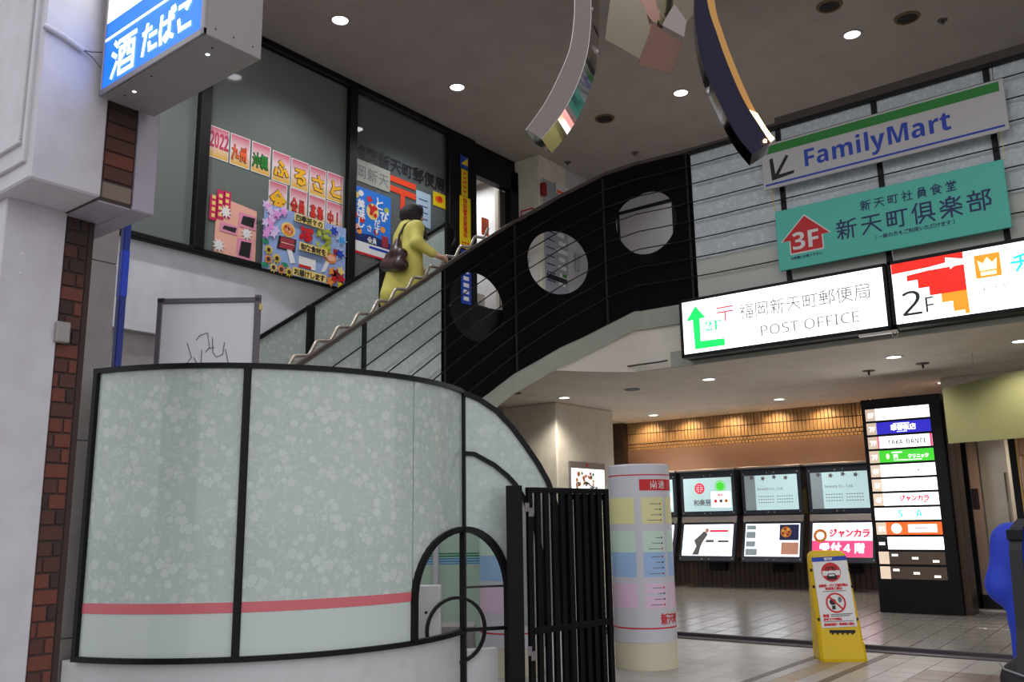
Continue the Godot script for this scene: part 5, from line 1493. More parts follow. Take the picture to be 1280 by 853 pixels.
	for k in 4:
		panel(bs, "print_line", M.navy_print, 0.06, 0.12 + k * 0.11, 0.28, 0.14 + k * 0.11, 0.005)
	# stickers on the black door post
	var sx := -9.79
	var s1 := thing("yellow_guard_strip", "tall yellow strip with red characters 特別警戒実施中 on the door post", "sticker", Vector3(sx, 6.16, -11.02), PI / 2.0)
	panel(s1, "sheet", M.yellow, 0, 0, 0.29, 0.95, 0.006, 0.004)
	write(s1, "lettering", M.red, "特別警戒実施中", Vector3(0.09, 0.82, 0.008), 0.1, 0.013, 0.105, true)
	for k in 6:
		panel(s1, "small_print", M.red, 0.05 + 0.07 * (k % 3), 0.04 + 0.05 * int(k / 3.0), 0.1 + 0.07 * (k % 3), 0.07 + 0.05 * int(k / 3.0), 0.008)
	var s2 := thing("narrow_yellow_sticker", "narrow yellow sticker above the tall yellow strip", "sticker", Vector3(sx, 7.12, -11.07), PI / 2.0)
	panel(s2, "sheet", M.yellow, 0, 0, 0.17, 0.5, 0.006, 0.004)
	for k in 5:
		panel(s2, "print_mark", M.orange, 0.05, 0.07 + k * 0.085, 0.12, 0.11 + k * 0.085, 0.008)
	var s3 := thing("blue_corner_sticker", "small blue and yellow sticker at the top of the door post", "sticker", Vector3(sx, 7.64, -11.04), PI / 2.0)
	panel(s3, "sheet", M.blue_print, 0, 0, 0.21, 0.23, 0.006, 0.004)
	plate(s3, "corner", M.yellow, [[0.02, 0.07], [0.2, 0.07], [0.2, 0.22]], 0.008)
	var s4 := thing("blue_strip_sticker", "narrow blue and white sticker low on the door post", "sticker", Vector3(sx, 5.15, -11.05), PI / 2.0)
	panel(s4, "sheet", M.blue_print, 0, 0, 0.26, 0.98, 0.006, 0.004)
	for k in 6:
		panel(s4, "print_mark", M.paper, 0.06, 0.08 + k * 0.12, 0.2, 0.15 + k * 0.12, 0.008)

func flower_points(cx: float, cy: float, r: float, petals: int) -> Array:
	var p := []
	for i in petals * 2:
		var a := PI * i / petals
		var k := r if i % 2 == 0 else r * 0.5
		p.append([cx + k * cos(a), cy + k * sin(a)])
	return p

# ------------------------------------------------------------------ upper landing things
func build_landing_things() -> void:
	var t := thing("directory_board", "grey notice board with white labels seen through the middle round hole", "notice board", Vector3(-9.295, 5.3, -12.83), PI / 2.0)
	block(t, "board", M.board_grey, Vector3(0, 0, 0.0), Vector3(0.76, 2.55, 0.01), 0.004)
	panel(t, "orange_strip", M.orange, 0.45, 1.62, 0.76, 1.72, 0.012)
	for k in 7:
		panel(t, "white_label", M.paper, 0.42 + 0.04 * (k % 2), 1.5 - 0.16 * k, 0.64 + 0.05 * (k % 3), 1.58 - 0.16 * k, 0.012)
		panel(t, "blue_label", M.navy_print, 0.06, 1.52 - 0.16 * k, 0.32, 1.545 - 0.16 * k, 0.012)
	panel(t, "black_bar", M.ink, 0.04, 0.6, 0.7, 0.7, 0.014)
	panel(t, "green_tag", M.green_print, 0.55, 0.72, 0.7, 0.78, 0.014)
	panel(t, "blue_tag", M.blue_print, 0.54, 0.3, 0.72, 0.4, 0.014)
	var h := thing("intercom_box", "small grey intercom box on the wall beside the grey board", "intercom", Vector3(-9.31, 6.25, -13.85), PI / 2.0)
	block(h, "grip", M.board_grey, Vector3(0, 0, 0), Vector3(0.1, 0.36, 0.06), 0.008)
	var a := thing("fire_alarm", "dark red alarm lamp box high on the landing wall", "alarm", Vector3(-9.225, 7.45, -12.755))
	part(a, "body", lathe([[0.0, 0.0], [0.06, 0.01], [0.065, 0.13], [0.06, 0.25], [0.0, 0.26]], 20), M.alarm_red)
	var u := thing("grey_cabinet_sign", "grey upper panel with a small white and orange label by the alarm", "sign", Vector3(-9.265, 7.86, -13.5), PI / 2.0)
	block(u, "label", M.paper, Vector3(-0.3, -0.2, 0.0), Vector3(0.2, 0.0, 0.015), 0.003)
	panel(u, "print_mark", M.orange, -0.28, -0.19, -0.05, -0.13, 0.017)
	var e := thing("exit_sign", "small dark green sign on the landing wall under the alarm", "sign", Vector3(-9.27, 7.15, -12.86), PI / 2.0)
	block(e, "plate", M.leaf_green, Vector3(0, 0, 0), Vector3(0.18, 0.16, 0.012), 0.002)
	panel(e, "print_mark", M.paper, 0.08, 0.04, 0.15, 0.1, 0.014)
	var r := thing("red_framed_notice", "white notice with a red frame on the beige pier", "notice", Vector3(-9.74, 6.95, -12.72))
	panel(r, "frame", M.red, 0, 0, 0.3, 0.32, 0.006, 0.006)
	panel(r, "sheet", M.paper, 0.03, 0.03, 0.27, 0.29, 0.008)
	panel(r, "print_mark", M.ink, 0.14, 0.15, 0.22, 0.22, 0.01)
	var p := thing("wall_notice", "white paper notice with vertical black characters on the beige pier", "notice", Vector3(-9.72, 5.75, -12.72))
	panel(p, "sheet", M.paper, 0, 0, 0.36, 0.62, 0.006, 0.006)
	write(p, "lettering", M.ink, "新天町", Vector3(0.03, 0.42, 0.008), 0.13, 0.014, 0.15, true)
	var p2 := thing("wall_notice", "white paper notice with a red edge above the vertical one", "notice", Vector3(-9.72, 6.4, -12.72))
	panel(p2, "sheet", M.paper, 0.1, 0, 0.4, 0.5, 0.006, 0.006)
	panel(p2, "red_edge", M.red, 0, 0.0, 0.1, 0.42, 0.006, 0.006)
	var w := thing("framed_panel", "grey panel in a black frame seen through the upper round hole", "panel", Vector3(-8.1, 5.6, -13.5))
	block(w, "sheet", M.board_dim, Vector3(0.03, 0.0, -0.03), Vector3(1.15, 1.42, 0.0), 0.0)
	for f in [[0.0, 0.0, 0.05, 1.46], [1.13, 0.0, 1.19, 1.46], [0.0, 1.4, 1.19, 1.46], [0.0, 0.0, 1.19, 0.05]]:
		block(w, "frame", M.black, Vector3(f[0], f[1], -0.04), Vector3(f[2], f[3], 0.02), 0.003)
	for x in [0.1, 1.05]:
		block(w, "leg", M.black, Vector3(x, -1.32, -0.04), Vector3(x + 0.05, 0.0, 0.0), 0.003)
	# counter things in the bright post office room
	var c := thing("counter_machine", "dark counter machine with papers inside the bright doorway", "machine", Vector3(-10.6, 4.45, -12.35))
	block(c, "body", M.brick_dark, Vector3(-0.5, 0, -0.3), Vector3(0.1, 1.05, 0.2), 0.02)
	block(c, "papers", M.paper, Vector3(-0.4, 1.05, -0.25), Vector3(0.05, 1.3, 0.1), 0.01)
	block(c, "red_label", M.red, Vector3(0.1, 0.85, -0.2), Vector3(0.11, 0.95, 0.1), 0.0)
	block(c, "arm", M.steel, Vector3(0.0, 1.05, 0.1), Vector3(0.05, 1.6, 0.15), 0.006)
	var ob := thing("orange_banner", "narrow orange banner inside the bright doorway", "banner", Vector3(-10.5, 6.9, -12.5))
	block(ob, "cloth", M.orange, Vector3(0, 0, -0.15), Vector3(0.02, 0.35, 0.05), 0.002)
	var bd := thing("wood_valance", "orange brown wooden board hanging inside the post office", "board", Vector3(-11.4, 7.0, -10.9), PI / 2.0)
	block(bd, "board", M.wood_orange, Vector3(-0.2, -0.1, -0.02), Vector3(1.9, 0.28, 0.02), 0.004)
	block(bd, "grey_rail", M.board_grey, Vector3(-0.2, 0.3, -0.02), Vector3(1.9, 0.62, 0.02), 0.004)
	bd.rotation.y = PI / 2.0
	bd.position = Vector3(-11.4, 6.85, -9.6)
	var sh := thing("dark_shelf", "dark shelf unit high inside the post office room", "shelf", Vector3(-12.4, 6.2, -9.2), PI / 2.0)
	block(sh, "back", M.dark_slat, Vector3(0, 0, -0.3), Vector3(1.2, 1.9, -0.27), 0.0)
	for k in 3:
		block(sh, "shelf_board", M.dark_metal, Vector3(0, 0.1 + 0.7 * k, -0.3), Vector3(1.2, 0.14 + 0.7 * k, 0.05), 0.003)
	var pp := thing("brown_partition", "brown partition panel inside the post office glass", "panel", Vector3(-11.0, 4.45, -9.55), PI / 2.0)
	block(pp, "panel", M.brown_wall, Vector3(0, 0, -0.03), Vector3(0.6, 3.4, 0.03), 0.004)

# ------------------------------------------------------------------ passage things
func build_displays() -> void:
	var labels := ["lit display case with red round crest and green emblem", "lit display case with pale blue company sheet and food poster", "lit display case over a pink and white karaoke poster", "lit display case partly hidden by the white map column"]
	var xs := [-8.49, -7.2, -5.93, -9.75]
	for i in 4:
		var t := thing("display_case", labels[i], "display case", Vector3(xs[i], 0.0, -16.4), 0.0, "lit display cases on the tiled wall")
		block(t, "upper_case", M.navy_frame, Vector3(0, 1.54, -0.06), Vector3(1.16, 2.4, 0.26), 0.012)
		block(t, "lamp_hood", M.aluminium, Vector3(-0.03, 2.4, -0.06), Vector3(1.19, 2.44, 0.32), 0.008)
		panel(t, "upper_glass", M.glow_display, 0.07, 1.63, 1.09, 2.27, 0.264)
		for q in [[0.05, 2.3], [0.52, 2.31], [0.66, 2.32], [1.1, 2.32], [0.05, 1.6], [0.5, 1.59], [0.62, 1.59], [1.1, 1.6]]:
			part(t, "stud", lathe([[0.0, 0.008], [0.012, 0.006], [0.014, 0.0]], 10), M.steel, Vector3(q[0], q[1], 0.26), Vector3(PI / 2, 0, 0))
		var low := Node3D.new()
		low.name = "lower_case"
		t.add_child(low, true)
		low.position = Vector3(0, 1.52, 0.24)
		low.rotation.x = -0.3
		block(low, "body", M.navy_frame, Vector3(0.0, -0.86, -0.1), Vector3(1.16, 0.02, 0.0), 0.01)
		block(low, "lamp_band", M.aluminium, Vector3(0.0, -0.11, 0.0), Vector3(1.16, 0.01, 0.012), 0.004)
		panel(low, "lower_glass", M.glow_display_bright, 0.06, -0.76, 1.1, -0.15, 0.006)
		for q in [[0.04, -0.12], [0.52, -0.1], [0.64, -0.1], [1.12, -0.12], [0.04, -0.81], [0.5, -0.82], [0.64, -0.82], [1.12, -0.81]]:
			part(low, "stud", lathe([[0.0, 0.008], [0.012, 0.006], [0.014, 0.0]], 10), M.steel, Vector3(q[0], q[1], 0.012), Vector3(PI / 2, 0, 0))
		block(t, "bracket", M.black, Vector3(0.4, 0.5, -0.08), Vector3(0.76, 1.54, 0.02), 0.006)
		match i:
			0, 3:
				for k in 1:
					ring_plate(t, "crest", M.glow_red_soft, 0.42, 2.07, 0.075, 0.105, 0.268)
				for y in [2.03, 2.07, 2.11]:
					panel(t, "crest_bar", M.glow_red_soft, 0.34, y - 0.01, 0.5, y + 0.01, 0.268)
				panel(t, "crest_bar", M.glow_red_soft, 0.41, 1.99, 0.43, 2.15, 0.268)
				plate(t, "green_emblem", M.glow_leaf, disc_points(0.86, 2.1, 0.085, 0.085), 0.268)
				ring_plate(t, "emblem_ring", M.glow_leaf, 0.86, 2.1, 0.1, 0.115, 0.268)
				write(t, "lettering", M.ink_grey, "和楽居", Vector3(0.28, 1.74, 0.268), 0.115, 0.013, 0.125)
				panel(t, "notice_sheet", M.glow_white_soft, 0.66, 1.7, 1.06, 2.0, 0.27)
				for k in 3:
					plate(t, "notice_mark", [M.glow_red_soft, M.ink_grey, M.food_orange][k], disc_points(0.75 + 0.11 * k, 1.82, 0.035, 0.035, 12), 0.273)
				write(t, "lettering", M.glow_red_soft, "楽居", Vector3(0.8, 1.91, 0.273), 0.05, 0.007)
				plate(low, "figure_picture", M.ink_grey, [[0.28, -0.74], [0.36, -0.58], [0.3, -0.46], [0.42, -0.36], [0.5, -0.28], [0.58, -0.34], [0.48, -0.5], [0.44, -0.6], [0.42, -0.74]], 0.009)
				plate(low, "figure_head", M.peach, disc_points(0.56, -0.27, 0.04, 0.045, 14), 0.01)
				panel(low, "print_line", M.glow_red_soft, 0.62, -0.3, 1.0, -0.26, 0.009)
				panel(low, "print_line", M.ink_grey, 0.55, -0.5, 0.72, -0.45, 0.009)
				panel(low, "print_line", M.ink_grey, 0.8, -0.5, 1.02, -0.46, 0.009)
			1, 2:
				panel(t, "sheet_edge", M.sky_pale, 0.07, 1.63, 0.28, 2.27, 0.267)
				for k in 4:
					plate(t, "flower_print", M.ink_grey, flower_points(0.22 + 0.22 * k, 2.23 - 0.02 * (k % 2), 0.05, 5), 0.27)
				latin(t, "lettering", M.ink_grey, "beauty Co., Ltd.", Vector3(0.32, 1.98, 0.268), 0.055, false, 1.1, true)
				for k in 3:
					for j in 2:
						for n in 7:
							panel(t, "print_dot", M.ink_grey, 0.33 + j * 0.36 + n * 0.045, 1.76 + k * 0.055, 0.355 + j * 0.36 + n * 0.045, 1.775 + k * 0.055, 0.268)
				if i == 1:
					for q in [[0.08, -0.74, 0.3, -0.62], [0.08, -0.58, 0.26, -0.48], [0.08, -0.42, 0.26, -0.3], [0.08, -0.26, 0.26, -0.18]]:
						panel(low, "leaflet", M.sky_pale, q[0], q[1], q[2], q[3], 0.009)
					panel(low, "food_picture", M.navy_print, 0.72, -0.46, 1.08, -0.17, 0.009)
					plate(low, "dish_picture", M.food_orange, disc_points(0.84, -0.31, 0.1, 0.1), 0.011)
					for k in 7:
						plate(low, "dish_piece", M.strip_yellow if k % 2 else M.meat, disc_points(0.84 + 0.06 * cos(k * 0.9), -0.31 + 0.06 * sin(k * 0.9), 0.025, 0.022, 10), 0.013)
					panel(low, "leaflet", M.peach, 0.76, -0.72, 1.08, -0.5, 0.009)
				else:
					panel(low, "pink_field", M.glow_rose, 0.06, -0.76, 1.1, -0.47, 0.009)
					write(low, "lettering", M.glow_red_soft, "ジャンカラ", Vector3(0.36, -0.4, 0.011), 0.13, 0.026, 0.142)
					ring_plate(low, "rainbow", M.food_orange, 0.2, -0.38, 0.07, 0.12, 0.011)
					write(low, "lettering", M.glow_white_soft, "受付", Vector3(0.2, -0.68, 0.012), 0.16, 0.03, 0.2)
					latin(low, "lettering", M.glow_white_soft, "4", Vector3(0.61, -0.72, 0.012), 0.17, true, 1.1)
					write(low, "lettering", M.glow_white_soft, "階", Vector3(0.8, -0.68, 0.012), 0.16, 0.024)
		area("display_light", Vector3(xs[i] + 0.58, 1.98, -16.1), Vector3.BACK, Vector2(1.0, 0.6), Color(0.9, 0.96, 1.0), 0.05)
		area("display_light", Vector3(xs[i] + 0.58, 1.1, -15.92), Vector3(0, 0.3, 1), Vector2(1.0, 0.6), Color(0.97, 0.98, 1.0), 0.10)
	var y := thing("yellow_poster", "narrow plain yellow poster on the wall between two display cases", "poster", Vector3(-6.025, 1.1, -16.46))
	block(y, "sheet", M.strip_yellow, Vector3(0, 0, -0.02), Vector3(0.08, 0.9, 0.05), 0.003)

func build_pylon() -> void:
	var t := thing("directory_pylon", "tall black directory pillar with lit white tenant panels", "directory", Vector3(-4.09, 0.13, -13.6))
	block(t, "body", M.black, Vector3(0, 0, -0.45), Vector3(1.1, 3.05, 0.0), 0.01)
	block(t, "side_fin", M.bronze, Vector3(1.1, 0, -0.45), Vector3(1.2, 2.95, -0.1), 0.006)
	var rows := [
		["8F", "glow_white"], ["7F", "glow_indigo"], ["7F", "glow_white"], ["7F", "glow_leaf"], ["6F", "glow_white"], ["5F", "glow_white"],
		["4F", "glow_white"], ["", "glow_white"], ["B1", "glow_orange_red"], ["", "glow_white"], ["", "dark_print"], ["", "dark_print"],
	]
	for i in 12:
		var y := 2.93 - 0.2055 * (i + 1) + 0.006
		var m: Material = M[rows[i][1]]
		panel(t, "tenant_panel", m, 0.06, y, 0.945, y + 0.172, 0.006, 0.006)
		if i != 7:
			panel(t, "floor_plate", M.glow_beige if i != 9 else M.ink, 0.06, y, 0.2, y + 0.172, 0.009)
		if rows[i][0] != "":
			latin(t, "floor_number", M.glow_white, rows[i][0], Vector3(0.09, y + 0.02, 0.01), 0.085, true, 0.85)
		match i:
			0:
				for k in 3:
					panel(t, "print_line", M.glow_grey_pale, 0.26, y + 0.04 + 0.04 * k, 0.42 - 0.03 * k, y + 0.045 + 0.04 * k, 0.01)
				panel(t, "print_line", M.glow_grey_pale, 0.58, y + 0.13, 0.7, y + 0.136, 0.01)
			1:
				write(t, "lettering", M.glow_white, "華都飯店", Vector3(0.4, y + 0.045, 0.01), 0.08, 0.011, 0.088)
				panel(t, "print_line", M.glow_white, 0.44, y + 0.135, 0.66, y + 0.147, 0.01)
				panel(t, "print_line", M.glow_white, 0.48, y + 0.02, 0.62, y + 0.028, 0.01)
			2:
				panel(t, "pink_edge", M.glow_rose, 0.2, y, 0.22, y + 0.172, 0.01)
				panel(t, "pink_edge", M.glow_rose, 0.915, y, 0.945, y + 0.172, 0.01)
				latin(t, "lettering", M.glow_ink, "TAKA", Vector3(0.34, y + 0.025, 0.01), 0.078, true, 0.95)
				latin(t, "lettering", M.glow_ink, "DANCI", Vector3(0.59, y + 0.025, 0.01), 0.078, true, 0.95)
			3:
				write(t, "lettering", M.glow_white, "天", Vector3(0.4, y + 0.05, 0.01), 0.06, 0.011)
				write(t, "lettering", M.glow_white, "クリニック", Vector3(0.6, y + 0.05, 0.01), 0.05, 0.009, 0.056)
				panel(t, "print_line", M.glow_white, 0.38, y + 0.13, 0.52, y + 0.145, 0.01)
				panel(t, "print_line", M.glow_white, 0.4, y + 0.02, 0.78, y + 0.03, 0.01)
				plate(t, "emblem", M.glow_cream, disc_points(0.32, y + 0.085, 0.022, 0.04, 14), 0.01)
			4:
				panel(t, "print_mark", M.glow_grey_pale, 0.7, y + 0.07, 0.73, y + 0.09, 0.01)
			6:
				write(t, "lettering", M.glow_red, "ジャンカラ", Vector3(0.42, y + 0.06, 0.01), 0.075, 0.016, 0.082)
				panel(t, "print_mark", M.glow_red, 0.44, y + 0.035, 0.48, y + 0.047, 0.01)
				panel(t, "print_mark", M.glow_red, 0.74, y + 0.035, 0.78, y + 0.05, 0.01)
			7:
				latin(t, "lettering", M.glow_cyan, "S", Vector3(0.38, y + 0.005, 0.01), 0.12, true)
				latin(t, "lettering", M.glow_cyan, "A", Vector3(0.62, y + 0.005, 0.01), 0.12, true)
			8:
				plate(t, "emblem", M.glow_white, disc_points(0.34, y + 0.086, 0.07, 0.07), 0.01)
				panel(t, "print_field", M.glow_white, 0.5, y + 0.03, 0.88, y + 0.14, 0.01)
				panel(t, "print_line", M.glow_red, 0.58, y + 0.085, 0.76, y + 0.1, 0.012)
			9:
				panel(t, "print_mark", M.glow_white, 0.08, y + 0.06, 0.16, y + 0.1, 0.01)
				write(t, "lettering", M.glow_grey_pale, "止和", Vector3(0.3, y + 0.06, 0.01), 0.06, 0.006)
			10, 11:
				for k in 3:
					for j in 4:
						panel(t, "print_mark", M.glow_white, 0.24 + 0.27 * k + 0.022 * j, y + 0.11 - 0.04 * k, 0.255 + 0.27 * k + 0.022 * j, y + 0.14 - 0.04 * k, 0.01)
	area("pylon_light", Vector3(-3.58, 2.0, -13.57), Vector3.BACK, Vector2(0.9, 2.0), Color(1.0, 0.98, 0.95), 0.25)

func cyl_patch(r: float, a0: float, a1: float, y0: float, y1: float) -> ArrayMesh:
	var st := begin()
	var n := maxi(2, int(absf(a1 - a0) / 6.0))
	for i in n:
		var a := deg_to_rad(a0 + (a1 - a0) * i / n)
		var b := deg_to_rad(a0 + (a1 - a0) * (i + 1) / n)
		var na := Vector3(sin(a), 0, cos(a))
		var nb := Vector3(sin(b), 0, cos(b))
		smooth_quad(st, [na * r + Vector3(0, y0, 0), nb * r + Vector3(0, y0, 0), nb * r + Vector3(0, y1, 0), na * r + Vector3(0, y1, 0)], [na, nb, nb, na])
	return st.commit()

func build_map_columns() -> void:
	var places := [[Vector3(-4.885, 0, -8.36), 30.4, "round white map column with a red title band near the gate"], [Vector3(-5.80, 0, -7.30), 38.0, "round white map column seen through the arched opening"]]
	for p in places:
		var t := thing("map_column", p[2], "column", p[0], deg_to_rad(p[1]), "round street map columns")
		var R := 0.322
		part(t, "base", lathe([[0.0, 0.0], [0.315, 0.0], [0.318, 0.01], [0.318, 0.28], [0.0, 0.28]], 48), M.column_base)
		part(t, "drum", lathe([[R - 0.01, 0.262], [R, 0.268], [R, 2.03], [R - 0.008, 2.045], [0.0, 2.05]], 48), M.column_white)
		part(t, "red_line", cyl_patch(R + 0.001, -180, 180, 1.925, 1.937), M.red)
		part(t, "red_line", cyl_patch(R + 0.001, -180, 180, 0.4, 0.414), M.red)
		part(t, "title_band", cyl_patch(R + 0.001, 0, 84, 1.77, 1.885), M.red)
		part(t, "title", script_mesh("南通", 0.08, 0.0075, 0.1, false, R + 0.002), M.paper, Vector3(0, 1.79, 0), Vector3(0, deg_to_rad(20), 0))
		var blocks := [[1.435, 1.70, "map_yellow"], [1.149, 1.363, "map_green"], [0.905, 1.149, "map_blue"], [0.60, 0.842, "map_pink"]]
		for b in blocks:
			part(t, "map_field", cyl_patch(R + 0.001, -86, -11, b[0], b[1]), M[b[2]])
			part(t, "map_field", cyl_patch(R + 0.001, 2, 46, b[0], b[1]), M[b[2]])
			part(t, "map_field", cyl_patch(R + 0.001, 53, 90, b[0], b[1]), M[b[2]])
			var rows := int((b[1] - b[0]) / 0.055)
			for k in rows:
				var y: float = b[0] + 0.03 + 0.055 * k
				part(t, "print_line", cyl_patch(R + 0.002, 12 + (k * 7) % 16, 36, y, y + 0.007), M.ink_grey)
				part(t, "print_mark", cyl_patch(R + 0.002, 37.5, 41, y - 0.004, y + 0.012), M.red if k % 3 == 0 else M.navy_print)
		part(t, "map_gap", cyl_patch(R + 0.0015, 2, 46, 0.715, 0.745), M.column_white)
		part(t, "brand", script_mesh("新天町", 0.1, 0.013, 0.09, false, R + 0.002, 0.85), M.red, Vector3(0, 0.445, 0), Vector3(0, deg_to_rad(30), 0))

func build_yellow_stand() -> void:
	var t := thing("floor_sign_stand", "yellow plastic floor stand with a white no cycling no smoking notice", "floor sign", Vector3(-3.42, 0, -9.86), deg_to_rad(31.0))
	# hollow moulded A shape: wide foot, tapering to a rounded top
	var st := begin()
	var prof := [[0.0, 0.232, 0.2], [0.03, 0.236, 0.205], [0.2, 0.23, 0.185], [0.205, 0.226, 0.178], [0.4, 0.221, 0.155], [0.405, 0.217, 0.15], [0.72, 0.21, 0.11], [0.725, 0.207, 0.106], [1.02, 0.2, 0.07], [1.08, 0.19, 0.062], [1.11, 0.165, 0.055], [1.12, 0.12, 0.045]]
	var ring := func(y: float, hw: float, hd: float) -> Array:
		var c := 0.03
		var out := []
		for q in [[1, 1], [-1, 1], [-1, -1], [1, -1]]:
			var order := [[hw - c, hd], [hw, hd - c]]
			if q[0] * q[1] > 0:
				order = [[hw, hd - c], [hw - c, hd]]
			for o in order:
				out.append(Vector3(q[0] * o[0] - 0.05 * y, y, q[1] * o[1]))
		return out
	for i in prof.size() - 1:
		var a: Array = ring.call(prof[i][0], prof[i][1], prof[i][2])
		var b: Array = ring.call(prof[i + 1][0], prof[i + 1][1], prof[i + 1][2])
		for k in 8:
			var j := (k + 1) % 8
			quad(st, a[k], a[j], b[j], b[k], Vector3(a[k].x + a[j].x, 0.1, a[k].z + a[j].z))
	var capr: Array = ring.call(1.12, 0.12, 0.045)
	for k in 8:
		tri(st, Vector3(-0.05, 1.122, 0), capr[k], capr[(k + 1) % 8], Vector3.UP)
	part(t, "body", st.commit(), M.stand_yellow)
	var lean := atan2(0.15 - 0.066, 1.05 - 0.4)
	var n := part(t, "notice", box_mesh(Vector3(0.36, 0.72, 0.006), 0.001), M.paper, Vector3(-0.03, 0.70, 0.122), Vector3(-lean, 0, 0.045))
	panel(n, "blue_header", M.blue_print, -0.18, 0.315, 0.18, 0.36, 0.005)
	write(n, "lettering", M.paper, "新天町", Vector3(-0.05, 0.325, 0.006), 0.026, 0.005)
	plate(n, "round_sign", M.red, disc_points(0, 0.2, 0.1, 0.1), 0.005)
	panel(n, "sign_band", M.paper, -0.09, 0.165, 0.09, 0.215, 0.007)
	for x in [-0.035, 0.035]:
		ring_plate(n, "wheel", M.ink, x, 0.232, 0.014, 0.021, 0.009)
	plate(n, "bicycle", M.ink, [[-0.035, 0.23], [-0.01, 0.258], [0.02, 0.258], [0.035, 0.232], [0.03, 0.23], [0.0, 0.25]], 0.009)
	plate(n, "car", M.ink, [[-0.05, 0.125], [-0.05, 0.155], [-0.035, 0.185], [0.035, 0.185], [0.05, 0.155], [0.05, 0.125]], 0.009)
	panel(n, "car_window", M.paper, -0.03, 0.158, 0.03, 0.175, 0.011)
	write(n, "lettering", M.red, "自転車・バイク通行禁止", Vector3(-0.15, 0.05, 0.005), 0.026, 0.006, 0.0275)
	write(n, "lettering", M.red, "車両進入禁止", Vector3(-0.085, 0.018, 0.005), 0.026, 0.006, 0.029)
	panel(n, "print_line", M.ink_grey, -0.12, 0.0, 0.12, 0.007, 0.005)
	ring_plate(n, "ban_ring", M.red, 0, -0.115, 0.085, 0.103, 0.006)
	plate(n, "smoker_head", M.ink, disc_points(-0.03, -0.105, 0.034, 0.032, 16), 0.005)
	panel(n, "smoker_body", M.ink, -0.045, -0.18, -0.01, -0.142, 0.005)
	plate(n, "smoke", M.ink_grey, disc_points(0.045, -0.085, 0.02, 0.03, 12), 0.004)
	plate(n, "ban_slash", M.red, [[-0.072, -0.052], [-0.06, -0.04], [0.072, -0.178], [0.06, -0.19]], 0.008)
	write(n, "lettering", M.red, "禁煙", Vector3(-0.15, -0.255, 0.005), 0.028, 0.006)
	panel(n, "print_line", M.ink_grey, -0.07, -0.235, 0.15, -0.226, 0.005)
	panel(n, "print_line", M.ink_grey, -0.07, -0.252, 0.12, -0.243, 0.005)
	write(n, "lettering", M.red, "歩きスマホ禁止", Vector3(-0.15, -0.29, 0.005), 0.025, 0.006)
	panel(n, "print_line", M.ink_grey, -0.15, -0.305, 0.15, -0.298, 0.005)
	write(n, "lettering", M.red, "自転車通行・車両進入禁止", Vector3(-0.155, -0.342, 0.005), 0.024, 0.006)
	for s in [-1.0, 1.0]:
		for y in [0.42, 0.75, 0.92]:
			part(t, "clip", box_mesh(Vector3(0.02, 0.03, 0.02), 0.003), M.ink, Vector3(s * 0.195 - 0.05 * y, y, 0.155 - (y - 0.4) * 0.125))
	panel(t, "handle_slot", M.ink, -0.12, 0.285, 0.14, 0.315, 0.172, 0.006)
	for k in 5:
		panel(t, "scuff", M.brick_dark, -0.1 + 0.05 * k, 0.27, -0.08 + 0.05 * k, 0.285, 0.174, 0.004)

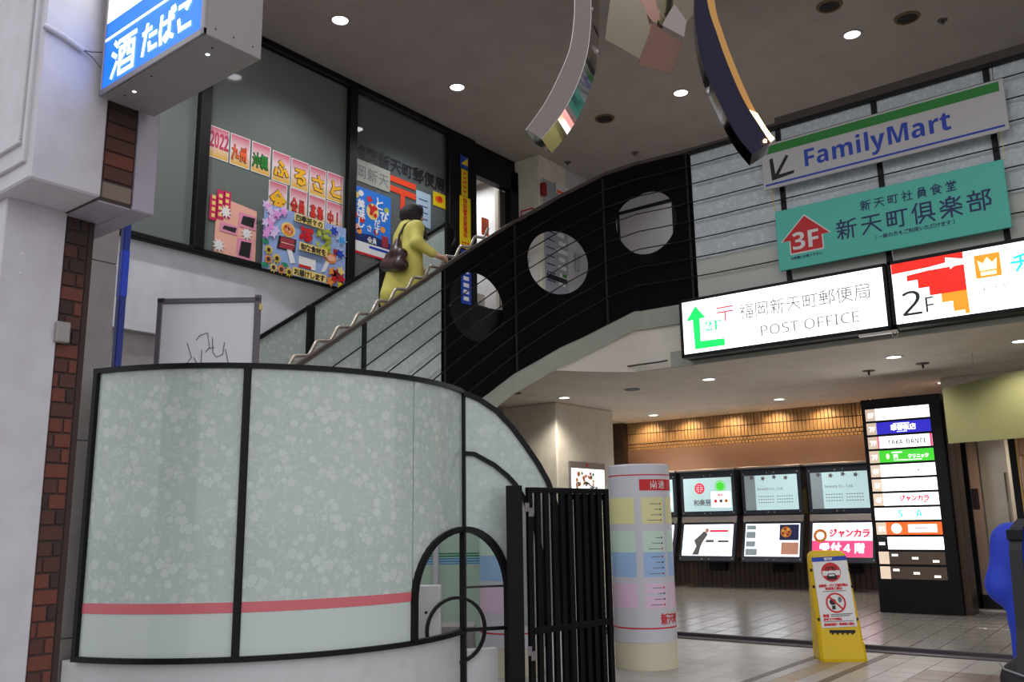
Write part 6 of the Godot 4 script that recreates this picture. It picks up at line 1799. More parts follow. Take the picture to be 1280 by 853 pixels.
func build_entrance() -> void:
	var d := setting("door_2", "black framed glass entrance door beside the directory pillar", "door")
	var z := -14.45
	block(d, "stile", M.black, Vector3(-3.0, 0.17, z - 0.03), Vector3(-2.9, 2.75, z + 0.03), 0.005)
	block(d, "bottom_rail", M.black, Vector3(-2.95, 0.17, z - 0.03), Vector3(-1.5, 0.36, z + 0.03), 0.005)
	block(d, "top_rail", M.black, Vector3(-2.95, 2.65, z - 0.03), Vector3(-0.2, 2.75, z + 0.03), 0.005)
	block(d, "pane", M.door_glass, Vector3(-2.9, 0.36, z - 0.006), Vector3(-2.2, 2.65, z + 0.006), 0.0)
	for x in [-2.27, -2.05]:
		block(d, "stile", M.black, Vector3(x - 0.07, 0.36, z - 0.03), Vector3(x + 0.02, 2.65, z + 0.03), 0.005)
		block(d, "gold_strip", M.gold, Vector3(x + 0.02, 0.36, z - 0.01), Vector3(x + 0.045, 2.65, z + 0.04), 0.004)
	block(d, "pane", M.door_glass, Vector3(-2.0, 0.36, z - 0.006), Vector3(-0.3, 2.65, z + 0.006), 0.0)
	tube(d, "pull_handle", M.steel, [Vector3(-2.42, 1.0, z + 0.03), Vector3(-2.42, 1.0, z + 0.08), Vector3(-2.42, 2.05, z + 0.08), Vector3(-2.42, 2.05, z + 0.03)], 0.012)
	block(d, "lock_plate", M.bronze, Vector3(-2.89, 1.55, z + 0.006), Vector3(-2.8, 1.85, z + 0.025), 0.003)
	var b := thing("green_board", "plain olive green board hanging above the glass entrance", "board", Vector3(-2.705, 2.38, -12.5))
	plate(b, "sheet", M.olive, [[0.0, 0.0], [1.9, 0.03], [1.9, 0.92], [1.4, 0.88], [0.95, 0.85], [0.4, 0.78], [0.0, 0.715]], 0.0, 0.04)
	for x in [0.4, 1.4]:
		tube(b, "hanger", M.steel, [Vector3(x, 0.7, -0.02), Vector3(x, 1.14, -0.02)], 0.0025)
	var p := thing("lit_photo_frame", "lit picture frame with flowers on the cream pier above the gate", "picture", Vector3(-8.885, 1.85, -12.83), PI / 2.0)
	block(p, "frame", M.aluminium, Vector3(0, 0, -0.01), Vector3(1.13, 0.66, 0.03), 0.006)
	panel(p, "picture", M.glow_picture, 0.03, 0.03, 1.09, 0.54, 0.034)
	var rng := RandomNumberGenerator.new()
	rng.seed = 8
	for i in 34:
		var m: Material = [M.red, M.food_orange, M.pink, M.leaf_green, M.strip_yellow, M.ink_grey][i % 6]
		plate(p, "flower", m, flower_points(0.16 + rng.randf() * 0.58, 0.24 + rng.randf() * 0.22, 0.045, 5), 0.037 + 0.0008 * i)
	plate(p, "doll_head", M.peach, disc_points(0.14, 0.24, 0.04, 0.06, 12), 0.07)
	plate(p, "doll_coat", M.blue_print, [[0.06, 0.04], [0.22, 0.04], [0.19, 0.18], [0.09, 0.18]], 0.07)
	panel(p, "table_edge", M.ink_grey, 0.2, 0.12, 0.9, 0.135, 0.07)
	panel(p, "red_mark", M.red, 0.5, 0.58, 0.56, 0.63, 0.033)
	area("picture_light", Vector3(-8.84, 2.2, -13.4), Vector3.RIGHT, Vector2(1.0, 0.5), Color(1, 1, 1), 0.03)

func build_inside_arch() -> void:
	var w := setting("wall_striped", "pale green partition with green and blue stripes behind the arch", "wall")
	w.position = Vector3(-7.05, 0, -6.95)
	w.rotation.y = deg_to_rad(38.0)
	block(w, "sheet", M.pale_green, Vector3(-0.2, 0, -0.04), Vector3(1.2, 1.75, 0.0), 0.0)
	for q in [[1.145, 1.158, "leaf_green"], [1.118, 1.132, "leaf_green"], [1.09, 1.104, "sky_blue"], [1.062, 1.078, "sky_blue"], [1.04, 1.05, "sky_blue"]]:
		panel(w, "stripe", M[q[2]], -0.2, q[0], 1.2, q[1], 0.002)
	block(w, "white_post", M.white_base, Vector3(0.36, 0, 0.0), Vector3(0.42, 1.75, 0.06), 0.005)
	var b := thing("white_box_panel", "scuffed white box leaning inside the arched opening", "box", Vector3(-5.06, 0.0, -5.31), deg_to_rad(36.0))
	block(b, "side", M.white_base, Vector3(-0.14, 0.5, -0.12), Vector3(0.09, 0.985, 0.0), 0.006)
	part(b, "bolt", lathe([[0.0, 0.006], [0.01, 0.004], [0.012, 0.0]], 10), M.ink, Vector3(-0.02, 0.78, 0.001), Vector3(PI / 2, 0, 0))
	block(b, "foot", M.white_base, Vector3(-0.12, 0.0, -0.11), Vector3(0.07, 0.5, -0.02), 0.006)
	var c := thing("low_grey_box", "low pale grey box behind the ring of the arch", "box", Vector3(-5.43, 0, -5.82), deg_to_rad(38.0))
	block(c, "body", M.stone, Vector3(0.0, 0, -0.3), Vector3(0.31, 0.61, 0.0), 0.01)
	var s := thing("notice_easel", "pale notice panel standing behind the gate bars", "panel", Vector3(-5.30, 0, -7.27), deg_to_rad(38.0))
	block(s, "panel", M.white_base, Vector3(0.0, 0.88, -0.02), Vector3(0.26, 1.52, 0.0), 0.004)
	block(s, "cream_panel", M.cream, Vector3(0.0, 0.0, -0.08), Vector3(0.28, 0.88, -0.03), 0.004)
	block(s, "head_strip", M.fascia, Vector3(0.0, 1.52, -0.02), Vector3(0.26, 1.56, 0.0), 0.003)

func build_whiteboard() -> void:
	var a := Vector3(-6.567, 3.268, -3.713)
	var b := Vector3(-5.906, 3.314, -4.221)
	var t := thing("whiteboard", "framed whiteboard with faint scribbles standing behind the curved screen", "whiteboard", Vector3(a.x, 2.2, a.z), atan2(-(b.z - a.z), b.x - a.x))
	var W := 0.834
	block(t, "sheet", M.board_white, Vector3(0.02, 0.0, -0.02), Vector3(W - 0.02, 1.07, 0.0), 0.0)
	for f in [[0.0, 0.0, 0.042, 1.09], [W - 0.045, 0.0, W, 1.11], [0.0, 1.045, W, 1.09], [0.0, 0.0, W, 0.04]]:
		block(t, "frame", M.grey_frame, Vector3(f[0], f[1], -0.03), Vector3(f[2], f[3], 0.012), 0.004)
	block(t, "corner_cap", M.rail_brown, Vector3(0.0, 1.06, -0.031), Vector3(0.06, 1.092, 0.014), 0.003)
	block(t, "tape_scrap", M.strip_yellow, Vector3(W - 0.005, 0.98, 0.0), Vector3(W + 0.02, 1.03, 0.016), 0.002)
	for x in [0.05, W - 0.08]:
		block(t, "leg", M.grey_frame, Vector3(x, -2.2, -0.03), Vector3(x + 0.03, 0.0, 0.0), 0.003)
	var scribbles := [[[0.26, 0.74], [0.30, 0.62], [0.25, 0.55]], [[0.33, 0.76], [0.36, 0.8], [0.42, 0.82], [0.44, 0.7], [0.41, 0.66]], [[0.38, 0.68], [0.38, 0.56]], [[0.44, 0.69], [0.48, 0.7]], [[0.46, 0.78], [0.47, 0.66], [0.5, 0.62], [0.55, 0.64], [0.56, 0.74]], [[0.57, 0.68], [0.6, 0.56]], [[0.32, 0.62], [0.35, 0.56]]]
	for s in scribbles:
		var pts := []
		for p in s:
			pts.append(Vector3(p[0], p[1] - 0.02, 0.002))
		tube(t, "scribble", M.ink_grey, pts, 0.0035, 5)

# ------------------------------------------------------------------ sculpture
func ribbon_solid(left: Array, right: Array, back: Vector3) -> ArrayMesh:
	var st := begin()
	for i in left.size() - 1:
		var a := Vector3(left[i][0], left[i][1], 0)
		var b := Vector3(right[i][0], right[i][1], 0)
		var c := Vector3(right[i + 1][0], right[i + 1][1], 0)
		var d := Vector3(left[i + 1][0], left[i + 1][1], 0)
		quad(st, a, b, c, d, Vector3.BACK)
		quad(st, a + back, b + back, c + back, d + back, Vector3.FORWARD)
		quad(st, a, d, d + back, a + back, a - b)
		quad(st, b, c, c + back, b + back, b - a)
	for e in [0, left.size() - 1]:
		var p := Vector3(left[e][0], left[e][1], 0)
		var q := Vector3(right[e][0], right[e][1], 0)
		quad(st, p, q, q + back, p + back, Vector3.DOWN if e else Vector3.UP)
	return st.commit()

func smooth_line(pts: Array, n := 5) -> Array:
	var out := []
	for i in pts.size() - 1:
		var p0: Array = pts[maxi(i - 1, 0)]
		var p3: Array = pts[mini(i + 2, pts.size() - 1)]
		for k in n:
			var t := float(k) / n
			var q := []
			for c in 2:
				var a: float = p0[c]
				var b: float = pts[i][c]
				var d: float = pts[i + 1][c]
				var e: float = p3[c]
				q.append(0.5 * ((2 * b) + (d - a) * t + (2 * a - 5 * b + 4 * d - e) * t * t + (3 * b - a - 3 * d + e) * t * t * t))
			out.append(q)
	out.append(pts[pts.size() - 1])
	return out

func build_sculpture() -> void:
	var t := thing("hanging_sculpture", "hanging chrome sculpture of two curved blades round mirrored facets", "sculpture", Vector3(-2.506, 4.385, -4.538), deg_to_rad(38.2))
	var ll := smooth_line([[-0.38, 0.8], [-0.404, 0.343], [-0.413, 0.202], [-0.444, 0.008], [-0.519, -0.183], [-0.614, -0.371], [-0.732, -0.54]])
	var lr := smooth_line([[-0.27, 0.8], [-0.296, 0.341], [-0.302, 0.19], [-0.335, -0.04], [-0.41, -0.26], [-0.505, -0.44], [-0.634, -0.605]])
	part(t, "left_blade", ribbon_solid(ll, lr, Vector3(0.07, 0, -0.22)), M.mirror)
	var fl := ll.map(func(p): return [p[0] + 0.004, p[1]])
	var fr := lr.map(func(p): return [p[0] - 0.003, p[1]])
	part(t, "brushed_front", ribbon_solid(fl, fr, Vector3(0, 0, -0.004)), M.brushed, Vector3(0, 0, 0.004))
	var rl := smooth_line([[0.40, 0.8], [0.362, 0.329], [0.36, 0.105], [0.395, -0.144], [0.48, -0.39], [0.565, -0.59], [0.656, -0.727]])
	var rm := smooth_line([[0.43, 0.8], [0.442, 0.328], [0.49, 0.09], [0.545, -0.12], [0.625, -0.36], [0.71, -0.53], [0.774, -0.65]])
	var ro := smooth_line([[0.50, 0.8], [0.489, 0.327], [0.53, 0.09], [0.59, -0.13], [0.672, -0.38], [0.75, -0.55], [0.80, -0.63]])
	part(t, "right_blade", ribbon_solid(rl, rm, Vector3(0.03, 0, -0.18)), M.navy_mirror)
	part(t, "brass_edge", ribbon_solid(rm, ro, Vector3(0.0, 0, -0.1)), M.brass_strip, Vector3(0, 0, 0.002))
	part(t, "lamp_tip", ribbon_solid(rm.slice(rm.size() - 9), ro.slice(ro.size() - 9), Vector3(0, 0, -0.004)), M.glow_warm, Vector3(0, 0, 0.007))
	# folded mirror facets
	# each facet is a flat sheet: outline, and its depth as a plane over x and y
	var facets := [
		[[[-0.165, 0.42], [-0.214, 0.087], [0.015, 0.0], [0.101, 0.21], [-0.03, 0.42]], -0.06, -0.3, 0.35, "mirror_cream"],
		[[[0.101, 0.21], [0.015, 0.0], [0.24, -0.037], [0.299, 0.117]], -0.06, -0.1, 0.75, "mirror_rose"],
		[[[-0.03, 0.42], [0.101, 0.21], [0.142, 0.22], [0.1, 0.42]], -0.1, 0.4, 0.3, "mirror_rose"],
		[[[0.1, 0.42], [0.135, 0.215], [0.16, 0.2], [0.23, 0.3], [0.24, 0.42]], -0.1, -0.3, 0.4, "mirror_cream"],
		[[[0.16, 0.2], [0.299, 0.117], [0.31, 0.2], [0.23, 0.3]], -0.12, 0.3, 0.6, "mirror"],
		[[[0.23, 0.3], [0.31, 0.2], [0.36, 0.26], [0.36, 0.42], [0.24, 0.42]], -0.14, 0.2, 0.4, "mirror_cream"],
	]
	for f in facets:
		var st := begin()
		var q: Array = f[0].map(func(p): return Vector3(p[0], p[1], f[1] + f[2] * p[0] + f[3] * (p[1] - 0.2)))
		var back := Vector3(0.0, 0.01, -0.02)
		for i in range(1, q.size() - 1):
			tri(st, q[0], q[i], q[i + 1], Vector3(0, -0.3, 1))
			tri(st, q[0] + back, q[i] + back, q[i + 1] + back, Vector3(0, 0.3, -1))
		for i in q.size():
			var j := (i + 1) % q.size()
			quad(st, q[i], q[j], q[j] + back, q[i] + back, q[i] - q[(i + 2) % q.size()])
		part(t, "mirror_facet", st.commit(), M[f[4]])
	part(t, "bolt", lathe([[0.0, 0.0], [0.02, 0.004], [0.02, 0.05], [0.014, 0.06], [0.0, 0.06]], 14), M.steel, Vector3(-0.28, 0.3, -0.05), Vector3(0, 0, PI / 2))
	tube(t, "hanging_rod", M.steel, [Vector3(0.05, 0.33, -0.15), Vector3(0.05, 3.9, -0.15)], 0.02)
	bar(t, "cross_arm", M.steel, Vector3(-0.33, 0.72, -0.12), Vector3(0.46, 0.72, -0.12), 0.05, 0.05)
	var tip := t.transform * Vector3(0.77, -0.6, 0.09)
	omni("sculpture_lamp", tip, Color(1.0, 0.72, 0.38), 0.12, 0.01)

func more_materials() -> void:
	lit("glow_white", Color(1, 1, 1), 1.5)
	lit("glow_white_soft", Color(1, 1, 1), 1.0)
	lit("glow_green", rgb(0, 214, 92), 1.0)
	lit("glow_mint", rgb(60, 220, 140), 0.9)
	lit("glow_red", rgb(226, 40, 60), 0.9)
	lit("glow_red_soft", rgb(214, 40, 66), 0.6)
	lit("glow_red_deep", rgb(238, 30, 14), 0.85)
	lit("glow_orange", rgb(255, 140, 30), 0.95)
	lit("glow_orange_red", rgb(250, 96, 40), 0.9)
	lit("glow_cream", rgb(255, 240, 190), 1.2)
	lit("glow_cyan", rgb(40, 214, 226), 0.9)
	lit("glow_blue", rgb(0, 104, 255), 0.95)
	lit("glow_indigo", rgb(44, 40, 190), 0.8)
	lit("glow_leaf", rgb(64, 196, 50), 0.8)
	lit("glow_rose", rgb(232, 70, 120), 0.8)
	lit("glow_beige", rgb(206, 186, 166), 0.75)
	lit("glow_grey", rgb(90, 90, 94), 0.45)
	lit("glow_grey_pale", rgb(132, 132, 134), 0.6)
	lit("glow_ink", rgb(30, 40, 40), 0.35)
	lit("glow_display", rgb(176, 206, 212), 0.62)
	lit("glow_display_bright", rgb(236, 242, 255), 0.9)
	lit("glow_picture", rgb(250, 250, 246), 1.0)
	lit("glow_warm", rgb(255, 224, 170), 3.0)
	lit("glow_bulb", rgb(255, 240, 214), 14.0)
	lit("lens_upper", rgb(246, 246, 255), 6.0)
	lit("lens_lower", rgb(255, 250, 240), 6.0)
	lit("dark_print", rgb(72, 60, 52), 0.35)
	mat("print_gold", rgb(240, 176, 16), 0.5)
	mat("print_magenta", rgb(202, 30, 84), 0.5)
	mat("print_red", rgb(214, 44, 24), 0.5)
	mat("collage_blue", rgb(142, 164, 210), 0.6)
	mat("strip_yellow", rgb(236, 206, 110), 0.6)
	mat("food_orange", rgb(232, 140, 50), 0.6)
	mat("meat", rgb(158, 44, 58), 0.5)
	mat("grape", rgb(176, 184, 60), 0.5)
	mat("grape_dark", rgb(142, 154, 42), 0.5)
	mat("blossom", rgb(222, 146, 206), 0.6)
	mat("blossom_pale", rgb(214, 190, 226), 0.6)
	mat("leaf_green", rgb(20, 132, 92), 0.6)
	mat("sky_blue", rgb(60, 150, 210), 0.5)
	mat("sky_pale", rgb(168, 190, 206), 0.6)
	mat("peach", rgb(234, 172, 150), 0.6)
	mat("poster_blue", rgb(40, 120, 214), 0.4)
	mat("postal_red", rgb(232, 74, 40), 0.4)
	mat("board_grey", rgb(160, 166, 176), 0.45)
	mat("board_dim", rgb(150, 148, 146), 0.5)
	mat("alarm_red", rgb(140, 24, 24), 0.4)
	mat("wood_orange", rgb(176, 98, 40), 0.5)
	mat("column_base", rgb(214, 206, 178), 0.5)
	mat("column_white", rgb(204, 204, 209), 0.35)
	mat("map_yellow", rgb(226, 222, 160), 0.4)
	mat("map_green", rgb(200, 226, 206), 0.4)
	mat("map_blue", rgb(158, 190, 226), 0.4)
	mat("map_pink", rgb(226, 196, 216), 0.4)
	mat("stand_yellow", rgb(224, 186, 2), 0.42)
	mat("pale_green", rgb(188, 212, 190), 0.6)
	mat("board_white", rgb(244, 244, 246), 0.3)
	mat("mirror_cream", rgb(190, 180, 158), 0.14, 0.9)
	mat("mirror_rose", rgb(166, 130, 116), 0.14, 0.9)
	mat("skin", rgb(212, 164, 136), 0.55)
	mat("hair", rgb(30, 22, 22), 0.75)
	mat("coat", rgb(206, 196, 96), 0.75)
	mat("bag_leather", rgb(52, 30, 30), 0.4)
	mat("trousers", rgb(34, 32, 36), 0.7)
	mat("shoe", rgb(28, 24, 24), 0.5)
	mat("jacket_blue", rgb(28, 58, 186), 0.6)
	mat("strap_black", rgb(24, 23, 26), 0.6)
	mat("lip", rgb(172, 86, 80), 0.5)

# ------------------------------------------------------------------ figures
# surface nets over tapered capsules joined by a smooth minimum
func nets(bones: Array, cell: float, k: float) -> ArrayMesh:
	var lo := Vector3(1e9, 1e9, 1e9)
	var hi := -lo
	for b in bones:
		var r := maxf(b[2], b[3]) + cell * 2.0
		for p in [b[0], b[1]]:
			lo = lo.min(p - Vector3.ONE * r)
			hi = hi.max(p + Vector3.ONE * r)
	var n := Vector3i(((hi - lo) / cell).ceil()) + Vector3i.ONE
	var nx := n.x
	var nxy := n.x * n.y
	var field := PackedFloat32Array()
	field.resize(n.x * n.y * n.z)
	field.fill(1.0)
	for b in bones:
		var a: Vector3 = b[0]
		var d: Vector3 = b[1] - b[0]
		var dd := maxf(d.length_squared(), 1e-9)
		var ra: float = b[2]
		var rb: float = b[3]
		var reach := maxf(ra, rb) + cell * 3.0 + k
		var mn := Vector3i(((b[0] as Vector3).min(b[1]) - Vector3.ONE * reach - lo) / cell).clamp(Vector3i.ZERO, n - Vector3i.ONE)
		var mx := Vector3i(((b[0] as Vector3).max(b[1]) + Vector3.ONE * reach - lo) / cell).clamp(Vector3i.ZERO, n - Vector3i.ONE)
		for z in range(mn.z, mx.z + 1):
			for y in range(mn.y, mx.y + 1):
				var i := mn.x + y * nx + z * nxy
				for x in range(mn.x, mx.x + 1):
					var p := lo + Vector3(x, y, z) * cell - a
					var t := clampf(p.dot(d) / dd, 0.0, 1.0)
					var v := (p - d * t).length() - lerpf(ra, rb, t)
					var o := field[i]
					var h := maxf(k - absf(o - v), 0.0) / k
					field[i] = minf(o, v) - h * h * k * 0.25
					i += 1
	var index := {}
	var verts := PackedVector3Array()
	for z in n.z - 1:
		for y in n.y - 1:
			for x in n.x - 1:
				var i := x + y * nx + z * nxy
				var f0 := field[i] < 0.0
				if (field[i + 1] < 0.0) == f0 and (field[i + nx] < 0.0) == f0 and (field[i + nxy] < 0.0) == f0 and (field[i + 1 + nx] < 0.0) == f0 and (field[i + 1 + nxy] < 0.0) == f0 and (field[i + nx + nxy] < 0.0) == f0 and (field[i + 1 + nx + nxy] < 0.0) == f0:
					continue
				var sum := Vector3.ZERO
				var c := 0
				for e in [[0, 0, 0, 0], [0, 1, 0, 0], [0, 0, 1, 0], [0, 1, 1, 0], [1, 0, 0, 0], [1, 1, 0, 0], [1, 0, 1, 0], [1, 1, 1, 0], [2, 0, 0, 0], [2, 1, 0, 0], [2, 0, 1, 0], [2, 1, 1, 0]]:
					var p := Vector3.ZERO
					var q := Vector3.ZERO
					var ax: int = e[0]
					p[(ax + 1) % 3] = e[1]
					p[(ax + 2) % 3] = e[2]
					q = p
					q[ax] = 1.0
					var va := field[i + int(p.x) + int(p.y) * nx + int(p.z) * nxy]
					var vb := field[i + int(q.x) + int(q.y) * nx + int(q.z) * nxy]
					if (va < 0.0) != (vb < 0.0):
						sum += p.lerp(q, va / (va - vb))
						c += 1
				index[i] = verts.size()
				verts.append(lo + (Vector3(x, y, z) + sum / c) * cell)
	var normal := PackedVector3Array()
	normal.resize(verts.size())
	var faces := PackedInt32Array()
	var steps := [1, nx, nxy]
	for i in index:
		for ax in 3:
			var u: int = steps[(ax + 1) % 3]
			var w: int = steps[(ax + 2) % 3]
			var far: int = i + steps[ax]
			if far >= field.size() or (field[i] < 0.0) == (field[far] < 0.0):
				continue
			if not (index.has(i - u) and index.has(i - w) and index.has(i - u - w)):
				continue
			var q := [index[i], index[i - u], index[i - u - w], index[i - w]]
			if field[i] < 0.0:
				q = [q[0], q[3], q[2], q[1]]
			faces.append_array(PackedInt32Array([q[0], q[1], q[2], q[0], q[2], q[3]]))
	var f := 0
	while f < faces.size():
		var nn := (verts[faces[f + 2]] - verts[faces[f]]).cross(verts[faces[f + 1]] - verts[faces[f]])
		for j in 3:
			normal[faces[f + j]] += nn
		f += 3
	for i in normal.size():
		normal[i] = normal[i].normalized()
	var arrays := []
	arrays.resize(Mesh.ARRAY_MAX)
	arrays[Mesh.ARRAY_VERTEX] = verts
	arrays[Mesh.ARRAY_NORMAL] = normal
	arrays[Mesh.ARRAY_INDEX] = faces
	var m := ArrayMesh.new()
	m.add_surface_from_arrays(Mesh.PRIMITIVE_TRIANGLES, arrays)
	return m

func v3(x: float, y: float, z: float) -> Vector3:
	return Vector3(x, y, z)

# bones of a hand at a wrist, fingers curled along dir, palm facing down
func hand_bones(w: Vector3, dir: Vector3, side: Vector3, curl: Vector3) -> Array:
	var out := []
	var palm := w + dir * 0.07
	for i in 4:
		var f := (i - 1.5) * 0.019
		var k := palm + side * f
		out.append([w + side * f * 0.6, k, 0.016, 0.013])
		var l: float = [0.036, 0.042, 0.039, 0.03][i]
		var m := k + (dir * 0.85 + curl * 0.5).normalized() * l
		var e := m + (dir * 0.25 + curl).normalized() * l * 0.8
		out.append([k, m, 0.0095, 0.0088])
		out.append([m, e, 0.0088, 0.0078])
	var th := w + dir * 0.03 + side * 0.032
	out.append([w + dir * 0.015, th, 0.014, 0.011])
	out.append([th, th + (dir + side * 0.4 + curl * 0.6).normalized() * 0.045, 0.011, 0.009])
	return out

func build_woman() -> void:
	# climbs away from the street, right hand on the wavy rail
	var t := thing("person", "woman in a yellow-green coat climbing the stair with a dark shoulder bag", "person", v3(-7.93, 3.88, -7.92), deg_to_rad(-22.0))
	t.scale = v3(1.25, 1.1, 1.25)
	var neck := v3(0.0, 1.31, -0.02)
	var head := v3(0.015, 1.445, -0.05)
	var ls := v3(-0.175, 1.235, 0.0)
	var rs := v3(0.175, 1.235, -0.01)
	var re := v3(0.27, 1.0, 0.02)
	var rw := v3(0.33, 0.86, -0.17)
	var le := v3(-0.25, 1.0, 0.04)
	var lw := v3(-0.22, 0.8, -0.1)
	var body := [
		[head, head + v3(0, -0.03, -0.012), 0.088, 0.082], [head + v3(0, -0.04, -0.03), head + v3(0, -0.075, -0.045), 0.058, 0.045],
		[head + v3(0, -0.02, -0.09), head + v3(0, -0.035, -0.105), 0.012, 0.014],
		[head + v3(-0.088, -0.02, -0.0), head + v3(-0.09, -0.045, 0.0), 0.014, 0.01], [head + v3(0.088, -0.02, -0.0), head + v3(0.09, -0.045, 0.0), 0.014, 0.01],
		[head + v3(0, -0.06, 0.01), neck, 0.05, 0.055], [neck, v3(0, 1.2, 0.0), 0.06, 0.09],
		[v3(-0.09, 1.15, 0), v3(-0.07, 0.95, 0), 0.1, 0.09], [v3(0.09, 1.15, 0), v3(0.07, 0.95, 0), 0.1, 0.09],
		[v3(-0.07, 0.95, 0), v3(-0.09, 0.8, 0.01), 0.09, 0.11], [v3(0.07, 0.95, 0), v3(0.09, 0.8, 0.01), 0.09, 0.11],
		[v3(-0.05, 1.22, 0), ls, 0.06, 0.05], [v3(0.05, 1.22, 0), rs, 0.06, 0.05],
		[ls, le, 0.048, 0.038], [le, lw, 0.037, 0.026], [rs, re, 0.048, 0.038], [re, rw, 0.037, 0.026],
		[v3(-0.085, 0.78, 0.01), v3(-0.085, 0.4, -0.03), 0.085, 0.056], [v3(-0.085, 0.4, -0.03), v3(-0.085, 0.08, 0.12), 0.055, 0.036],
		[v3(0.085, 0.78, 0.0), v3(0.085, 0.56, -0.24), 0.085, 0.056], [v3(0.085, 0.56, -0.24), v3(0.085, 0.28, -0.2), 0.055, 0.036],
		[v3(-0.085, 0.05, 0.14), v3(-0.085, 0.035, -0.02), 0.036, 0.03], [v3(0.085, 0.245, -0.19), v3(0.085, 0.235, -0.34), 0.036, 0.03],
	]
	body += hand_bones(rw, v3(0.15, -0.25, -0.95).normalized(), v3(-0.95, 0, -0.15), v3(0.1, -0.9, -0.2))
	body += hand_bones(lw, v3(0.1, -0.75, -0.6).normalized(), v3(0.9, 0.0, 0.1), v3(0.2, -0.5, 0.6))
	part(t, "body", nets(body, 0.011, 0.02), M.skin)
	var hair := [
		[head + v3(0, 0.025, 0.018), head + v3(0, 0.0, 0.03), 0.116, 0.12], [head + v3(-0.055, 0.0, 0.0), head + v3(-0.06, -0.08, 0.01), 0.056, 0.05],
		[head + v3(0.055, 0.0, 0.0), head + v3(0.06, -0.08, 0.01), 0.056, 0.05], [head + v3(0, -0.02, 0.06), head + v3(0, -0.11, 0.055), 0.085, 0.068],
		[head + v3(-0.04, 0.075, -0.055), head + v3(0.04, 0.075, -0.055), 0.03, 0.03],
	]
	part(t, "hair", nets(hair, 0.011, 0.03), M.hair)
	for s in [-1.0, 1.0]:
		part(t, "eye", lathe([[0.0, -0.009], [0.008, -0.005], [0.01, 0.0], [0.008, 0.005], [0.0, 0.009]], 12), M.hair, head + v3(0.03 * s, 0.0, -0.088))
	part(t, "mouth", box_mesh(v3(0.032, 0.008, 0.008), 0.002), M.lip, head + v3(0, -0.062, -0.09))
	var coat := [
		[v3(0, 1.24, 0.005), v3(0, 1.0, 0.02), 0.115, 0.125],
		[v3(-0.1, 1.18, 0.005), v3(-0.1, 0.95, 0.015), 0.118, 0.115], [v3(0.1, 1.18, 0.0), v3(0.1, 0.95, 0.015), 0.118, 0.115],
		[v3(-0.1, 0.95, 0.015), v3(-0.19, 0.42, 0.09), 0.118, 0.14], [v3(0.1, 0.95, 0.015), v3(0.15, 0.5, 0.02), 0.118, 0.13],
		[v3(0, 1.0, 0.04), v3(-0.02, 0.44, 0.14), 0.12, 0.15], [v3(0, 1.0, 0.0), v3(0.02, 0.5, -0.08), 0.11, 0.14],
		[v3(-0.07, 1.24, 0.01), ls + v3(0, -0.01, 0), 0.075, 0.072], [v3(0.07, 1.24, 0.0), rs + v3(0, -0.01, 0), 0.075, 0.072],
		[ls, le, 0.072, 0.062], [le, lw + v3(0, 0.03, 0.02), 0.06, 0.05], [rs, re, 0.072, 0.062], [re, rw + v3(-0.01, 0.02, 0.04), 0.06, 0.05],
		[v3(-0.03, 1.31, 0.02), v3(0.03, 1.31, 0.02), 0.06, 0.06],
	]
	part(t, "coat", nets(coat, 0.013, 0.045), M.coat)
	part(t, "trousers", nets([[v3(-0.085, 0.7, 0.01), v3(-0.085, 0.4, -0.03), 0.1, 0.07], [v3(-0.085, 0.4, -0.03), v3(-0.085, 0.12, 0.11), 0.07, 0.055], [v3(0.085, 0.7, 0.0), v3(0.085, 0.56, -0.24), 0.1, 0.07], [v3(0.085, 0.56, -0.24), v3(0.085, 0.32, -0.2), 0.07, 0.055]], 0.013, 0.03), M.trousers)
	for s in [v3(-0.085, 0.0, 0.1), v3(0.085, 0.2, -0.23)]:
		part(t, "shoe", nets([[s + v3(0, 0.045, 0.05), s + v3(0, 0.04, -0.12), 0.045, 0.038]], 0.01, 0.02), M.shoe)
	# bag with strap over the right shoulder
	var b := thing("shoulder_bag", "dark brown leather bag slung on the woman's right shoulder", "bag", v3(-7.93, 3.88, -7.92), deg_to_rad(-22.0))
	b.scale = v3(1.25, 1.1, 1.25)
	part(b, "pouch", nets([[v3(-0.06, 0.80, 0.2), v3(0.24, 0.72, 0.19), 0.085, 0.085], [v3(-0.02, 0.9, 0.19), v3(0.22, 0.86, 0.17), 0.055, 0.065], [v3(0.1, 1.06, 0.16), v3(0.12, 0.9, 0.18), 0.03, 0.075]], 0.012, 0.05), M.bag_leather)
	var sp := [v3(0.1, 0.98, 0.16), v3(0.11, 1.12, 0.15), v3(0.13, 1.25, 0.1), v3(0.14, 1.325, 0.01), v3(0.145, 1.27, -0.11), v3(0.16, 1.1, -0.14)]
	tube(b, "strap", M.bag_leather, sp, 0.014, 8)

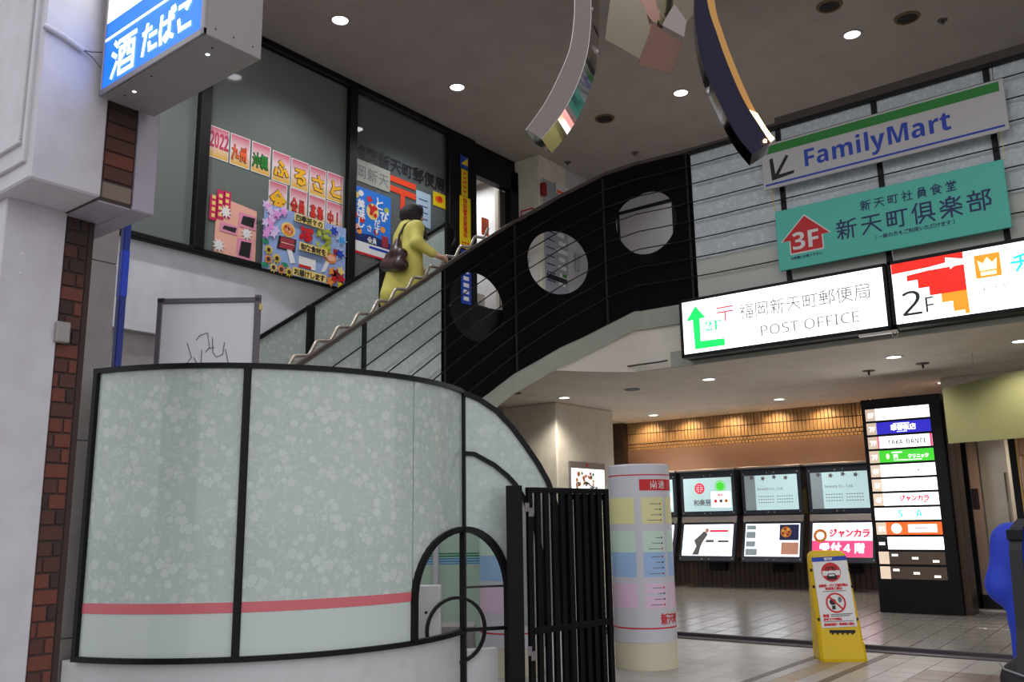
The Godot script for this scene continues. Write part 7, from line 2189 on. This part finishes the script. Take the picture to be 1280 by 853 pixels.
func build_passerby() -> void:
	# seen from behind at the right edge of the picture
	var t := thing("person", "passer-by in a blue jacket with a black strap at the right edge", "person", v3(-0.66, 0, -4.94), deg_to_rad(-8.0))
	var head := v3(0.0, 1.52, -0.02)
	var ls := v3(-0.18, 1.33, 0.0)
	var rs := v3(0.18, 1.33, 0.0)
	var le := v3(-0.22, 1.13, 0.03)
	var lw := v3(-0.14, 1.04, -0.24)
	var re := v3(0.3, 1.07, 0.02)
	var rw := v3(0.24, 0.86, -0.14)
	var body := [
		[head, head + v3(0, -0.03, -0.012), 0.09, 0.085], [head + v3(0, -0.045, -0.03), head + v3(0, -0.08, -0.045), 0.06, 0.047], [head + v3(0, -0.02, -0.092), head + v3(0, -0.035, -0.108), 0.012, 0.014],
		[head + v3(-0.09, -0.02, 0), head + v3(-0.092, -0.045, 0), 0.014, 0.01], [head + v3(0.09, -0.02, 0), head + v3(0.092, -0.045, 0), 0.014, 0.01],
		[head + v3(0, -0.06, 0.01), v3(0, 1.39, 0), 0.055, 0.062], [v3(0, 1.39, 0), v3(0, 1.28, 0), 0.065, 0.1],
		[v3(-0.1, 1.22, 0), v3(-0.07, 1.0, 0), 0.105, 0.1], [v3(0.1, 1.22, 0), v3(0.07, 1.0, 0), 0.105, 0.1], [v3(-0.07, 1.0, 0), v3(-0.09, 0.85, 0), 0.1, 0.11], [v3(0.07, 1.0, 0), v3(0.09, 0.85, 0), 0.1, 0.11],
		[v3(-0.06, 1.32, 0), ls, 0.065, 0.055], [v3(0.06, 1.32, 0), rs, 0.065, 0.055], [ls, le, 0.052, 0.04], [le, lw, 0.04, 0.028], [rs, re, 0.052, 0.04], [re, rw, 0.04, 0.028],
		[v3(-0.09, 0.84, 0), v3(-0.09, 0.46, -0.02), 0.09, 0.06], [v3(-0.09, 0.46, -0.02), v3(-0.09, 0.08, 0.02), 0.058, 0.04], [v3(0.09, 0.84, 0), v3(0.09, 0.46, -0.02), 0.09, 0.06], [v3(0.09, 0.46, -0.02), v3(0.09, 0.08, 0.02), 0.058, 0.04],
		[v3(-0.09, 0.05, 0.03), v3(-0.09, 0.035, -0.13), 0.04, 0.032], [v3(0.09, 0.05, 0.03), v3(0.09, 0.035, -0.13), 0.04, 0.032],
	]
	body += hand_bones(lw, v3(0.5, -0.1, -0.85).normalized(), v3(0.2, 0.9, 0.1), v3(0.8, -0.2, 0.3))
	body += hand_bones(rw, v3(-0.2, -0.7, -0.6).normalized(), v3(-0.9, 0.0, 0.1), v3(-0.2, -0.5, 0.6))
	part(t, "body", nets(body, 0.011, 0.022), M.skin)
	part(t, "hair", nets([[head + v3(0, 0.03, 0.015), head + v3(0, 0.0, 0.03), 0.1, 0.1], [head + v3(0, -0.02, 0.05), head + v3(0, -0.06, 0.045), 0.07, 0.055]], 0.012, 0.03), M.hair)
	for s in [-1.0, 1.0]:
		part(t, "eye", lathe([[0.0, -0.009], [0.008, -0.005], [0.01, 0.0], [0.008, 0.005], [0.0, 0.009]], 12), M.hair, head + v3(0.032 * s, 0.0, -0.09))
	part(t, "mouth", box_mesh(v3(0.036, 0.008, 0.008), 0.002), M.lip, head + v3(0, -0.066, -0.092))
	part(t, "jacket", nets([
		[v3(0, 1.32, 0.01), v3(0, 0.85, 0.02), 0.125, 0.14],
		[v3(-0.11, 1.25, 0.01), v3(-0.1, 1.0, 0.015), 0.125, 0.125], [v3(0.11, 1.25, 0.01), v3(0.1, 1.0, 0.015), 0.125, 0.125], [v3(-0.1, 1.0, 0.015), v3(-0.1, 0.82, 0.02), 0.125, 0.13], [v3(0.1, 1.0, 0.015), v3(0.1, 0.82, 0.02), 0.125, 0.13],
		[v3(-0.07, 1.34, 0.01), ls, 0.085, 0.085], [v3(0.07, 1.34, 0.01), rs, 0.085, 0.085], [ls, le, 0.09, 0.088], [le, lw + v3(0, 0, 0.03), 0.082, 0.055], [rs, re, 0.09, 0.085], [re, rw, 0.08, 0.055], [v3(-0.04, 1.4, 0.01), v3(0.04, 1.4, 0.01), 0.07, 0.07],
	], 0.013, 0.045), M.jacket_blue)
	part(t, "trousers", nets([[v3(-0.09, 0.86, 0.01), v3(-0.09, 0.46, -0.01), 0.115, 0.08], [v3(-0.09, 0.46, -0.01), v3(-0.09, 0.12, 0.02), 0.08, 0.065], [v3(0.09, 0.86, 0.01), v3(0.09, 0.46, -0.01), 0.115, 0.08], [v3(0.09, 0.46, -0.01), v3(0.09, 0.12, 0.02), 0.08, 0.065]], 0.014, 0.03), M.trousers)
	for s in [-0.09, 0.09]:
		part(t, "shoe", nets([[v3(s, 0.05, 0.06), v3(s, 0.042, -0.14), 0.05, 0.042]], 0.011, 0.02), M.shoe)
	var b := thing("carry_bag", "black carry bag with a pale zip hanging by a wide strap", "bag", v3(-0.66, 0, -4.94), deg_to_rad(-8.0))
	part(b, "pouch", nets([[v3(-0.16, 0.72, 0.17), v3(0.14, 0.70, 0.2), 0.09, 0.1], [v3(-0.14, 0.58, 0.17), v3(0.14, 0.56, 0.2), 0.1, 0.1], [v3(-0.12, 0.79, 0.19), v3(0.08, 0.76, 0.2), 0.05, 0.05]], 0.014, 0.05), M.strap_black)
	tube(b, "zip", M.aluminium, [v3(-0.24, 0.79, 0.19), v3(-0.2, 0.775, 0.255), v3(-0.1, 0.755, 0.285), v3(0.02, 0.745, 0.3)], 0.005, 6)
	var pts := [v3(-0.12, 0.75, 0.27), v3(-0.12, 0.95, 0.2), v3(-0.12, 1.15, 0.18), v3(-0.12, 1.3, 0.165), v3(-0.12, 1.4, 0.115), v3(-0.115, 1.44, 0.02), v3(-0.08, 1.38, -0.11), v3(-0.06, 1.25, -0.16), v3(-0.04, 1.0, -0.17)]
	var st := begin()
	var faces := []
	for i in pts.size():
		faces.append([v3(0, 0, 1), v3(0, 0, 1), v3(0, 0, 1), v3(0, 0.2, 1).normalized(), v3(0, 0.8, 0.6), v3(0, 1, 0), v3(0, 0.6, -0.8), v3(0, 0, -1), v3(0, 0, -1)][i])
	add_sweep(st, pts, 0.055, 0.008, faces)
	part(b, "strap", st.commit(), M.strap_black)
	part(b, "buckle", box_mesh(v3(0.07, 0.05, 0.014), 0.004), M.black, v3(-0.12, 1.37, 0.15))

# ------------------------------------------------------------------ ceiling fittings
func build_fittings() -> void:
	var places := [[Vector3(-8.67, 8.3, -7.3), "round bright downlight above the letter cards"], [Vector3(-8.72, 8.3, -9.77), "round bright downlight over the head of the stair"], [Vector3(-6.06, 8.3, -12.26), "round bright downlight between the two sculpture blades"], [Vector3(-3.31, 8.3, -12.26), "round bright downlight over the green banded signboard"], [Vector3(-8.67, 8.3, -4.85), "round bright downlight nearest the projecting sign"]]
	for p in places:
		downlight("ceiling_downlight", p[1], p[0], 0.125, M.lens_upper, "bright downlights in the high ceiling", M.upper_ceiling)
		spot("ceiling_lamp", p[0] + Vector3(0, -0.03, 0), Vector3.DOWN, Color(0.96, 0.97, 1.0), E_UPPER, 62.0, 0.1)
	var lower := [
		[Vector3(-8.48, 3.52, -12.17), "small round soffit light above the cream pier"], [Vector3(-5.79, 3.52, -12.08), "small round soffit light under the post office light box"], [Vector3(-3.15, 3.52, -12.08), "small round soffit light under the stairs light box"],
		[Vector3(-1.68, 3.52, -12.03), "small round soffit light at the right edge"], [Vector3(-8.66, 3.52, -15.5), "small round soffit light nearest the slim brown tiles"], [Vector3(-5.89, 3.52, -15.02), "small round soffit light before the display cases"],
		[Vector3(-3.21, 3.52, -15.0), "small round soffit light beside the directory pillar"],
	]
	for p in lower:
		downlight("soffit_downlight", p[1], p[0], 0.1, M.lens_lower, "round downlights in the passage soffit", M.white)
		spot("soffit_lamp", p[0] + Vector3(0, -0.03, 0), Vector3.DOWN, Color(1.0, 0.96, 0.9), E_LOWER, 66.0, 0.09)
	# wall washers above the slim tiles
	for k in 6:
		var x := -9.3 + 0.92 * k
		var t := thing("wall_washer", "tiny warm recessed lamp, %s from the left over the slim brown tiles" % ["first", "second", "third", "fourth", "fifth", "sixth"][k], "lamp", Vector3(x, 3.52, -16.22), 0.0, "warm lamps along the tiled wall")
		part(t, "cup", lathe([[0.03, 0.0], [0.035, -0.006], [0.045, 0.0]], 14), M.bronze)
		part(t, "bulb", lathe([[0.0, -0.003], [0.028, -0.002], [0.028, 0.0]], 14), M.glow_warm)
		spot("washer_lamp", Vector3(x, 3.5, -16.2), Vector3(0, -1, -0.32), Color(1.0, 0.86, 0.66), E_WASH, 70.0, 0.08)
	# vents and sprinklers
	var vents := [[Vector3(-7.52, 8.3, -12.25), "dark round ceiling vent under the left sculpture blade"], [Vector3(-3.31, 8.3, -11.31), "dark round ceiling vent at the top edge"], [Vector3(-2.57, 8.3, -12.31), "dark round ceiling vent nearest the right edge"]]
	for v in vents:
		var t := thing("ceiling_vent", v[1], "vent", v[0], 0.0, "round vents in the high ceiling")
		part(t, "ring", lathe([[0.13, 0.0], [0.135, -0.02], [0.165, -0.018], [0.175, 0.0]], 28), M.vent_ring)
		part(t, "mesh_disc", lathe([[0.0, -0.008], [0.132, -0.008]], 28), M.vent_dark)
	var sp := [[Vector3(-8.74, 8.3, -11.8), "small sprinkler head left of the chrome blade"], [Vector3(-7.87, 8.3, -13.86), "small round sprinkler plate above the upper round hole"], [Vector3(-9.1, 8.3, -13.4), "small sprinkler head above the landing wall"], [Vector3(-2.2, 8.3, -12.7), "chrome sprinkler head at the top edge of the ceiling"]]
	for v in sp:
		var t := thing("sprinkler", v[1], "sprinkler", v[0], 0.0, "sprinklers in the high ceiling")
		part(t, "plate", lathe([[0.07, 0.0], [0.065, -0.012], [0.02, -0.02], [0.0, -0.02]], 20), M.brushed)
		part(t, "nozzle", lathe([[0.015, -0.02], [0.015, -0.05], [0.03, -0.055], [0.0, -0.06]], 12), M.brushed)
	var low := [[Vector3(-3.75, 3.52, -13.0), "sprinkler head in the soffit beside the directory pillar"], [Vector3(-3.0, 3.52, -12.9), "sprinkler head in the soffit above the green board"]]
	for v in low:
		var t := thing("soffit_sprinkler", v[1], "sprinkler", v[0], 0.0, "sprinklers in the passage soffit")
		part(t, "plate", lathe([[0.09, 0.0], [0.085, -0.01], [0.02, -0.016], [0.0, -0.016]], 20), M.brushed)
		part(t, "nozzle", lathe([[0.014, -0.016], [0.014, -0.06], [0.026, -0.065], [0.0, -0.07]], 12), M.dark_metal)
	var sv := [[Vector3(-7.17, 3.52, -12.18), "brown round speaker grille in the passage soffit", 0.13], [Vector3(-8.75, 3.52, -11.2), "small flat round cover in the soffit by the arch", 0.09]]
	for v in sv:
		var t := thing("soffit_grille", v[1], "grille", v[0])
		part(t, "disc", lathe([[v[2], 0.0], [v[2] * 0.95, -0.012], [0.0, -0.014]], 28), M.rail_brown)
	var crack := thing("cable_duct", "thin dark cable run along the pale face by the light box", "cable")
	tube(crack, "run", M.rail_brown, [Vector3(-6.75, 3.6, -10.68), Vector3(-5.85, 3.595, -10.66), Vector3(-5.7, 3.6, -10.66)], 0.012, 6)

func build_opposite() -> void:
	var t := thing("shop_lamp_string", "vertical string of warm shop lamps across the street", "lamps", Vector3(-3.35, 0, 6.0))
	block(t, "pole", M.black, Vector3(-0.04, 0, -0.04), Vector3(0.04, 4.4, 0.04), 0.01)
	for k in 9:
		part(t, "lamp_bulb", lathe([[0.0, -0.035], [0.03, -0.02], [0.035, 0.0], [0.03, 0.02], [0.0, 0.035]], 14), M.glow_bulb, Vector3(0.06 * (k % 2), 2.65 + 0.13 * k, -0.1))
	block(t, "white_tube", M.glow_bulb, Vector3(0.3, 4.05, -0.05), Vector3(0.75, 4.1, 0.0), 0.01)
	block(t, "bracket", M.black, Vector3(0.0, 4.1, -0.04), Vector3(0.8, 4.14, 0.02), 0.01)

const E_UPPER := 5.0
const E_LOWER := 2.7
const E_WASH := 0.9

func _ready() -> void:
	# camera: 1.46 m above the street, turned 38 degrees to the left of the passage and tipped up
	var cam := Camera3D.new()
	cam.name = "camera"
	add_child(cam)
	cam.transform = Transform3D(Basis(Vector3(0.7838, -0.0156, -0.6208), Vector3(0.1369, 0.9794, 0.1483), Vector3(0.6058, -0.2012, 0.7698)).orthonormalized(), Vector3(0, 1.46, 0))
	cam.fov = 42.04
	cam.near = 0.05
	cam.far = 200.0
	cam.current = true
	# even daylight that comes through the arcade roof over the street
	var env := Environment.new()
	var sky := Sky.new()
	var sm := ProceduralSkyMaterial.new()
	sm.sky_top_color = Color(0.63, 0.63, 0.65)
	sm.sky_horizon_color = Color(0.58, 0.58, 0.6)
	sm.ground_bottom_color = Color(0.3, 0.3, 0.3)
	sm.ground_horizon_color = Color(0.4, 0.4, 0.42)
	sm.sky_energy_multiplier = 1.0
	sky.sky_material = sm
	env.background_mode = Environment.BG_SKY
	env.sky = sky
	env.background_energy_multiplier = 2.8
	env.tonemap_mode = Environment.TONE_MAPPER_LINEAR
	env.tonemap_exposure = 1.15
	env.sdfgi_enabled = true
	env.ssao_enabled = true
	env.ssil_enabled = true
	var we := WorldEnvironment.new()
	we.name = "world"
	we.environment = env
	add_child(we)

	make_materials()
	more_materials()
	mat("vent_ring", rgb(110, 84, 50), 0.5, 0.3)
	mat("vent_dark", rgb(28, 24, 22), 0.8)
	# ceiling panels of the post office room
	area("post_office_lamp", Vector3(-12.2, 8.2, -12.3), Vector3.DOWN, Vector2(3.0, 1.2), Color(1, 1, 1), 9.0)
	omni("back_room_lamp", Vector3(-12.6, 8.0, -7.0), Color(0.95, 1.0, 0.98), 0.06, 0.2)
	spot("hall_lamp", Vector3(-1.6, 3.2, -15.6), Vector3.DOWN, Color(1.0, 0.93, 0.82), 3.5, 70.0, 0.2)

	build_floor()
	build_shell()
	build_post_office()
	build_pillar()
	build_stair()
	build_enclosure()
	build_front_signs()
	build_corner_sign()
	build_displays()
	build_pylon()
	build_entrance()
	build_map_columns()
	build_yellow_stand()
	build_inside_arch()
	build_whiteboard()
	build_sculpture()
	build_fittings()
	build_posters()
	build_landing_things()
	build_woman()
	build_passerby()
	build_opposite()
